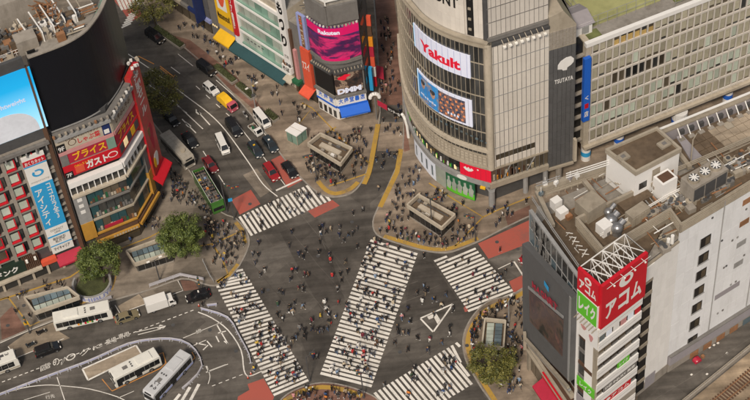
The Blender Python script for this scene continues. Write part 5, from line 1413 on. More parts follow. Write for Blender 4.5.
# machines
def unit(px, py, z, sx, sy, sz, mat, rz=.5, name='roof_unit'):
    c = G(px, py, z); return block(name, wb, c + Vector((0, 0, sz / 2)), (sx, sy, sz), mat, rz)
unit(556, 207, 35.60, 1.5, 1.3, 1.8, 'white_tile'); unit(562, 216, 35.60, 1.6, 1.3, 1.5, 'white_tile'); unit(568, 218, 35.40, 1.0, 1.2, .9, 'rust')
unit(590, 213, 36.80, 3.6, 3.2, 2.8, 'roof_cream', .55); unit(604, 232, 36.80, 1.9, 1.9, 2.0, 'white_tile', .55)
c_ = unit(637, 219, 36.80, 3.6, 1.8, 2.2, 'roof_cream', .55)
for k in range(6):
    p = G(637, 219, 36.80) + Vector((math.cos(.55), math.sin(.55), 0)) * (-1.5 + .6 * k) + Vector((0, 0, 1.1)) + Vector((math.sin(.55), -math.cos(.55), 0)) * .93
    block('louvre', c_, p, (.42, .06, 1.7), 'beige_metal', .55)
unit(634, 202, 36.80, 5.6, 2.4, .9, 'roof_brown', .5); b_ = unit(664, 194, 36.80, 2.9, 2.4, 4.0, 'white_tile', .5); block('vent_top', b_, G(664, 194, 36.80) + Vector((0, 0, 4.0)), (2.2, 1.6, .12), 'brown', .5)
for x, y, r in ((611, 222, 1.05), (617, 230, 1.0), (608, 214, .7)):
    c = G(x, y, 37.60)
    bm = bmesh.new(); bmesh.ops.create_uvsphere(bm, u_segments=16, v_segments=10, radius=r); me = bpy.data.meshes.new('duct'); bm.to_mesh(me); bm.free(); me.materials.append(C('rim'))
    d_ = put('duct_elbow', me, wb, Matrix.Translation(c + Vector((0, 0, .5)))); tube('duct', d_, c - Vector((0, 0, .9)), c + Vector((0, 0, .5)), r * .8, 'rim', 14); tube('duct', d_, c + Vector((0, 0, .5)), c + Vector((1.2, .8, 1.3)), r * .55, 'rim', 12)
# cooling tower with three fans
cd = Vector((math.cos(.5), math.sin(.5), 0)); c0 = G(703, 188, 37.60)
ct = block('cooling_tower', wb, c0 + Vector((0, 0, 1.7)), (7.0, 3.0, 3.4), 'concrete', .5)
for k in range(3):
    c = c0 + cd * (-2.2 + 2.2 * k) + Vector((0, 0, 3.4))
    f_ = tube('fan_ring', ct, c, c + Vector((0, 0, .5)), 1.0, 'roof_cream', 20); tube('fan_well', f_, c + Vector((0, 0, .5)), c + Vector((0, 0, .53)), .85, 'dark_metal', 20)
    for j in range(4):
        a = j * math.pi / 4; e = Vector((math.cos(a), math.sin(a), 0)) * .8; bar('fan_blade', f_, c - e + Vector((0, 0, .56)), c + e + Vector((0, 0, .58)), .2, 'white', .04)
sd_ = Vector((cd.y, -cd.x, 0))
for k in range(3): block('intake_grille', ct, c0 + cd * (-2.25 + 2.25 * k) + sd_ * 1.52 + Vector((0, 0, 1.6)), (2.05, .06, 2.6), 'dark_metal', .5)
roof_clutter(wb, 36.8, ((600, 238), (668, 200), (690, 206), (660, 212)), 51, mats_, 21, 1.0)
roof_clutter(wb, 36.80, ((655, 210), (748, 160), (750, 172), (684, 216)), 72, mats_, 22, 1.2)
roof_clutter(wb, 37.00, ((720, 165), (752, 148), (752, 160), (728, 172)), 24, ['white', 'concrete', 'beige_metal'], 23, 1.4)
roof_clutter(wb, 33.60, ((550, 218), (600, 200), (640, 196), (580, 236)), 45, mats_, 24, 1.2)
roof_clutter(wb, 35.40, ((648, 246), (664, 236), (676, 244), (660, 256)), 10, mats_, 25, 1.0)
rails([(600, 236), (668, 196), (750, 154)], 37.80, 'white', 2, .12, .4); rails([(634, 190), (670, 174), (750, 140)], 38.00, 'beige_metal', 3, .14, .4)
for k in range(6):
    p = G(566 + k * 3.2, 236 + k * 4.2, 35.60); bar('antenna_frame', wb, p, p + Vector((R.uniform(-.8, .8), R.uniform(-.8, .8), 1.6)), .12, 'white'); bar('antenna_frame', wb, p + Vector((0, 0, .8)), p + Vector((1.0, -.4, .9)), .1, 'white')
tube('flue', wb, G(672, 243, 35.40), G(672, 243, 35.40) + Vector((0, 0, 1.8)), .3, 'white', 10); tube('flue', wb, G(668, 245, 35.40), G(668, 245, 35.40) + Vector((0, 0, 1.5)), .3, 'white', 10)
tube('spiral_column', wb, G(621, 190, 35.40), G(621, 190, 35.40) + Vector((0, 0, 5)), .15, 'beige_metal', 8)
for k in range(16):
    a = k * .5; p = G(621, 190, 35.40) + Vector((0, 0, .3 * k)); bar('spiral_step', wb, p, p + Vector((math.cos(a) * 1.2, math.sin(a) * 1.2, .02)), .4, 'roof_cream', .08)
# -- low white penthouse with brown roof behind
ph = thing('roof_penthouse', 'white penthouse with flat brown roof behind the roof machinery', 'building', G(642, 160, 30))
pc = [G(607, 149, 43.5), G(657, 127.5, 43.5), G(680, 148, 43.5), G(636, 171, 43.5)]
prism('wall', ph, [xy(p) for p in pc], 36.0, 43.0, 'white_tile', 'roof_brown')
P_ = [xy(p) for p in pc]; parapet(ph, P_ + [P_[0]], 42.6, .9, .4, 'beige_metal')
hf = Face([P_[3], P_[2]]); hl = Face([P_[0], P_[3]])
hf.box('window', ph, .8, 2.3, 38.6, 40.0, -.1, .05, 'glass_dark'); hf.box('vent_grille', ph, 3.3, 4.8, 39.2, 41.6, -.1, .05, 'roof_cream'); hf.box('window', ph, 5.6, 7.6, 38.0, 39.2, -.1, .05, 'rust')
for x, y in ((664, 145), (623, 158)):
    c = G(x, y, 43.1); o = block('roof_hatch', ph, c + Vector((0, 0, .2)), (1.9, 1.4, .4), 'roof_cream', .5); block('hatch_lid', o, c + Vector((0, 0, .42)), (.7, .6, .08), 'mid_grey', .5)
# -- rear terrace with ribbed roof and strutted parapet
rt = thing('ribbed_terrace', 'ribbed brown terrace roof behind a pale parapet with steel struts', 'building', G(720, 150, 20))
ZQ = 35.5
q4 = [G(668, 142, ZQ), G(760, 103, ZQ), G(790, 130, ZQ), G(700, 172, ZQ)]
prism('core', rt, [xy(p) for p in q4], 0, ZQ, 'mid_grey', 'roof_brown')
tf = Face([xy(G(665, 139, ZQ)), xy(G(765, 98.5, ZQ))])
tf.box('parapet_wall', rt, -1, tf.L, ZQ - 2, ZQ + 1.5, -.3, 0, 'lilac_grey'); tf.box('parapet_cap', rt, -1, tf.L, ZQ + 1.5, ZQ + 1.75, -.9, .1, 'roof_cream'); tf.box('parapet_cap', rt, -1, tf.L, ZQ + 2.1, ZQ + 2.25, -.8, -.4, 'white')
for k in range(10):
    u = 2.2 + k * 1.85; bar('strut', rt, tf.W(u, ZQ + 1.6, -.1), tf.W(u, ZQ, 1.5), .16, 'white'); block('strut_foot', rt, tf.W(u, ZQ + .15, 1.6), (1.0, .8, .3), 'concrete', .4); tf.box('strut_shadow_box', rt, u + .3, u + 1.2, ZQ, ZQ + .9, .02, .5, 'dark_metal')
e0 = (q4[2] - q4[3]); e1 = (q4[0] - q4[3])
for i in range(11):
    for j in range(4):
        a = .10 + .08 * i; m = 'roof_brown' if i < 4 else 'bay_beige'
        c = q4[3] + e0 * a + e1 * (.14 + .2 * j)
        block('roof_slab', rt, c + Vector((0, 0, .08)), (e0.length * .076, e1.length * .185, .16), m if R.random() < .85 else 'beige_metal', math.atan2(e0.y, e0.x))
for k in range(3):
    bar('roof_rail', rt, q4[3] + Vector((0, 0, .6 + .45 * k)), q4[2] + Vector((0, 0, .6 + .45 * k)), .16, 'roof_cream')
bar('lamp_mast', rt, G(690, 168, ZQ), G(690, 168, ZQ) + Vector((0, 0, 6.5)), .18, 'beige_metal'); bar('lamp_mast_arm', rt, G(690, 168, ZQ) + Vector((0, 0, 6.4)), G(690, 168, ZQ) + Vector((.7, .4, 7.6)), .12, 'roof_cream')
prism('blue_ramp', rt, [xy(G(x, y, 35)) for x, y in ((676, 140), (682, 138), (702, 160), (692, 166))], 34, ZQ + .3, 'lilac_grey')

# ================================================================== VEHICLES
def bev_mesh(prof, hw, bevel, mats, taper=None):
    """side profile (x, z) extruded across the width, edges rounded"""
    bm = bmesh.new()
    A = [bm.verts.new((x, -hw, z)) for x, z in prof]; B = [bm.verts.new((x, hw, z)) for x, z in prof]
    n = len(prof)
    for i in range(n): bm.faces.new((A[i], A[(i + 1) % n], B[(i + 1) % n], B[i]))
    bm.faces.new(A[::-1]); bm.faces.new(B)
    if taper:
        for v in bm.verts: v.co.y *= taper(v.co.x, v.co.z)
    bmesh.ops.recalc_face_normals(bm, faces=bm.faces)
    if bevel: bmesh.ops.bevel(bm, geom=list(bm.edges), offset=bevel, segments=2, affect='EDGES', profile=.6, clamp_overlap=True)
    me = bpy.data.meshes.new('body'); bm.to_mesh(me); bm.free()
    for m in mats: me.materials.append(C(m))
    for p in me.polygons: p.use_smooth = False
    return me
def lmesh(name, parent, verts, faces, mat, root):
    return put(name, mesh_from(verts, faces, mat, name=name), parent, WM[root].copy())
def plate(name, parent, root, q, inset, off, mat):
    """thin pane on a quad (four local corners), drawn in from the edges and standing off the face"""
    q = [Vector(p) for p in q]; c = sum(q, Vector()) / 4
    n = (q[1] - q[0]).cross(q[3] - q[0]).normalized()
    if n.dot(c - Vector((0, 0, .9))) < 0: n = -n
    r = []
    for p in q:
        d = c - p; r.append(p + d.normalized() * inset)
    a = [p + n * off for p in r]; b = [p - n * .01 for p in r]
    return lmesh(name, parent, a + b, [(0, 1, 2, 3), (7, 6, 5, 4), (0, 4, 5, 1), (1, 5, 6, 2), (2, 6, 7, 3), (3, 7, 4, 0)], mat, root)
def wheel(parent, root, x, y, r=.31, w=.2):
    W = WM[root]
    a = W @ Vector((x, y - w / 2, r)); b = W @ Vector((x, y + w / 2, r))
    t = tube('wheel', parent, a, b, r, 'tyre', 16)
    s = 1 if y > 0 else -1
    tube('rim', t, W @ Vector((x, y + s * (w / 2 - .02), r)), W @ Vector((x, y + s * (w / 2 + .015), r)), r * .6, 'rim', 12)
def lbox(name, parent, root, x0, x1, y0, y1, z0, z1, mat):
    return put(name, cube_mesh(mat), parent, WM[root] @ Matrix.Translation(((x0 + x1) / 2, (y0 + y1) / 2, (z0 + z1) / 2)) @ Matrix.Diagonal((x1 - x0, y1 - y0, z1 - z0, 1)))
def place(name, label, cat, rear, front, z=0.0):
    a, b = G(*rear, z), G(*front, z)
    return thing(name, label, cat, Vector(((a.x + b.x) / 2, (a.y + b.y) / 2, 0)), math.atan2(b.y - a.y, b.x - a.x))
mk('car_black', (.012, .012, .014), rough=.22, spec=.6, var=.05); mk('car_white', (.72, .71, .69), rough=.3, var=.04)
mk('car_red', (.30, .015, .02), rough=.25, var=.06, spec=.6); mk('car_darkred', (.17, .02, .025), rough=.25, var=.06)
mk('car_taxi', (.025, .035, .045), rough=.22, var=.05, spec=.6); mk('car_gold', (.27, .23, .14), rough=.3, metal=.3, var=.06)
mk('car_green', (.06, .18, .035), rough=.4, var=.1); mk('car_pink', (.50, .10, .14), rough=.4, var=.1); mk('car_cream', (.62, .60, .55), rough=.45, var=.06, dirt=.15)
mk('bus_white', (.70, .69, .64), rough=.4, var=.05, dirt=.2); mk('bus_grey', (.52, .53, .55), rough=.4, var=.06, dirt=.2); mk('roof_tan', (.36, .33, .285), rough=.6, var=.12, dirt=.4)
mk('car_glass', (.012, .014, .016), rough=.06, spec=.9, var=.1)
def car(label, rear, front, color, kind='sedan', name='parked_car', cat='car', roofsign=None, stripe=None):
    t = place(name, label, cat, rear, front)
    L, W, H, cb0, cb1, ct0, ct1, belt, hood = {
        'sedan': (4.6, 1.74, 1.47, -1.95, 1.05, -1.35, .35, .92, .86), 'taxi': (4.5, 1.72, 1.75, -2.0, 1.3, -1.75, .55, 1.0, .98),
        'suv': (4.7, 1.84, 1.78, -2.28, 1.15, -2.0, .45, 1.05, 1.02), 'minivan': (4.95, 1.86, 1.92, -2.42, 1.55, -2.3, .85, 1.12, 1.05),
        'van': (4.9, 1.76, 2.02, -2.42, 2.15, -2.38, 1.45, 1.15, 1.05), 'hatch': (4.1, 1.7, 1.5, -1.95, 1.05, -1.7, .3, .92, .88), 'kei': (3.4, 1.48, 1.75, -1.65, 1.1, -1.58, .55, 1.0, .95)}[kind]
    h = L / 2; w = W / 2
    prof = [(-h, .30), (-h - .0, .66), (-h + .06, belt - .04), (cb0 + .02, belt), (cb1, belt), (h - .28, hood - .12), (h - .03, hood - .32), (h, .30), (h - .5, .2), (-h + .5, .2)]
    body = put('body', bev_mesh(prof, w, .07, [color], lambda x, z: 1 - .10 * max(0, (abs(x) - h + .5) / .5) ** 2), t, WM[t].copy())
    wb, wt = w * .95, w * .76
    v = [(cb0, -wb, belt - .02), (cb1, -wb, belt - .02), (cb1, wb, belt - .02), (cb0, wb, belt - .02), (ct0, -wt, H), (ct1, -wt, H), (ct1, wt, H), (ct0, wt, H)]
    bm = bmesh.new(); vv = [bm.verts.new(p) for p in v]
    for f in ((3, 2, 1, 0), (4, 5, 6, 7), (0, 1, 5, 4), (1, 2, 6, 5), (2, 3, 7, 6), (3, 0, 4, 7)): bm.faces.new([vv[i] for i in f])
    bmesh.ops.bevel(bm, geom=list(bm.edges), offset=.09, segments=2, affect='EDGES', profile=.6)
    me = bpy.data.meshes.new('cabin'); bm.to_mesh(me); bm.free(); me.materials.append(C(color))
    cab = put('cabin', me, t, WM[t].copy())
    plate('windscreen', t, t, (v[1], v[2], v[6], v[5]), .14, .014, 'car_glass'); plate('rear_window', t, t, (v[3], v[0], v[4], v[7]), .16, .014, 'car_glass')
    for s in (0, 1):
        b0, b1, t1, t0 = [Vector(v[i]) for i in ((0, 1, 5, 4) if s == 0 else (3, 2, 6, 7))]
        n = 3 if kind in ('minivan', 'van', 'suv') else 2
        for k in range(n):
            q = (b0.lerp(b1, k / n), b0.lerp(b1, (k + 1) / n), t0.lerp(t1, (k + 1) / n), t0.lerp(t1, k / n)); plate('side_window', t, t, q, .1, .014, 'car_glass')
    for x in (-h * .62, h * .62):
        for y in (-w + .06, w - .06): wheel(t, t, x, y)
    for y in (-w + .28, w - .28):
        lbox('headlight', t, t, h - .16, h - .02, y - .18, y + .18, hood - .34, hood - .18, 'lamp_white'); lbox('tail_light', t, t, -h - .01, -h + .1, y - .16, y + .16, .72, .88, 'lamp_red')
    for s in (-1, 1): lbox('mirror', t, t, cb1 - .45, cb1 - .25, s * (w + .02) - .07, s * (w + .02) + .07, belt + .02, belt + .18, color)
    lbox('number_plate', t, t, h - .01, h + .02, -.2, .2, .38, .5, 'white'); lbox('grille', t, t, h - .06, h + .005, -.5, .5, .52, .66, 'dark_metal')
    if roofsign: lbox('roof_sign', t, t, -.35, -.1, -.2, .2, H, H + .16, roofsign)
    if stripe: 
        for s in (-1, 1): lbox('side_stripe', t, t, -h + .6, h - .7, s * w - .006, s * w + .006, .62, .74, stripe)
    return t
car('long black minivan by the hedge at the top of the street', (147, 33), (164, 45), 'car_black', 'minivan')
car('long black minivan beside the planter, ahead of the small white car', (198.5, 64.5), (215.5, 77.5), 'car_black', 'minivan')
car('small white hatchback in front of the yellow truck', (206, 86), (217, 95.5), 'car_white', 'hatch')
car('black people carrier right of the white van', (228, 121.5), (240.5, 139), 'car_black', 'minivan')
car('white van with dark rear windows alone in the middle lane', (218.5, 137.5), (227.5, 157), 'car_white', 'van', 'delivery_van', 'van')
car('white van with a green roof stripe behind the loaded pickup', (256.5, 114), (268.5, 129), 'car_white', 'van', 'delivery_van', 'van')
car('dark taxi with yellow roof lamp waiting in the left queue', (250, 144.5), (261.5, 159.5), 'car_taxi', 'taxi', 'taxi', 'taxi', 'yellow', 'car_green')
car('dark taxi with white roof lamp waiting beside the kerb', (264.5, 139), (276.5, 154.5), 'car_taxi', 'taxi', 'taxi', 'taxi', 'lamp_white')
car('bright red car stopped behind the white stop line', (266, 166.5), (277.5, 182.5), 'car_red', 'suv')
car('black car stopped on the red lane by the kerb', (283.5, 163.5), (296.5, 180), 'car_black', 'sedan')
car('dark red car next to the green open bus', (205.5, 159.5), (216, 174), 'car_darkred', 'sedan')
car('black saloon alongside the tan roofed coach', (184, 134.5), (196.5, 150), 'car_black', 'sedan')
car('black saloon under the tree beyond the tan roofed coach', (165.5, 114.5), (178, 127.5), 'car_black', 'sedan')
car('black taxi with white door badge by the crosswalk end', (210, 294.5), (187, 301.5), 'car_black', 'taxi', 'taxi', 'taxi', 'lamp_white')
car('olive gold saloon behind the white bus', (116, 322.5), (139, 314.5), 'car_gold', 'sedan')
car('black estate car with red tail lamps beside the painted road lettering', (36.5, 356), (60, 347), 'car_black', 'suv')
car('small red car partly hidden behind the grey side screen', (536, 255.5), (519.5, 264.5), 'car_red', 'kei')
# pickup with load
t = place('pickup_truck', 'small white pickup with brown goods in its open bed', 'truck', (248, 124.5), (264, 140))
lbox('chassis', t, t, -1.7, 1.6, -.6, .6, .3, .5, 'dark_metal'); bed = lbox('bed', t, t, -1.7, .55, -.72, .72, .5, .62, 'car_cream')
for a in ((-1.7, .55, -.74, -.68), (-1.7, .55, .68, .74), (-1.74, -1.68, -.74, .74)): lbox('bed_side', bed, t, *a, .55, .95, 'car_cream')
for k in range(9):
    x, y = R.uniform(-1.5, .2), R.uniform(-.5, .5); lbox('cargo', bed, t, x - .2, x + .2, y - .16, y + .16, .62, .75 + R.random() * .5, R.choice(['brown', 'rust', 'beige_metal', 'dark_metal', 'deep_green']))
put('cab', bev_mesh([(.6, .35), (.6, 1.7), (1.25, 1.72), (1.66, 1.0), (1.7, .35)], .73, .07, ['car_white']), t, WM[t].copy())
plate('windscreen', t, t, ((1.66, -.66, 1.0), (1.66, .66, 1.0), (1.27, .62, 1.68), (1.27, -.62, 1.68)), .08, .03, 'car_glass')
for s in (-1, 1): plate('side_window', t, t, ((.75, s * .73, 1.05), (1.5, s * .73, 1.05), (1.2, s * .73, 1.6), (.75, s * .73, 1.6)), .05, .015, 'car_glass'); lbox('headlight', t, t, 1.62, 1.72, s * .5 - .13, s * .5 + .13, .62, .78, 'lamp_white')
for x in (-1.05, 1.1):
    for y in (-.65, .65): wheel(t, t, x, y, .27)
# yellow-loaded truck with pink cab
t = place('tarpaulin_truck', 'truck with a pink cab and a yellow covered load', 'truck', (219, 98.5), (237.5, 114.5))
lbox('chassis', t, t, -2.6, 2.4, -.7, .7, .4, .65, 'dark_metal')
put('cargo_cover', bev_mesh([(-2.6, .65), (-2.6, 1.7), (-2.2, 2.2), (-1, 2.35), (.3, 2.15), (.9, 1.8), (.9, .65)], .95, .16, ['yellow'], lambda x, z: 1 - .12 * max(0, z - 1.3)), t, WM[t].copy())
put('cab', bev_mesh([(1.05, .45), (1.05, 2.1), (2.0, 2.12), (2.45, 1.3), (2.5, .45)], .92, .09, ['car_pink']), t, WM[t].copy())
plate('windscreen', t, t, ((2.45, -.85, 1.3), (2.45, .85, 1.3), (2.03, .8, 2.06), (2.03, -.8, 2.06)), .08, .03, 'car_glass')
for s in (-1, 1): plate('side_window', t, t, ((1.25, s * .92, 1.3), (2.2, s * .92, 1.3), (1.95, s * .92, 1.95), (1.25, s * .92, 1.95)), .05, .015, 'car_glass'); lbox('headlight', t, t, 2.42, 2.52, s * .65 - .15, s * .65 + .15, .7, .9, 'lamp_white'); lbox('mirror', t, t, 2.2, 2.32, s * 1.02 - .06, s * 1.02 + .06, 1.5, 1.8, 'dark_metal')
for x in (-1.6, 1.75):
    for y in (-.8, .8): wheel(t, t, x, y, .38, .26)
# white box truck
t = place('box_truck', 'white box truck with plain cargo body between two taxis', 'truck', (147, 311.5), (176, 302))
lbox('chassis', t, t, -2.7, 2.6, -.7, .7, .4, .6, 'dark_metal'); bx = put('cargo_box', bev_mesh([(-2.75, .6), (-2.75, 2.75), (1.25, 2.75), (1.25, .6)], 1.0, .035, ['car_white']), t, WM[t].copy())
for x in (-2.73, 1.2):
    lbox('box_edge', bx, t, x, x + .05, -1.01, 1.01, 2.7, 2.78, 'grey_metal')
put('cab', bev_mesh([(1.35, .45), (1.35, 2.0), (2.3, 2.02), (2.68, 1.3), (2.72, .45)], .9, .08, ['car_white']), t, WM[t].copy())
plate('windscreen', t, t, ((2.68, -.85, 1.3), (2.68, .85, 1.3), (2.33, .8, 1.97), (2.33, -.8, 1.97)), .07, .03, 'car_glass')
for s in (-1, 1): plate('side_window', t, t, ((1.55, s * .9, 1.25), (2.45, s * .9, 1.25), (2.2, s * .9, 1.88), (1.55, s * .9, 1.88)), .05, .015, 'car_glass'); lbox('headlight', t, t, 2.65, 2.74, s * .65 - .14, s * .65 + .14, .65, .85, 'lamp_white'); lbox('mirror', t, t, 2.4, 2.5, s * 1.0 - .06, s * 1.0 + .06, 1.4, 1.75, 'dark_metal')
for x in (-1.6, 1.95):
    for y in (-.78, .78): wheel(t, t, x, y, .36, .24)
# buses
def bus(label, rear, front, color, roof='bus_white', L=10.5, W=2.45, H=3.0, graphic=None, lower=None, ac=True, rooftext=None, name='city_bus', panels=None):
    t = place(name, label, 'bus', rear, front, 0)
    h, w = L / 2, W / 2
    b = put('body', bev_mesh([(-h, .35), (-h, 2.6), (-h + .12, H), (h - .25, H), (h, 2.5), (h + .02, 1.1), (h, .35)], w, .09, [color]), t, WM[t].copy())
    b.data.materials.append(C(roof))
    for p in b.data.polygons:
        if p.center.z > H - .05: p.material_index = 1
    n = 8
    for s in (-1, 1):
        for k in range(n):
            x0 = -h + .35 + (L - 1.2) * k / n
            lbox('side_window', t, t, x0 + .02, x0 + (L - 1.2) / n - .02, s * w - .015, s * w + .018, 1.15, 2.45, 'car_glass')
        if lower: lbox('side_stripe', t, t, -h + .1, h - .1, s * w - .008, s * w + .012, .55, .95, lower)
        lbox('headlight', t, t, h - .03, h + .05, s * .9 - .16, s * .9 + .16, .62, .82, 'lamp_white'); lbox('tail_light', t, t, -h - .03, -h + .05, s * 1.0 - .08, s * 1.0 + .08, .9, 1.4, 'lamp_red')
        lbox('mirror', t, t, h + .05, h + .2, s * (w + .1) - .08, s * (w + .1) + .08, 1.9, 2.3, 'dark_metal')
    lbox('entrance_door', t, t, h - 1.3, h - .4, w - .01, w + .028, .5, 2.4, 'car_glass'); lbox('entrance_door', t, t, -.6, .5, w - .01, w + .028, .5, 2.4, 'car_glass')
    plate('windscreen', t, t, ((h + .02, -w + .05, 1.15), (h + .02, w - .05, 1.15), (h - .04, w - .08, 2.55), (h - .04, -w + .08, 2.55)), .1, .03, 'car_glass')
    lbox('destination_sign', t, t, h - .14, h + .0, -.7, .7, 2.56, 2.82, 'black'); lbox('rear_window', t, t, -h - .02, -h + .05, -w + .25, w - .25, 1.5, 2.5, 'car_glass')
    if ac:
        a = put('roof_unit', bev_mesh([(-1.6, H - .02), (-1.6, H + .2), (1.2, H + .2), (1.2, H - .02)], .85, .05, [roof]), t, WM[t] @ Matrix.Translation((-h * .35, 0, 0)))
        lbox('roof_hatch', t, t, h * .30, h * .30 + .9, -.35, .35, H, H + .07, 'mid_grey')
        for k in range(3): lbox('roof_vent', t, t, h * .1, h * .1 + .28, -.7 + .5 * k, -.45 + .5 * k, H, H + .1, 'dark_metal')
    for x in (-h * .52, h * .54):
        for y in (-w + .12, w - .12): wheel(t, t, x, y, .46, .28)
    if graphic:
        for k in range(9): 
            x = -1.2 + .42 * k; lbox('side_graphic', t, t, x, x + .36, -w - .012, -w + .01, .6 + .12 * (k % 3), 1.2, graphic[k % len(graphic)])
    if rooftext:
        for k, ch in enumerate(rooftext):
            V, F = text_mesh(ch, .02); put('roof_number', mesh_from([(h - 1.2 - .9 * (k % 2) - .7 * y, .7 - .75 * (k // 2) - .55 * x, H + .012) for x, y in V], F, 'dark_metal'), t, WM[t].copy())
    if panels:
        for i in range(8):
            for j in range(2): lbox('roof_panel', t, t, -h + .25 + (L - .6) * i / 8, -h + .25 + (L - .6) * (i + 1) / 8 - .04, -w + .08 + j * (w - .06), -w + .08 + (j + 1) * (w - .06) - .04, H, H + .05, roof)
    return t
bus('white city bus with a coloured side picture at the pavement', (56, 327.5), (113, 314.5), 'bus_white', graphic=['orange', 'car_green', 'white', 'red', 'green'])
bus('cream bus parked on an orange outlined bay beside the island', (160.5, 361), (113.5, 385), 'bus_white', L=9.0)
bus('pale grey bus with black roof markings at the end of the bay', (188.5, 361.5), (150.5, 403), 'bus_grey', 'bus_grey', rooftext='6T47', lower='lilac')
bus('white bus cut off by the left edge of the picture', (-37, 384), (19, 363), 'bus_white', lower='beige_metal', rooftext='31')
co = bus('coach with a tan panelled roof beside the red banner', (163, 139), (195, 173), 'roof_tan', 'roof_tan', L=9.2, H=3.2, ac=False, name='coach_bus', panels=True)
tube('roof_dome', co, WM[co] @ Vector((2.4, .1, 3.2)), WM[co] @ Vector((2.4, .1, 3.55)), .5, 'beige_metal', 14)
# open-top green bus with seats and passengers
ot = place('open_top_bus', 'bright green open top sightseeing bus full of passengers', 'bus', (198.5, 177.5), (222, 217))
h, w = 4.9, 1.22
put('body', bev_mesh([(-h, .35), (-h, 2.5), (h - .1, 2.5), (h, 1.9), (h, .35)], w, .08, ['car_green']), ot, WM[ot].copy())
lbox('upper_deck', ot, ot, -h + .1, h - .2, -w + .04, w - .04, 2.5, 2.58, 'mid_grey')
for s in (-1, 1):
    lbox('deck_side', ot, ot, -h + .02, h - .12, s * w - .05, s * w + .03, 2.5, 3.45, 'car_green'); lbox('deck_rail', ot, ot, -h + .02, h - .12, s * w - .04, s * w + .02, 3.5, 3.56, 'white')
    for k in range(7): lbox('side_window', ot, ot, -h + .4 + 1.28 * k, -h + 1.55 + 1.28 * k, s * w - .01, s * w + .02, 1.3, 2.2, 'car_glass')
    for k in range(4): lbox('side_mark', ot, ot, -3 + 1.6 * k, -2.1 + 1.6 * k, s * (w + .03) - .005, s * (w + .03) + .01, 2.75, 3.2, R.choice(['white', 'yellow', 'green']))
lbox('deck_front', ot, ot, h - .2, h - .08, -w, w, 2.5, 3.4, 'car_green'); lbox('deck_back', ot, ot, -h, -h + .1, -w, w, 2.5, 3.4, 'car_green')
plate('windscreen', ot, ot, ((h, -w + .1, 1.1), (h, w - .1, 1.1), (h - .02, w - .12, 1.95), (h - .02, -w + .12, 1.95)), .06, .04, 'car_glass')
for x in (-h * .52, h * .54):
    for y in (-w + .12, w - .12): wheel(ot, ot, x, y, .46, .28)
seats = []
for i in range(9):
    for y in (-.78, -.3, .3, .78):
        x = -h + 1.0 + i * .92
        s_ = lbox('seat', ot, ot, x - .2, x + .22, y - .2, y + .2, 2.58, 2.98, 'mid_grey'); lbox('seat_back', s_, ot, x - .26, x - .18, y - .2, y + .2, 2.98, 3.4, 'mid_grey'); seats.append((x, y))
# motorbikes and scooter
def motorbike(label, rear, front, mat):
    t = place('motorbike', label, 'motorbike', rear, front)
    for x in (-.62, .66): wheel(t, t, x, 0.0, .29, .13)
    put('body', bev_mesh([(-.75, .55), (-.8, .82), (-.1, .80), (.1, 1.0), (.42, .92), (.5, .6), (.2, .35), (-.3, .32)], .16, .05, [mat]), t, WM[t].copy())
    bar('fork', t, WM[t] @ Vector((.66, 0, .3)), WM[t] @ Vector((.42, 0, 1.0)), .09, 'grey_metal'); bar('handlebar', t, WM[t] @ Vector((.4, -.36, 1.02)), WM[t] @ Vector((.4, .36, 1.02)), .05, 'dark_metal')
    lbox('seat', t, t, -.72, -.02, -.15, .15, .8, .9, 'black'); lbox('headlight', t, t, .48, .6, -.1, .1, .82, .98, 'lamp_white'); lbox('top_box', t, t, -1.02, -.7, -.2, .2, .8, 1.15, mat)
motorbike('black motorbike parked by the kerb near the white bus', (38, 335.5), (47, 331.5), 'car_black')
motorbike('black scooter parked nearer the edge bus', (28, 348), (36.5, 344), 'car_taxi')
motorbike('grey motorbike riding beside the loaded pickup', (243.5, 114.5), (249, 121.5), 'grey_metal')

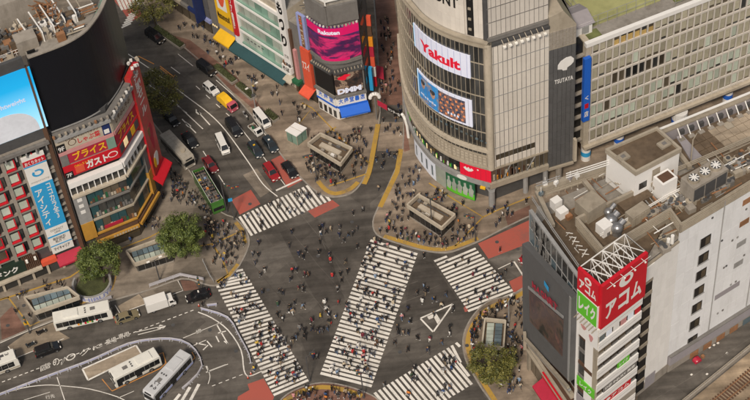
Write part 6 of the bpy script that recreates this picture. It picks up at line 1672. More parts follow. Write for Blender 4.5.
# ================================================================== STREET FURNITURE
def kiosk(label, corners, H, glass='car_glass', topping='units', name='subway_entrance', cat='entrance'):
    P = [G(x, y, H) for x, y in corners]
    c = sum(P, Vector()) / 4
    t = thing(name, label, cat, (c.x, c.y, PV))
    ins_ = [p + (c - p).normalized() * .35 for p in P]
    prism('wall', t, [xy(p) for p in ins_], PV, H - .95, 'mid_grey', 'roof_brown')
    for i in range(4):
        a, b = P[i], P[(i + 1) % 4]
        bar('roof_band', t, Vector((a.x, a.y, H - .45)), Vector((b.x, b.y, H - .45)), .3, 'cream', .9 - .004 * i)
        f = Face([xy(ins_[i]), xy(ins_[(i + 1) % 4])])
        n = max(1, round(f.L / 1.3))
        sgn = 1 if (f.W(f.L / 2, 0, .1) - Vector((c.x, c.y, 0))).length > (f.W(f.L / 2, 0, -.1) - Vector((c.x, c.y, 0))).length else -1
        for k in range(n):
            f.box('glass_panel', t, f.L * k / n + .06, f.L * (k + 1) / n - .06, PV + .4, H - 1.0, *sorted((sgn * .02, sgn * .08)), glass)
        f.box('base_wall', t, 0, f.L, PV, PV + .38, *sorted((sgn * .0, sgn * .12)), 'concrete')
    ex = (P[2] - P[1]).normalized() if (P[2] - P[1]).length > (P[1] - P[0]).length else (P[1] - P[0]).normalized()
    ang = math.atan2(ex.y, ex.x); L = max((P[2] - P[1]).length, (P[1] - P[0]).length); W = min((P[2] - P[1]).length, (P[1] - P[0]).length)
    if topping == 'units':
        block('roof_slab', t, (c.x, c.y, H - .7), (L * .62, W * .3, .45), 'cream', ang)
        ey = Vector((-ex.y, ex.x, 0))
        for k in range(7):
            q = c + ex * R.uniform(-L * .42, L * .42) + ey * R.choice((-1, 1)) * W * R.uniform(.24, .36)
            block('roof_unit', t, (q.x, q.y, H - .7), (R.uniform(.4, .9), R.uniform(.3, .6), R.uniform(.3, .8)), R.choice(['beige_metal', 'mid_grey', 'concrete', 'white']), ang)
        tube('roof_pipe', t, Vector((c.x, c.y, H - .5)) - ex * L * .4 + ey * W * .3, Vector((c.x, c.y, H - .5)) + ex * L * .4 + ey * W * .3, .1, 'dark_metal', 8)
    elif topping == 'glass':
        n = 6; ey = Vector((-ex.y, ex.x, 0))
        for k in range(n):
            for s in (-1, 1):
                q = c + ex * (-L * .42 + L * .84 * (k + .5) / n) + ey * s * W * .2; block('roof_light', t, (q.x, q.y, H - .6), (L * .84 / n - .1, W * .34, .12), 'glass_pale' if s < 0 else 'glass_blue', ang)
    return t
kiosk('cream rimmed subway entrance on the corner beside the glass shelter', ((307.6, 143), (320.4, 132.8), (352, 147.5), (340.4, 163)), 3.4)
kiosk('cream rimmed subway entrance in front of the curved glass tower', ((407, 204.4), (418.4, 194), (455, 214), (441.6, 226.8)), 3.6)
kiosk('long glass roofed shelter between the two left trees', ((126, 250.4), (134.8, 263), (173, 251), (160, 238)), 3.2, topping='glass', name='waiting_shelter', cat='shelter')
kiosk('glass roofed shelter beside the round lettered wall', ((24, 297), (34.4, 311.5), (79, 296), (67, 286.5)), 3.4, topping='glass', name='waiting_shelter', cat='shelter')
kiosk('narrow glass roofed entrance behind the lower right tree', ((485, 318), (505.5, 320), (503.5, 347), (482, 344.5)), 3.2, topping='glass')
# glass shelter
P = [G(x, y, 3.0) for x, y in ((285, 130.4), (295, 122.4), (307, 128), (296.5, 136.5))]; c = sum(P, Vector()) / 4
t = thing('glass_shelter', 'square glass shelter with a flat white roof at the kerb', 'shelter', (c.x, c.y, PV))
prism('roof', t, [xy(p) for p in P], 2.85, 3.05, 'white_tile'); ins_ = [p + (c - p).normalized() * .2 for p in P]
for i in range(4):
    a = ins_[i]; tube('post', t, (a.x, a.y, PV), (a.x, a.y, 2.85), .07, 'beige_metal', 8); f = Face([xy(ins_[i]), xy(ins_[(i + 1) % 4])])
    for k in range(2): f.box('glass_panel', t, f.L * k / 2 + .06, f.L * (k + 1) / 2 - .06, PV + .1, 2.8, -.02, .02, 'glass_green')
bar('roof_seam', t, (P[0] + P[1]) / 2 + Vector((0, 0, .06)), (P[2] + P[3]) / 2 + Vector((0, 0, .06)), .06, 'beige_metal')
# street gate with banner
a, b = G(377, 120), G(409, 138)
t = thing('street_gate', 'white arched street gate with a red and black banner', 'gate', a)
tube('post', t, a, a + Vector((0, 0, 6.2)), .16, 'mid_grey', 10)
mid = []
for k in range(9):
    an = math.pi * k / 8; mid.append(a + Vector((-.9 * math.cos(an) + .0, 0, 6.2 + 1.1 * math.sin(an))))
for p, q in zip(mid[:-1], mid[1:]): tube('arch_tube', t, p, q, .38, 'white', 12)
dv = (b - a)
gf = Face([xy(a + dv * .08), xy(a + dv * .80)])
gf.box('banner', t, 0, gf.L * .42, 4.6, 5.9, -.06, .06, 'crimson'); bb_ = gf.box('banner', t, gf.L * .42, gf.L, 4.6, 5.9, -.06, .06, 'black'); gf.text('lettering', bb_, 'センター街', gf.L * .45, gf.L * .97, 4.85, 5.65, .08, 'white', .03)
pr = a + dv * .82
cur = [pr + Vector((0, 0, 5.9)), pr + dv * .05 + Vector((0, 0, 5.7)), pr + dv * .11 + Vector((0, 0, 4.8)), pr + dv * .15 + Vector((0, 0, 3.2)), pr + dv * .17 + Vector((0, 0, 0))]
for p, q in zip(cur[:-1], cur[1:]): tube('arch_tube', t, p, q, .3, 'white', 12)
# hedge planters
mk('hedge', (.065, .075, .03), var=.5, scale=6, bump=.8)
for lab, a, b in (('long hedge planter at the top of the pavement by the black minivan', (155, 29), (183, 48.5)), ('hedge planter on the kerb beside the second minivan', (215.5, 67.5), (235, 83.5)), ('hedge planter on the kerb beside the yellow truck', (238, 85.5), (254, 99.5)), ('short hedge planter beside the white van with green stripe', (266.5, 113), (276.5, 121.5))):
    p, q = G(*a, PV), G(*b, PV); t = thing('hedge_planter', lab, 'planter', (p + q) / 2, 0, 'hedge planters along the kerb'); d = (q - p); L = d.length; ang = math.atan2(d.y, d.x); c = (p + q) / 2
    block('trough', t, c + Vector((0, 0, .3)), (L, 1.5, .6), 'concrete', ang)
    v = []; f = []
    for k in range(420):
        o_ = c + d * R.uniform(-.48, .48) + Vector((-d.y, d.x, 0)).normalized() * R.uniform(-.62, .62) + Vector((0, 0, .6 + R.random() * .55)); s = R.uniform(.08, .17)
        e1 = Vector((R.uniform(-1, 1), R.uniform(-1, 1), R.uniform(-1, 1))).normalized() * s; e2 = e1.cross(Vector((R.uniform(-1, 1), R.uniform(-1, 1), R.uniform(-1, 1)))).normalized() * s
        i = len(v); v += [o_ - e1, o_ + e2, o_ + e1, o_ - e2]; f.append((i, i + 1, i + 2, i + 3))
    wmesh('hedge_leaves', v, f, 'hedge', t); block('hedge_core', t, c + Vector((0, 0, .65)), (L * .94, 1.2, .5), 'hedge', ang)
# round lettered wall round the tree
c = G(93, 287, PV)
t = thing('lettered_wall', 'round white planter wall lettered SHIBUYA around the tree', 'wall', c)
rg = Face([(c.x + 3.6 * math.cos(a), c.y + 3.6 * math.sin(a)) for a in [math.radians(-205 + 230 * k / 36) for k in range(37)]])
rg.band('wall', t, 0, rg.L, PV, PV + 1.35, -.25, 0, 'white'); rg.text('lettering', t, 'SHIBUYA', rg.L * .33, rg.L * .86, PV + .15, PV + 1.2, .03, 'lilac', .03)
rg.band('top_rail', t, 0, rg.L, PV + 1.35, PV + 1.45, -.3, .05, 'grey_metal'); tube('soil', t, c, c + Vector((0, 0, .25)), 3.0, 'hedge', 24)
# traffic signals, lamp posts
def signal(label, px, H, arm=None, heads=1, mat='dark_metal', lamp=False, sign=None):
    p = G(*px, 0); p.z = 0
    t = thing('lamp_post' if lamp else 'traffic_signal', label, 'lamp post' if lamp else 'traffic light', p)
    tube('pole', t, p, p + Vector((0, 0, H)), .11, mat, 10); tube('base', t, p, p + Vector((0, 0, .4)), .2, mat, 10)
    e = Vector((math.cos(arm or 0), math.sin(arm or 0), 0))
    if arm is not None and not lamp: tube('arm', t, p + Vector((0, 0, H - .3)), p + e * 2.2 + Vector((0, 0, H - .15)), .06, mat, 8)
    if lamp:
        for s in (-1, 1): bar('lamp_arm', t, p + Vector((0, 0, H)), p + e * s * 1.1 + Vector((0, 0, H + .25)), .08, mat); block('lamp_head', t, p + e * s * 1.2 + Vector((0, 0, H + .25)), (.6, .3, .16), 'lamp_white', arm or 0)
    else:
        for k in range(heads):
            q = p + (e * (1.6 - .9 * k) if arm is not None else Vector((0, 0, 0))) + Vector((0, 0, H - .3 - (1.3 * k if arm is None else 0)))
            hd = block('signal_head', t, q + Vector((0, -.22, 0)), (1.05 if arm is not None else .34, .24, .38 if arm is not None else .75), 'dark_metal', 0)
            for j in range(3 if arm is not None else 2):
                o_ = Vector((-.33 + .33 * j, -.36, 0)) if arm is not None else Vector((0, -.36, .18 - .36 * j))
                tube('lens', hd, q + o_, q + o_ + Vector((0, -.04, 0)), .12, ['deep_green', 'orange', 'lamp_red'][j], 10)
    if sign: block('sign_plate', t, p + Vector((0, -.16, H * .62)), (.8, .06, .8), sign, .2)
signal('tall dark signal pole standing before the tower subway entrance', (432.5, 232), 9.5, .4, 2)
signal('signal pole near the pavement edge right of the tower entrance', (475.5, 241), 7.0, 2.6, 2)
signal('signal pole beside the corner subway entrance and red lane', (317, 179), 7.5, 3.4, 2)
signal('dark signal pole next to the front of the green open bus', (234.5, 220), 9.5, .2, 2, sign='sky_blue')
signal('signal pole on the left pavement between bus and crosswalk', (227, 212), 9.0, 5.6, 1)
signal('short signal post by the black taxi and kerb', (201, 291), 4.2, None, 2)
signal('signal pole by the white bus with yellow and red boxes', (30, 333), 5.0, None, 2, sign='yellow')
signal('signal pole at the bottom end of the long crosswalk', (364, 398), 7.0, 2.0, 2)
signal('slim signal pole between the two bottom crosswalks', (310, 381), 7.0, .8, 1)
signal('twin lamp post with signs among the kerb planters', (255.5, 108), 6.0, .6, 1, 'grey_metal', True, 'dark_metal')
signal('twin lamp post on the lower right pavement beside the shelter', (509, 322), 6.0, 1.0, 1, 'grey_metal', True)
signal('twin lamp post near the glass shelter in the middle of the plaza', (346, 118), 6.0, .2, 1, 'grey_metal', True)
signal('twin lamp post between the trees on the left pavement', (160, 281), 6.0, .4, 1, 'dark_metal', True)
# white barrier panels
def path_points(pp, step):
    P = [G(x, y, 0) for x, y in smooth_px(pp, 8)]
    out = [P[0]]; acc = 0
    for i in range(1, len(P)):
        d = P[i] - P[i - 1]; L = d.length
        while acc + L >= step:
            t_ = (step - acc) / L; q = P[i - 1] + d * t_; out.append(q); P[i - 1] = q; d = P[i] - q; L = d.length; acc = 0
        acc += L
    return out
ORD = 'first second third fourth fifth sixth seventh eighth ninth tenth eleventh twelfth thirteenth fourteenth fifteenth sixteenth seventeenth eighteenth nineteenth twentieth twenty-first twenty-second twenty-third twenty-fourth twenty-fifth twenty-sixth twenty-seventh twenty-eighth twenty-ninth thirtieth thirty-first thirty-second'.split()
def barrier_run(pp, label, group):
    Q = path_points(pp, 1.9)
    for k_, (a, b) in enumerate(zip(Q[:-1], Q[1:])):
        d = b - a; c = (a + b) / 2; ang = math.atan2(d.y, d.x)
        t = thing('barrier_panel', f'white barrier panel, {ORD[k_]} {label}', 'barrier', c, ang, group)
        put('panel', bev_mesh([(-.93, .1), (-.93, .6), (.93, .6), (.93, .1)], .10, .04, ['barrier_white']), t, WM[t].copy())
        lbox('coloured_band', t, t, -.8, .8, -.106, -.099, .3, .48, 'lilac'); lbox('top_rail', t, t, -.95, .95, -.04, .04, .64, .7, 'barrier_white')
        for x in (-.7, .7): lbox('foot', t, t, x - .1, x + .1, -.35, .35, .0, .1, 'grey_metal')
mk('barrier_white', (.50, .49, .53), rough=.5, var=.1, per=.06)
barrier_run([(-14, 401), (38, 381), (83, 364.5), (100, 357.5), (130, 344.5), (157, 340), (177, 340.5), (190, 345.5), (199, 356), (202.5, 368), (194, 379.5), (181, 391)], 'from the picture edge in the curved bus bay row', 'barriers round the bus bays')
barrier_run([(201, 309.5), (228, 318.5), (239, 336), (250, 357), (251, 372)], 'from the top of the row along the crosswalk', 'barriers beside the crosswalk')
barrier_run([(207, 306.5), (225, 304.5)], 'of the short row by the black taxi', 'short barriers at the crosswalk top')
strip('lane_line', road, smooth_px([(198, 312), (212, 318), (228, 330), (241, 350), (244, 370), (249, 376), (262, 371)], 3), .22, Z3, 'white_paint')
for k, (x, y) in enumerate(((251, 374), (248, 378), (199, 306))):
    p = G(x, y); t = thing('traffic_cone', ['orange cone at the foot of the crosswalk barriers', 'orange cone on the red road patch by the barriers', 'orange cone at the nose of the barrier triangle'][k], 'cone', p)
    bm = bmesh.new(); bmesh.ops.create_cone(bm, segments=12, radius1=.17, radius2=.03, depth=.65, cap_ends=True); me = bpy.data.meshes.new('cone'); bm.to_mesh(me); bm.free(); me.materials.append(C('orange_red'))
    put('cone', me, t, Matrix.Translation(p + Vector((0, 0, .36)))); block('base', t, p + Vector((0, 0, .03)), (.42, .42, .05), 'black'); tube('white_collar', t, p + Vector((0, 0, .38)), p + Vector((0, 0, .5)), .115, 'white', 12)
# guard railings on the left pavement edge
for lab, pp in (('white guard rail along the left pavement by the black taxi', [(150, 287.5), (181, 276.5), (204, 281)]), ('white guard rail between the white bus and shelter', [(54, 318), (84, 309), (112, 299)]), ('steel guard rail across the corner of the left pavement', [(203, 262), (210, 277), (214, 283)])):
    t = thing('guard_rail', lab, 'railing', G(*pp[0], PV)); railing(t, [xy(G(*p, PV)) for p in pp], PV, 1.0, 'barrier_white' if 'white' in lab else 'grey_metal', 1.5)
    if 'white' in lab:
        for a, b in zip(pp[:-1], pp[1:]):
            a, b = G(*a, PV), G(*b, PV); bar('rail_panel', t, a + Vector((0, 0, .55)), b + Vector((0, 0, .55)), .06, 'barrier_white', .55)
# red tarpaulin stall on the street by the railway, small crates
t = thing('tarpaulin_stall', 'small red and orange tarpaulin heap beside the white wall', 'stall', G(697, 361))
put('cover', bev_mesh([(-.75, 0), (-.7, .6), (-.2, .9), (.5, .7), (.75, 0)], .5, .15, ['crimson']), t, WM[t] @ Matrix.Rotation(.5, 4, 'Z')); block('white_flap', t, G(697, 361) + Vector((-.1, -.5, .5)), (.35, .2, .5), 'white', .5); block('orange_crate', t, G(697, 361) + Vector((1.1, .6, .3)), (.5, .5, .6), 'rust', .5)
for x, y in ((727, 353), (691.5, 374.5), (707, 374), (709.5, 347.5), (714, 345), (718, 343)): psheet('white_mark', road, [(x - 1.6, y + .2), (x, y - 1.2), (x + 1.6, y - .2), (x, y + 1.2)], Z3, 'white_paint')
strip('lane_line', road, [(640, 408), (690, 378), (750, 338)], .14, Z3, 'asphalt_old')

# ================================================================== TREES
def leaf_mat(name, a, b):
    m, t, bs = nodes_of(name); L = t.links.new; N = t.nodes.new
    geo = N('ShaderNodeNewGeometry'); n = N('ShaderNodeTexNoise'); n.inputs['Scale'].default_value = .7; n.inputs['Detail'].default_value = 3; L(geo.outputs['Position'], n.inputs['Vector'])
    n2 = N('ShaderNodeTexWhiteNoise'); L(geo.outputs['Random Per Island'], n2.inputs['W']) if False else None
    ad = N('ShaderNodeMath'); ad.operation = 'ADD'; L(n.outputs['Fac'], ad.inputs[0])
    mr = N('ShaderNodeMapRange'); mr.inputs['To Min'].default_value = -.28; mr.inputs['To Max'].default_value = .28; L(geo.outputs['Random Per Island'], mr.inputs['Value']); L(mr.outputs[0], ad.inputs[1])
    cr = N('ShaderNodeValToRGB'); cr.color_ramp.elements[0].position = .2; cr.color_ramp.elements[0].color = (*a, 1); cr.color_ramp.elements[1].position = .8; cr.color_ramp.elements[1].color = (*b, 1)
    L(ad.outputs[0], cr.inputs[0]); L(cr.outputs[0], bs.inputs['Base Color']); bs.inputs['Roughness'].default_value = .6
    MATS[name] = m
leaf_mat('leaf_green', (.035, .06, .012), (.15, .185, .04)); leaf_mat('leaf_olive', (.045, .06, .014), (.22, .20, .045)); leaf_mat('leaf_dull', (.04, .045, .018), (.15, .135, .055))
def tree(label, px, H, rad, leaf, seed, n=7200, gaps=.5):
    rr = random.Random(seed)
    p = G(px[0], px[1], H * .62); p.z = PV
    t = thing('street_tree', label, 'tree', p)
    def taper(name, a, b, r0, r1, par):
        a, b = Vector(a), Vector(b); d = (b - a).normalized(); ref = Vector((0, 0, 1)) if abs(d.z) < .9 else Vector((1, 0, 0)); ex = ref.cross(d).normalized(); ey = d.cross(ex)
        v = []; k = 8
        for q, r in ((a, r0), (b, r1)): v += [q + (ex * math.cos(2 * math.pi * i / k) + ey * math.sin(2 * math.pi * i / k)) * r for i in range(k)]
        return wmesh(name, v, [(i, (i + 1) % k, k + (i + 1) % k, k + i) for i in range(k)] + [tuple(range(k, 2 * k))], 'bark', par, True)
    top = p + Vector((rr.uniform(-.3, .3), rr.uniform(-.3, .3), H * .42))
    tk = taper('trunk', p - Vector((0, 0, .1)), top, .24, .16, t)
    clumps = []
    for i in range(9):
        a = 2 * math.pi * i / 9 + rr.uniform(-.3, .3); l = rad * rr.uniform(.45, .85)
        e = top + Vector((math.cos(a) * l, math.sin(a) * l, H * rr.uniform(.1, .42)))
        taper('limb', p.lerp(top, rr.uniform(.7, 1.0)), e, .10, .03, t); 
    for i in range(58):
        a = rr.uniform(0, 2 * math.pi); u = rr.uniform(-1, 1); r_ = rr.uniform(.45, 1.0) ** .6 * (1.18 if rr.random() < .16 else 1)
        s = math.sqrt(1 - u * u)
        clumps.append((p + Vector((0, 0, H * .66)) + Vector((math.cos(a) * s * rad * r_ * rr.uniform(.8, 1.08), math.sin(a) * s * rad * r_ * rr.uniform(.8, 1.08), u * H * .30 * r_)), rad * rr.uniform(.12, .36)))
    v = []; f = []
    for k in range(n):
        c, r_ = rr.choice(clumps)
        d = Vector((rr.gauss(0, 1), rr.gauss(0, 1), rr.gauss(0, .8))).normalized() * r_ * rr.uniform(.35, 1.05)
        o_ = c + d; s = rr.uniform(.07, .15) if rr.random() < .7 else rr.uniform(.15, .25)
        nrm = (d.normalized() + Vector((rr.uniform(-.8, .8), rr.uniform(-.8, .8), rr.uniform(-.2, 1.0)))).normalized()
        e1 = nrm.orthogonal().normalized(); e1 = (Matrix.Rotation(rr.uniform(0, 6.3), 3, nrm) @ e1) * s; e2 = nrm.cross(e1).normalized() * s * .6
        i = len(v); v += [o_ - e1, o_ + e2, o_ + e1, o_ - e2]; f.append((i, i + 1, i + 2, i + 3))
    wmesh('crown', v, f, leaf, t)
tree('round green street tree beside the long glass shelter', (180, 236), 10.5, 4.3, 'leaf_green', 1, 17000)
tree('round green street tree inside the lettered wall', (98, 262), 10.0, 4.0, 'leaf_green', 2, 16000)
tree('olive tree beside the red banner and the road', (158, 92), 12, 5.2, 'leaf_olive', 3, 10000)
tree('yellowing tree on the pavement at the top edge', (151, 4), 10, 4.6, 'leaf_olive', 4, 7000)
tree('loose olive tree on the lower right pavement', (490, 364), 9.5, 4.1, 'leaf_olive', 5, 10500)

# ================================================================== PEOPLE
def capsule(bm, a, b, ra, rb, k=8, rings=3):
    a, b = Vector(a), Vector(b); d = b - a; L = d.length or 1e-4; ez = d.normalized() if d.length > 1e-5 else Vector((0, 0, 1))
    ref = Vector((0, 0, 1)) if abs(ez.z) < .9 else Vector((1, 0, 0)); ex = ref.cross(ez).normalized(); ey = ez.cross(ex)
    rows = []
    for i in range(rings + 1):
        t = -math.pi / 2 + (math.pi / 2) * i / rings; rows.append((a + ez * ra * math.sin(t), max(ra * math.cos(t), 1e-3)))
    for i in range(rings + 1):
        t = (math.pi / 2) * i / rings; rows.append((b + ez * rb * math.sin(t), max(rb * math.cos(t), 1e-3)))
    vs_ = [[bm.verts.new(c + (ex * math.cos(2 * math.pi * j / k) + ey * math.sin(2 * math.pi * j / k)) * r) for j in range(k)] for c, r in rows]
    for p, q in zip(vs_[:-1], vs_[1:]):
        for j in range(k): bm.faces.new((p[j], p[(j + 1) % k], q[(j + 1) % k], q[j]))
    bm.faces.new(vs_[0][::-1]); bm.faces.new(vs_[-1])
SKIN_, TOP_, LEG_, SHOE_ = 0, 1, 2, 3
def limbs(kind):
    """bones of one figure facing +x: (a, b, ra, rb, material); wrists returned for the hands"""
    B = []; H = []
    def leg(s, hip, knee, ank, toe):
        B.append((hip, knee, .098, .066, LEG_)); B.append((knee, ank, .064, .045, LEG_)); B.append((ank, toe, .046, .036, SHOE_)); B.append((ank, (ank[0] - .04, ank[1], ank[2] - .03), .045, .04, SHOE_))
    def arm(s, el, wr, long=True):
        sh = (.01, s * .185, 1.37); B.append((sh, el, .062, .050, TOP_)); B.append((el, wr, .047, .036, TOP_))
        d = (Vector(wr) - Vector(el)).normalized(); hnd = Vector(wr) + d * .07; B.append((wr, tuple(hnd), .034, .036, SKIN_)); H.append((hnd, d, s))
    z = 0.0
    if kind in ('walk_a', 'walk_b', 'walk_c', 'coat_walk', 'skirt'):
        st_ = {'walk_a': 1.0, 'walk_b': -1.0, 'walk_c': .6, 'coat_walk': .8, 'skirt': -.7}[kind]
        f, b = (1, -1) if st_ > 0 else (-1, 1); k = abs(st_)
        leg(f, (0, f * .09, .90), (.17 * k, f * .09, .50), (.27 * k, f * .09, .10), (.27 * k + .16, f * .10, .06)); leg(b, (0, b * .09, .90), (-.03 * k, b * .09, .47), (-.32 * k, b * .09, .10 + .08 * k), (-.22 * k, b * .10, .045))
        arm(f, (-.14 * k, f * .235, 1.10), (-.12 * k + .02, f * .24, .86)); arm(b, (.09 * k, b * .235, 1.10), (.26 * k, b * .22, .90))
    elif kind in ('stand', 'stand_coat'):
        leg(1, (0, .09, .90), (.02, .095, .49), (-.01, .10, .09), (.15, .13, .045)); leg(-1, (0, -.09, .90), (.01, -.095, .49), (-.01, -.10, .09), (.15, -.13, .045))
        arm(1, (-.03, .24, 1.10), (.05, .23, .86)); arm(-1, (-.03, -.24, 1.10), (.05, -.22, .86))
    elif kind == 'phone':
        leg(1, (0, .09, .90), (.02, .095, .49), (-.01, .10, .09), (.15, .13, .045)); leg(-1, (0, -.09, .90), (.06, -.095, .49), (.08, -.10, .09), (.24, -.12, .045))
        arm(1, (-.02, .235, 1.10), (.24, .12, 1.16)); arm(-1, (-.04, -.24, 1.10), (.03, -.23, .86))
    elif kind == 'sit':
        leg(1, (0, .09, .52), (.40, .11, .53), (.42, .11, .12), (.57, .12, .07)); leg(-1, (0, -.09, .52), (.40, -.11, .53), (.42, -.11, .12), (.57, -.12, .07))
        z = -.38
        def arm2(s):
            sh = (.01, s * .185, 1.37 + z); el = (.03, s * .24, 1.10 + z); wr = (.26, s * .16, 1.0 + z)
            B.append((sh, el, .062, .05, TOP_)); B.append((el, wr, .047, .036, TOP_)); d = (Vector(wr) - Vector(el)).normalized(); B.append((wr, tuple(Vector(wr) + d * .07), .034, .036, SKIN_)); H.append((Vector(wr) + d * .07, d, s))
        arm2(1); arm2(-1)
    B.append(((0, -.06, .93 + z), (0, .06, .93 + z), .125, .125, LEG_ if kind != 'skirt' else LEG_))
    B.append(((0, -.05, 1.04 + z), (0, .05, 1.04 + z), .12, .12, TOP_)); B.append(((.01, -.07, 1.24 + z), (.01, .07, 1.24 + z), .135, .135, TOP_)); B.append(((.0, -.16, 1.375 + z), (.0, .16, 1.375 + z), .072, .072, TOP_))
    B.append(((0, 0, 1.40 + z), (.025, 0, 1.50 + z), .058, .054, SKIN_)); B.append(((.03, 0, 1.555 + z), (.03, 0, 1.63 + z), .082, .092, SKIN_)); B.append(((.05, 0, 1.535 + z), (.065, 0, 1.525 + z), .055, .04, SKIN_))
    B.append(((.115, 0, 1.60 + z), (.138, 0, 1.572 + z), .014, .018, SKIN_))
    for s in (-1, 1): B.append(((.02, s * .088, 1.60 + z), (.02, s * .094, 1.57 + z), .018, .016, SKIN_))
    if kind in ('coat_walk', 'stand_coat'): B.append(((0, -.05, .95), (-.02, -.05, .62), .14, .17, TOP_)); B.append(((0, .05, .95), (-.02, .05, .62), .14, .17, TOP_))
    if kind == 'skirt': B.append(((0, -.05, .92), (0, -.05, .60), .13, .19, LEG_)); B.append(((0, .05, .92), (0, .05, .60), .13, .19, LEG_))
    return B, H, z
def seg_dist(p, a, b, ra, rb):
    a = Vector(a); b = Vector(b); d = b - a; l2 = d.length_squared
    t = 0 if l2 < 1e-9 else max(0, min(1, (p - a).dot(d) / l2))
    return (p - a - d * t).length - (ra + (rb - ra) * t)
KINDS = ['walk_a', 'walk_b', 'walk_c', 'coat_walk', 'skirt', 'stand', 'stand_coat', 'phone', 'sit']
tmp = []
for kd_ in KINDS:
    for vox in (.021, .042):
        B, H, z = limbs(kd_)
        bm = bmesh.new()
        for a, b, ra, rb, m in B: capsule(bm, a, b, ra, rb)
        me = bpy.data.meshes.new('figure'); bm.to_mesh(me); bm.free()
        o = bpy.data.objects.new('figure', me); COL.objects.link(o); md = o.modifiers.new('r', 'REMESH'); md.mode = 'VOXEL'; md.voxel_size = vox
        if vox < .03:
            sm = o.modifiers.new('s', 'SMOOTH'); sm.factor = .5; sm.iterations = 2
        tmp.append((kd_, vox, o, B, H, z))
dg = bpy.context.evaluated_depsgraph_get()
FIG = {}
for kd_, vox, o, B, H, z in tmp:
    me = bpy.data.meshes.new_from_object(o.evaluated_get(dg))
    me.name = 'person_' + kd_
    idx = []
    for p in me.polygons:
        c = p.center; best = min(B, key=lambda q: seg_dist(c, q[0], q[1], q[2], q[3])); idx.append(best[4])
    if vox > .03:
        FIG[kd_, 'far'] = ([v.co.copy() for v in me.vertices], [tuple(p.vertices) for p in me.polygons], idx, z)
        bpy.data.meshes.remove(me)
    else:
        # add five bent fingers to each hand
        bm = bmesh.new(); bm.from_mesh(me); nb_ = len(bm.faces)
        for hp, d, s in H:
            side = d.orthogonal().normalized(); fw = Vector((1, 0, 0)); side = (fw - d * fw.dot(d)).normalized() if (fw - d * fw.dot(d)).length > .1 else side
            for k in range(4):
                r0 = hp + side * (-.027 + .018 * k); l = (.062, .072, .068, .052)[k]; mid_ = r0 + d * l * .6 + Vector((0, -s * .006, 0)); tip = mid_ + d * l * .45 + Vector((0, -s * .022, 0))
                capsule(bm, r0, mid_, .0095, .009, 5, 1); capsule(bm, mid_, tip, .009, .007, 5, 1)
            th = hp - d * .03 + side * .032; capsule(bm, th, th + side * .03 + d * .04, .011, .008, 5, 1)
        bm.to_mesh(me); bm.free()
        idx += [SKIN_] * (len(me.polygons) - len(idx))
        for _ in range(4): me.materials.append(C('black'))
        me.polygons.foreach_set('material_index', idx)
        for p in me.polygons: p.use_smooth = True
        me.update(); FIG[kd_] = (me, z)
    src = o.data
    bpy.data.objects.remove(o); bpy.data.meshes.remove(src)
def hair_mesh(long, z):
    bm = bmesh.new(); bmesh.ops.create_uvsphere(bm, u_segments=14, v_segments=10, radius=1)
    kill = []
    for v in bm.verts:
        x, y, zz = v.co
        v.co = Vector((.018 + x * .108, y * .106, 1.615 + z + zz * .115))
        if long and zz < -.1 and x < .1: v.co.z -= .17 * min(1, (-zz)); v.co.x -= .015
    for f in bm.faces:
        c = f.calc_center_median()
        if c.z < 1.60 + z and c.x > .03: kill.append(f)
        elif not long and c.z < 1.535 + z: kill.append(f)
    bmesh.ops.delete(bm, geom=kill, context='FACES')
    me = bpy.data.meshes.new('hair'); bm.to_mesh(me); bm.free(); me.materials.append(C('black'))
    for p in me.polygons: p.use_smooth = True
    return me
HAIR = {(l, s): hair_mesh(l, -.38 if s else 0) for l in (0, 1) for s in (0, 1)}
def soft_box(x0, x1, y0, y1, z0, z1, bevel):
    bm = bmesh.new(); bmesh.ops.create_cube(bm, size=1)
    for v in bm.verts: v.co = Vector(((x0 + x1) / 2 + v.co.x * (x1 - x0), (y0 + y1) / 2 + v.co.y * (y1 - y0), (z0 + z1) / 2 + v.co.z * (z1 - z0)))
    bmesh.ops.bevel(bm, geom=list(bm.edges), offset=bevel, segments=2, affect='EDGES'); me = bpy.data.meshes.new('bag'); bm.to_mesh(me); bm.free(); me.materials.append(C('black')); return me
BAGS = {'backpack': soft_box(-.31, -.13, -.15, .15, 1.0, 1.42, .05), 'shoulder bag': soft_box(-.12, .14, .22, .32, .78, 1.02, .03), 'shopping bag': soft_box(-.05, .25, -.34, -.24, .42, .76, .02)}
def cloth(name, col): return mk('cloth_' + name.replace(' ', '_'), col, rough=.85, var=.18, scale=5)
TOPS = [('black coat', (.012, .012, .013), 26), ('black jacket', (.018, .018, .02), 24), ('dark grey jacket', (.05, .05, .055), 18), ('navy jacket', (.018, .025, .06), 11), ('grey hoodie', (.19, .19, .19), 7), ('white shirt', (.66, .65, .63), 9), ('cream coat', (.52, .45, .34), 6), ('beige jacket', (.36, .27, .18), 6), ('brown jacket', (.13, .07, .04), 6), ('red jacket', (.42, .03, .03), 4), ('pink top', (.55, .26, .27), 3), ('light blue shirt', (.20, .29, .42), 2.5), ('blue jacket', (.025, .07, .20), 2.5), ('green jacket', (.035, .07, .04), 2.5), ('orange jacket', (.58, .19, .03), 2), ('yellow top', (.60, .42, .06), 1.5), ('maroon coat', (.14, .02, .035), 3)]
LEGS = [('black trousers', (.014, .014, .015), 12), ('dark jeans', (.025, .035, .065), 9), ('grey trousers', (.11, .11, .11), 4), ('blue jeans', (.07, .12, .22), 4), ('khaki trousers', (.26, .20, .13), 3), ('white trousers', (.6, .59, .56), 1.5)]
for n_, c_, w_ in TOPS + LEGS: cloth(n_, c_)
mk('skin_light', (.50, .31, .22), rough=.6, var=.08); mk('skin_mid', (.40, .24, .16), rough=.6, var=.08)
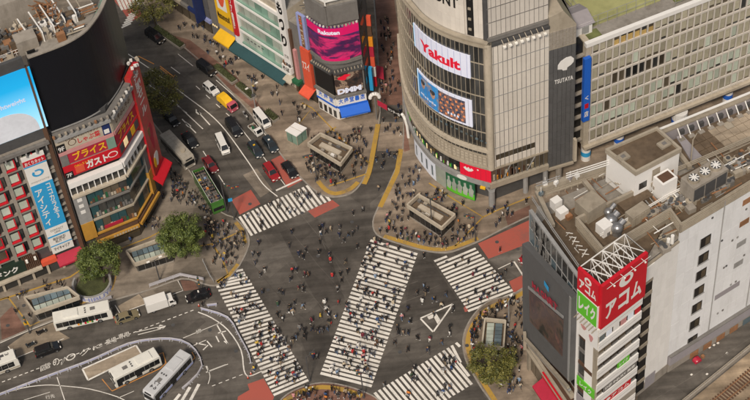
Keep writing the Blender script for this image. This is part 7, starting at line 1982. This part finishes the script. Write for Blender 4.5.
HAIRS = [('black hair', (.010, .009, .009), 10), ('brown hair', (.05, .028, .016), 4), ('fair hair', (.26, .17, .08), 1), ('a white cap', (.62, .61, .59), 1), ('grey hair', (.30, .29, .28), 1)]
for n_, c_, w_ in HAIRS: cloth(n_, c_)
SHOES = ['black', 'white', 'brown']
BAGCOL = [('black', (.015, .015, .016)), ('brown', (.12, .065, .035)), ('red', (.4, .03, .03)), ('white', (.62, .61, .59)), ('blue', (.03, .09, .26))]
for n_, c_ in BAGCOL: cloth('bag ' + n_, c_)
def wpick(rr, L): return rr.choices(L, weights=[q[2] for q in L])[0][0]
rp = random.Random(5)
OBST = []
for o in list(WM):
    if o.parent is None and o.get('category') in ('car', 'van', 'taxi', 'truck', 'bus', 'tree', 'motorbike', 'lamp post', 'traffic light', 'planter', 'cone', 'barrier'):
        q = WM[o].translation
        OBST.append((q.x, q.y, {'bus': 1.9, 'tree': .6, 'lamp post': .4, 'traffic light': .4, 'planter': 1.2, 'cone': .4, 'barrier': .9, 'motorbike': .8}.get(o['category'], 1.6)))
        if o['category'] in ('bus', 'car', 'van', 'taxi', 'truck'):
            ex = WM[o].to_3x3() @ Vector((1, 0, 0))
            for k in (-3.4, -1.7, 1.7, 3.4):
                if abs(k) < 2 or o['category'] == 'bus': OBST.append((q.x + ex.x * k, q.y + ex.y * k, 1.9 if o['category'] == 'bus' else 1.4))
SOLID = [[xy(G(x, y, h)) for x, y in c] for c, h in ((((307.6, 143), (320.4, 132.8), (352, 147.5), (340.4, 163)), 3.4), (((407, 204.4), (418.4, 194), (455, 214), (441.6, 226.8)), 3.6), (((126, 250.4), (134.8, 263), (173, 251), (160, 238)), 3.2), (((24, 297), (34.4, 311.5), (79, 296), (67, 286.5)), 3.4), (((485, 318), (505.5, 320), (503.5, 347), (482, 344.5)), 3.2), (((285, 130.4), (295, 122.4), (307, 128), (296.5, 136.5)), 3.0))]
SOLID.append([(rg.P[i].x, rg.P[i].y) for i in range(0, 37, 4)])
def inpoly(p, P):
    c = False; j = len(P) - 1
    for i in range(len(P)):
        if (P[i][1] > p[1]) != (P[j][1] > p[1]) and p[0] < (P[j][0] - P[i][0]) * (p[1] - P[i][1]) / (P[j][1] - P[i][1]) + P[i][0]: c = not c
        j = i
    return c
spots = []
def free(x, y, d=.62):
    if any(abs(x - a) < d and abs(y - b) < d for a, b, *_ in spots): return False
    if any((x - a) ** 2 + (y - b) ** 2 < r * r for a, b, r in OBST): return False
    return not any(inpoly((x + dx, y + dy), P) for P in SOLID for dx, dy in ((0, 0), (.4, 0), (-.4, 0), (0, .4), (0, -.4)))
def add_px(px, py, place_, z, heading=None):
    g = G(px, py, z)
    if free(g.x, g.y): spots.append((g.x, g.y, z, place_, heading if heading is not None else rp.uniform(0, 6.28), None)); return True
CENT = [(253, 256), (258.6, 257), (292, 234), (306, 251.6), (319, 254.5), (322, 256), (329.6, 256.8), (320, 244), (326.6, 234), (331, 231), (339.8, 229.6), (353, 215), (363, 212), (348.6, 237), (353, 235.5), (357.4, 231), (344, 242.7), (357.4, 248.6), (332.5, 278), (340.7, 276.5), (341.8, 282.4), (337.8, 291), (290.8, 281.5), (265, 272), (260.6, 277), (255.6, 264.8), (262.7, 294), (279.7, 294), (283.2, 295), (278, 306.5), (290, 309.4), (303, 309), (278, 316.7), (282.6, 321), (289, 313), (312, 322.6), (300, 330), (304.6, 333), (312, 331.5), (318, 333), (320.8, 318), (326.6, 312), (327.5, 331), (335.4, 319.6), (313.4, 359), (338, 293), (422.5, 303.5), (408, 311), (402, 319.7), (397.6, 330), (418, 340), (430, 341.6), (441.6, 344.6), (450, 330), (428, 353), (408, 352), (405.5, 353), (394.7, 346), (417.5, 296), (441.6, 308), (453, 312), (500, 252), (511.5, 266.5), (505.5, 274), (424, 258), (384, 388), (387, 386), (412, 378)]
for x, y in CENT: add_px(x, y, 'in the open crossing' if x < 370 else 'on the road by the triangle' if x < 470 else 'beside the red lane', 0)
REG = [('in the open crossing', 0, 26, [(256, 240), (340, 222), (362, 250), (318, 365), (290, 340)]), ('on the road by the triangle', 0, 10, [(400, 300), (428, 262), (464, 314), (456, 336), (388, 378)]), ('on the long middle crosswalk', 0, 96, [(371, 241), (416, 254), (371, 385), (322, 372)]), ('on the lower left crosswalk', 0, 64, [(219, 285), (245, 274), (307, 379), (274, 392)]), ('on the upper crosswalk', 0, 18, [(242, 217), (315, 183), (329, 200), (253, 234)]), ('on the right crosswalk', 0, 17, [(437, 262), (475, 250), (513, 291), (469, 309)]), ('on the bottom crosswalk', 0, 15, [(457, 344), (471, 383), (430, 402), (382, 390)]),
       ('at the tower kerb', PV, 46, [(378, 232), (392, 226), (420, 234), (448, 240), (478, 234), (462, 244), (444, 250), (404, 242)]), ('on the tower plaza', PV, 82, [(385, 226), (400, 172), (414, 163), (430, 186), (475, 212), (480, 234), (446, 243), (404, 236)]), ('by the tower column', PV, 12, [(482, 214), (527, 199), (527, 210), (487, 234)]),
       ('in the side street', 0, 52, [(381, 20), (399, 20), (402, 145), (380, 195), (370, 188), (381, 140)]), ('around the corner subway entrance', PV, 88, [(303, 166), (306, 142), (345, 130), (372, 130), (366, 170), (352, 187), (328, 190), (312, 180)]), ('on the shop pavement', PV, 52, [(174, 32), (195, 15), (215, 42), (296, 102), (330, 126), (290, 122), (242, 82), (205, 54)]),
       ('beside the green bus', PV, 46, [(163, 200), (172, 170), (188, 186), (215, 214), (205, 225), (200, 210)]), ('at the left corner', PV, 66, [(205, 222), (224, 217), (243, 232), (245, 247), (229, 274), (212, 268), (203, 245)]), ('below the red windows', PV, 24, [(0, 302), (80, 270), (116, 262), (118, 288), (80, 302), (30, 324)]), ('beside the orange canopy', PV, 8, [(122, 245), (158, 214), (165, 222), (150, 234), (126, 249)]),
       ('on the bottom pavement', PV, 30, [(287, 398), (302, 390), (345, 388), (366, 396), (370, 405), (286, 406)]), ('at the lower right kerb', PV, 40, [(468, 336), (481, 314), (512, 300), (518, 303), (484, 320), (474, 350), (484, 378), (478, 376)]), ('on the lower right pavement', PV, 56, [(482, 322), (524, 298), (526, 370), (518, 398), (498, 396), (506, 350)])]
for pl, z, n_, P in REG:
    xs = [p[0] for p in P]; ys = [p[1] for p in P]; k = tries = 0
    while k < n_ * (1.1 if z == 0 else .92) and tries < 6000:
        tries += 1
        x, y = rp.uniform(min(xs), max(xs)), rp.uniform(min(ys), max(ys))
        if not inpoly((x, y), P): continue
        if rp.random() < .42 and spots:   # people walk in small groups
            b_ = spots[-1]; gx, gy = b_[0] + rp.uniform(-.9, .9), b_[1] + rp.uniform(-.9, .9); q = PX((gx, gy, z))
            if inpoly(q, P) and free(gx, gy, .5): spots.append((gx, gy, z, pl, b_[4] + rp.uniform(-.3, .3), None)); k += 1; continue
        hd = None
        if 'long middle' in pl: hd = math.radians(rp.choice((105, -75))) + rp.gauss(0, .25)
        elif 'lower left' in pl: hd = math.radians(rp.choice((125, -55))) + rp.gauss(0, .25)
        elif 'upper cross' in pl: hd = math.radians(rp.choice((25, 205))) + rp.gauss(0, .2)
        elif 'bottom cross' in pl: hd = math.radians(rp.choice((40, 220))) + rp.gauss(0, .2)
        elif 'right cross' in pl: hd = math.radians(rp.choice((120, -60))) + rp.gauss(0, .2)
        if add_px(x, y, pl, z, hd): k += 1
for x, y in seats:
    if rp.random() < .78:
        q = WM[ot] @ Vector((x - .02, y, 0)); spots.append((q.x, q.y, 2.55, 'riding on the open top bus', math.atan2(WM[ot][1][0], WM[ot][0][0]), 'sit'))
for x, y in ((203, 306.5), (234, 313), (254.5, 371)):   # wardens in yellow by the barriers
    g = G(x, y); spots.append((g.x, g.y, 0, 'by the white barriers', rp.uniform(0, 6), 'warden'))
spots.sort(key=lambda s: (Vector((s[0], s[1], s[2])) - CAMLOC).length)
seen = set(); far = []
for i, (x, y, z, pl, hd, sp) in enumerate(spots):
    if i >= 300: far.append((x, y, z, hd, sp)); continue
    walking = 'crosswalk' in pl or 'crossing' in pl or 'road' in pl or 'lane' in pl
    for _ in range(200):
        kd_ = 'sit' if sp == 'sit' else rp.choice(['walk_a', 'walk_b', 'walk_c', 'coat_walk', 'skirt'] if walking or rp.random() < .4 else ['stand', 'stand_coat', 'phone', 'stand', 'walk_c'])
        top = wpick(rp, TOPS) if sp != 'warden' else 'yellow top'; lg = wpick(rp, LEGS); hr = wpick(rp, HAIRS); bg = None
        if kd_ != 'sit' and rp.random() < .5: bg = (rp.choice(BAGCOL)[0], rp.choice(list(BAGS)))
        lt = lg.replace('trousers', 'skirt').replace('dark jeans', 'dark blue skirt').replace('blue jeans', 'blue skirt') if kd_ == 'skirt' else lg
        lab = f'person in {top} and {lt}' + (f', {bg[0]} {bg[1]},' if bg else f', {hr},') + f' {pl}'
        if len(lab.split()) > 16: continue
        if lab not in seen: break
    seen.add(lab)
    me, zz = FIG[kd_]
    s_ = rp.uniform(.97, 1.08)
    o = bpy.data.objects.new('person', me)
    W = Matrix.Translation((x, y, z + (.0 if kd_ != 'sit' else .0))) @ Matrix.Rotation(hd, 4, 'Z') @ Matrix.Diagonal((s_ * rp.uniform(1.05, 1.22), s_ * rp.uniform(1.05, 1.22), s_, 1))
    link(o, None, W); tag(o, lab, 'person', 'people at the crossing')
    for k, mname in enumerate((rp.choice(['skin_light', 'skin_mid']), 'cloth_' + top.replace(' ', '_'), 'cloth_' + lg.replace(' ', '_'), rp.choice(SHOES))):
        o.material_slots[k].link = 'OBJECT'; o.material_slots[k].material = C(mname)
    h_ = bpy.data.objects.new('hair', HAIR[(1 if kd_ in ('skirt', 'coat_walk') or rp.random() < .3 else 0, 1 if kd_ == 'sit' else 0)]); COL.objects.link(h_); h_.parent = o
    h_.material_slots[0].link = 'OBJECT'; h_.material_slots[0].material = C('cloth_' + hr.replace(' ', '_'))
    if bg:
        g_ = bpy.data.objects.new(bg[1].replace(' ', '_'), BAGS[bg[1]]); COL.objects.link(g_); g_.parent = o; g_.material_slots[0].link = 'OBJECT'; g_.material_slots[0].material = C('cloth_bag_' + bg[0])
# the rest of the crowd, farther off, as one mass
names = ['skin_light'] + ['cloth_' + n.replace(' ', '_') for n, *_ in TOPS] + ['cloth_' + n.replace(' ', '_') for n, *_ in LEGS] + ['black', 'white', 'cloth_black_hair', 'cloth_brown_hair']
ix = {n: i for i, n in enumerate(names)}
V = []; F = []; MI = []
for x, y, z, hd, sp in far:
    kd_ = 'sit' if sp == 'sit' else rp.choice(KINDS[:-1]); vs__, fs__, mi, zz = FIG[kd_, 'far']
    W = Matrix.Translation((x, y, z)) @ Matrix.Rotation(hd, 4, 'Z') @ Matrix.Scale(rp.uniform(.94, 1.05), 4)
    m4 = (0, ix['cloth_' + wpick(rp, TOPS[:4] if rp.random() < .45 else TOPS).replace(' ', '_')], ix['cloth_' + wpick(rp, LEGS).replace(' ', '_')], ix[rp.choice(['black', 'white'])])
    hm = ix[rp.choice(['cloth_black_hair', 'cloth_black_hair', 'cloth_brown_hair'])]
    b0 = len(V); V += [W @ v for v in vs__]
    for f, m in zip(fs__, mi):
        F.append(tuple(b0 + q for q in f))
        c = vs__[f[0]]
        MI.append(hm if m == 0 and c.z > 1.545 + zz and (c.x < .05 or c.z > 1.66 + zz) else m4[m])
me = mesh_from(V, F, None, True, 'crowd')
for n in names: me.materials.append(C(n))
me.polygons.foreach_set('material_index', MI); me.update()
cw = put('crowd', me, None, Matrix()); tag(cw, 'more distant pedestrians across the plaza, side street and shop pavements', 'crowd', None, 'stuff')
print('people', len(spots), 'far', len(far))
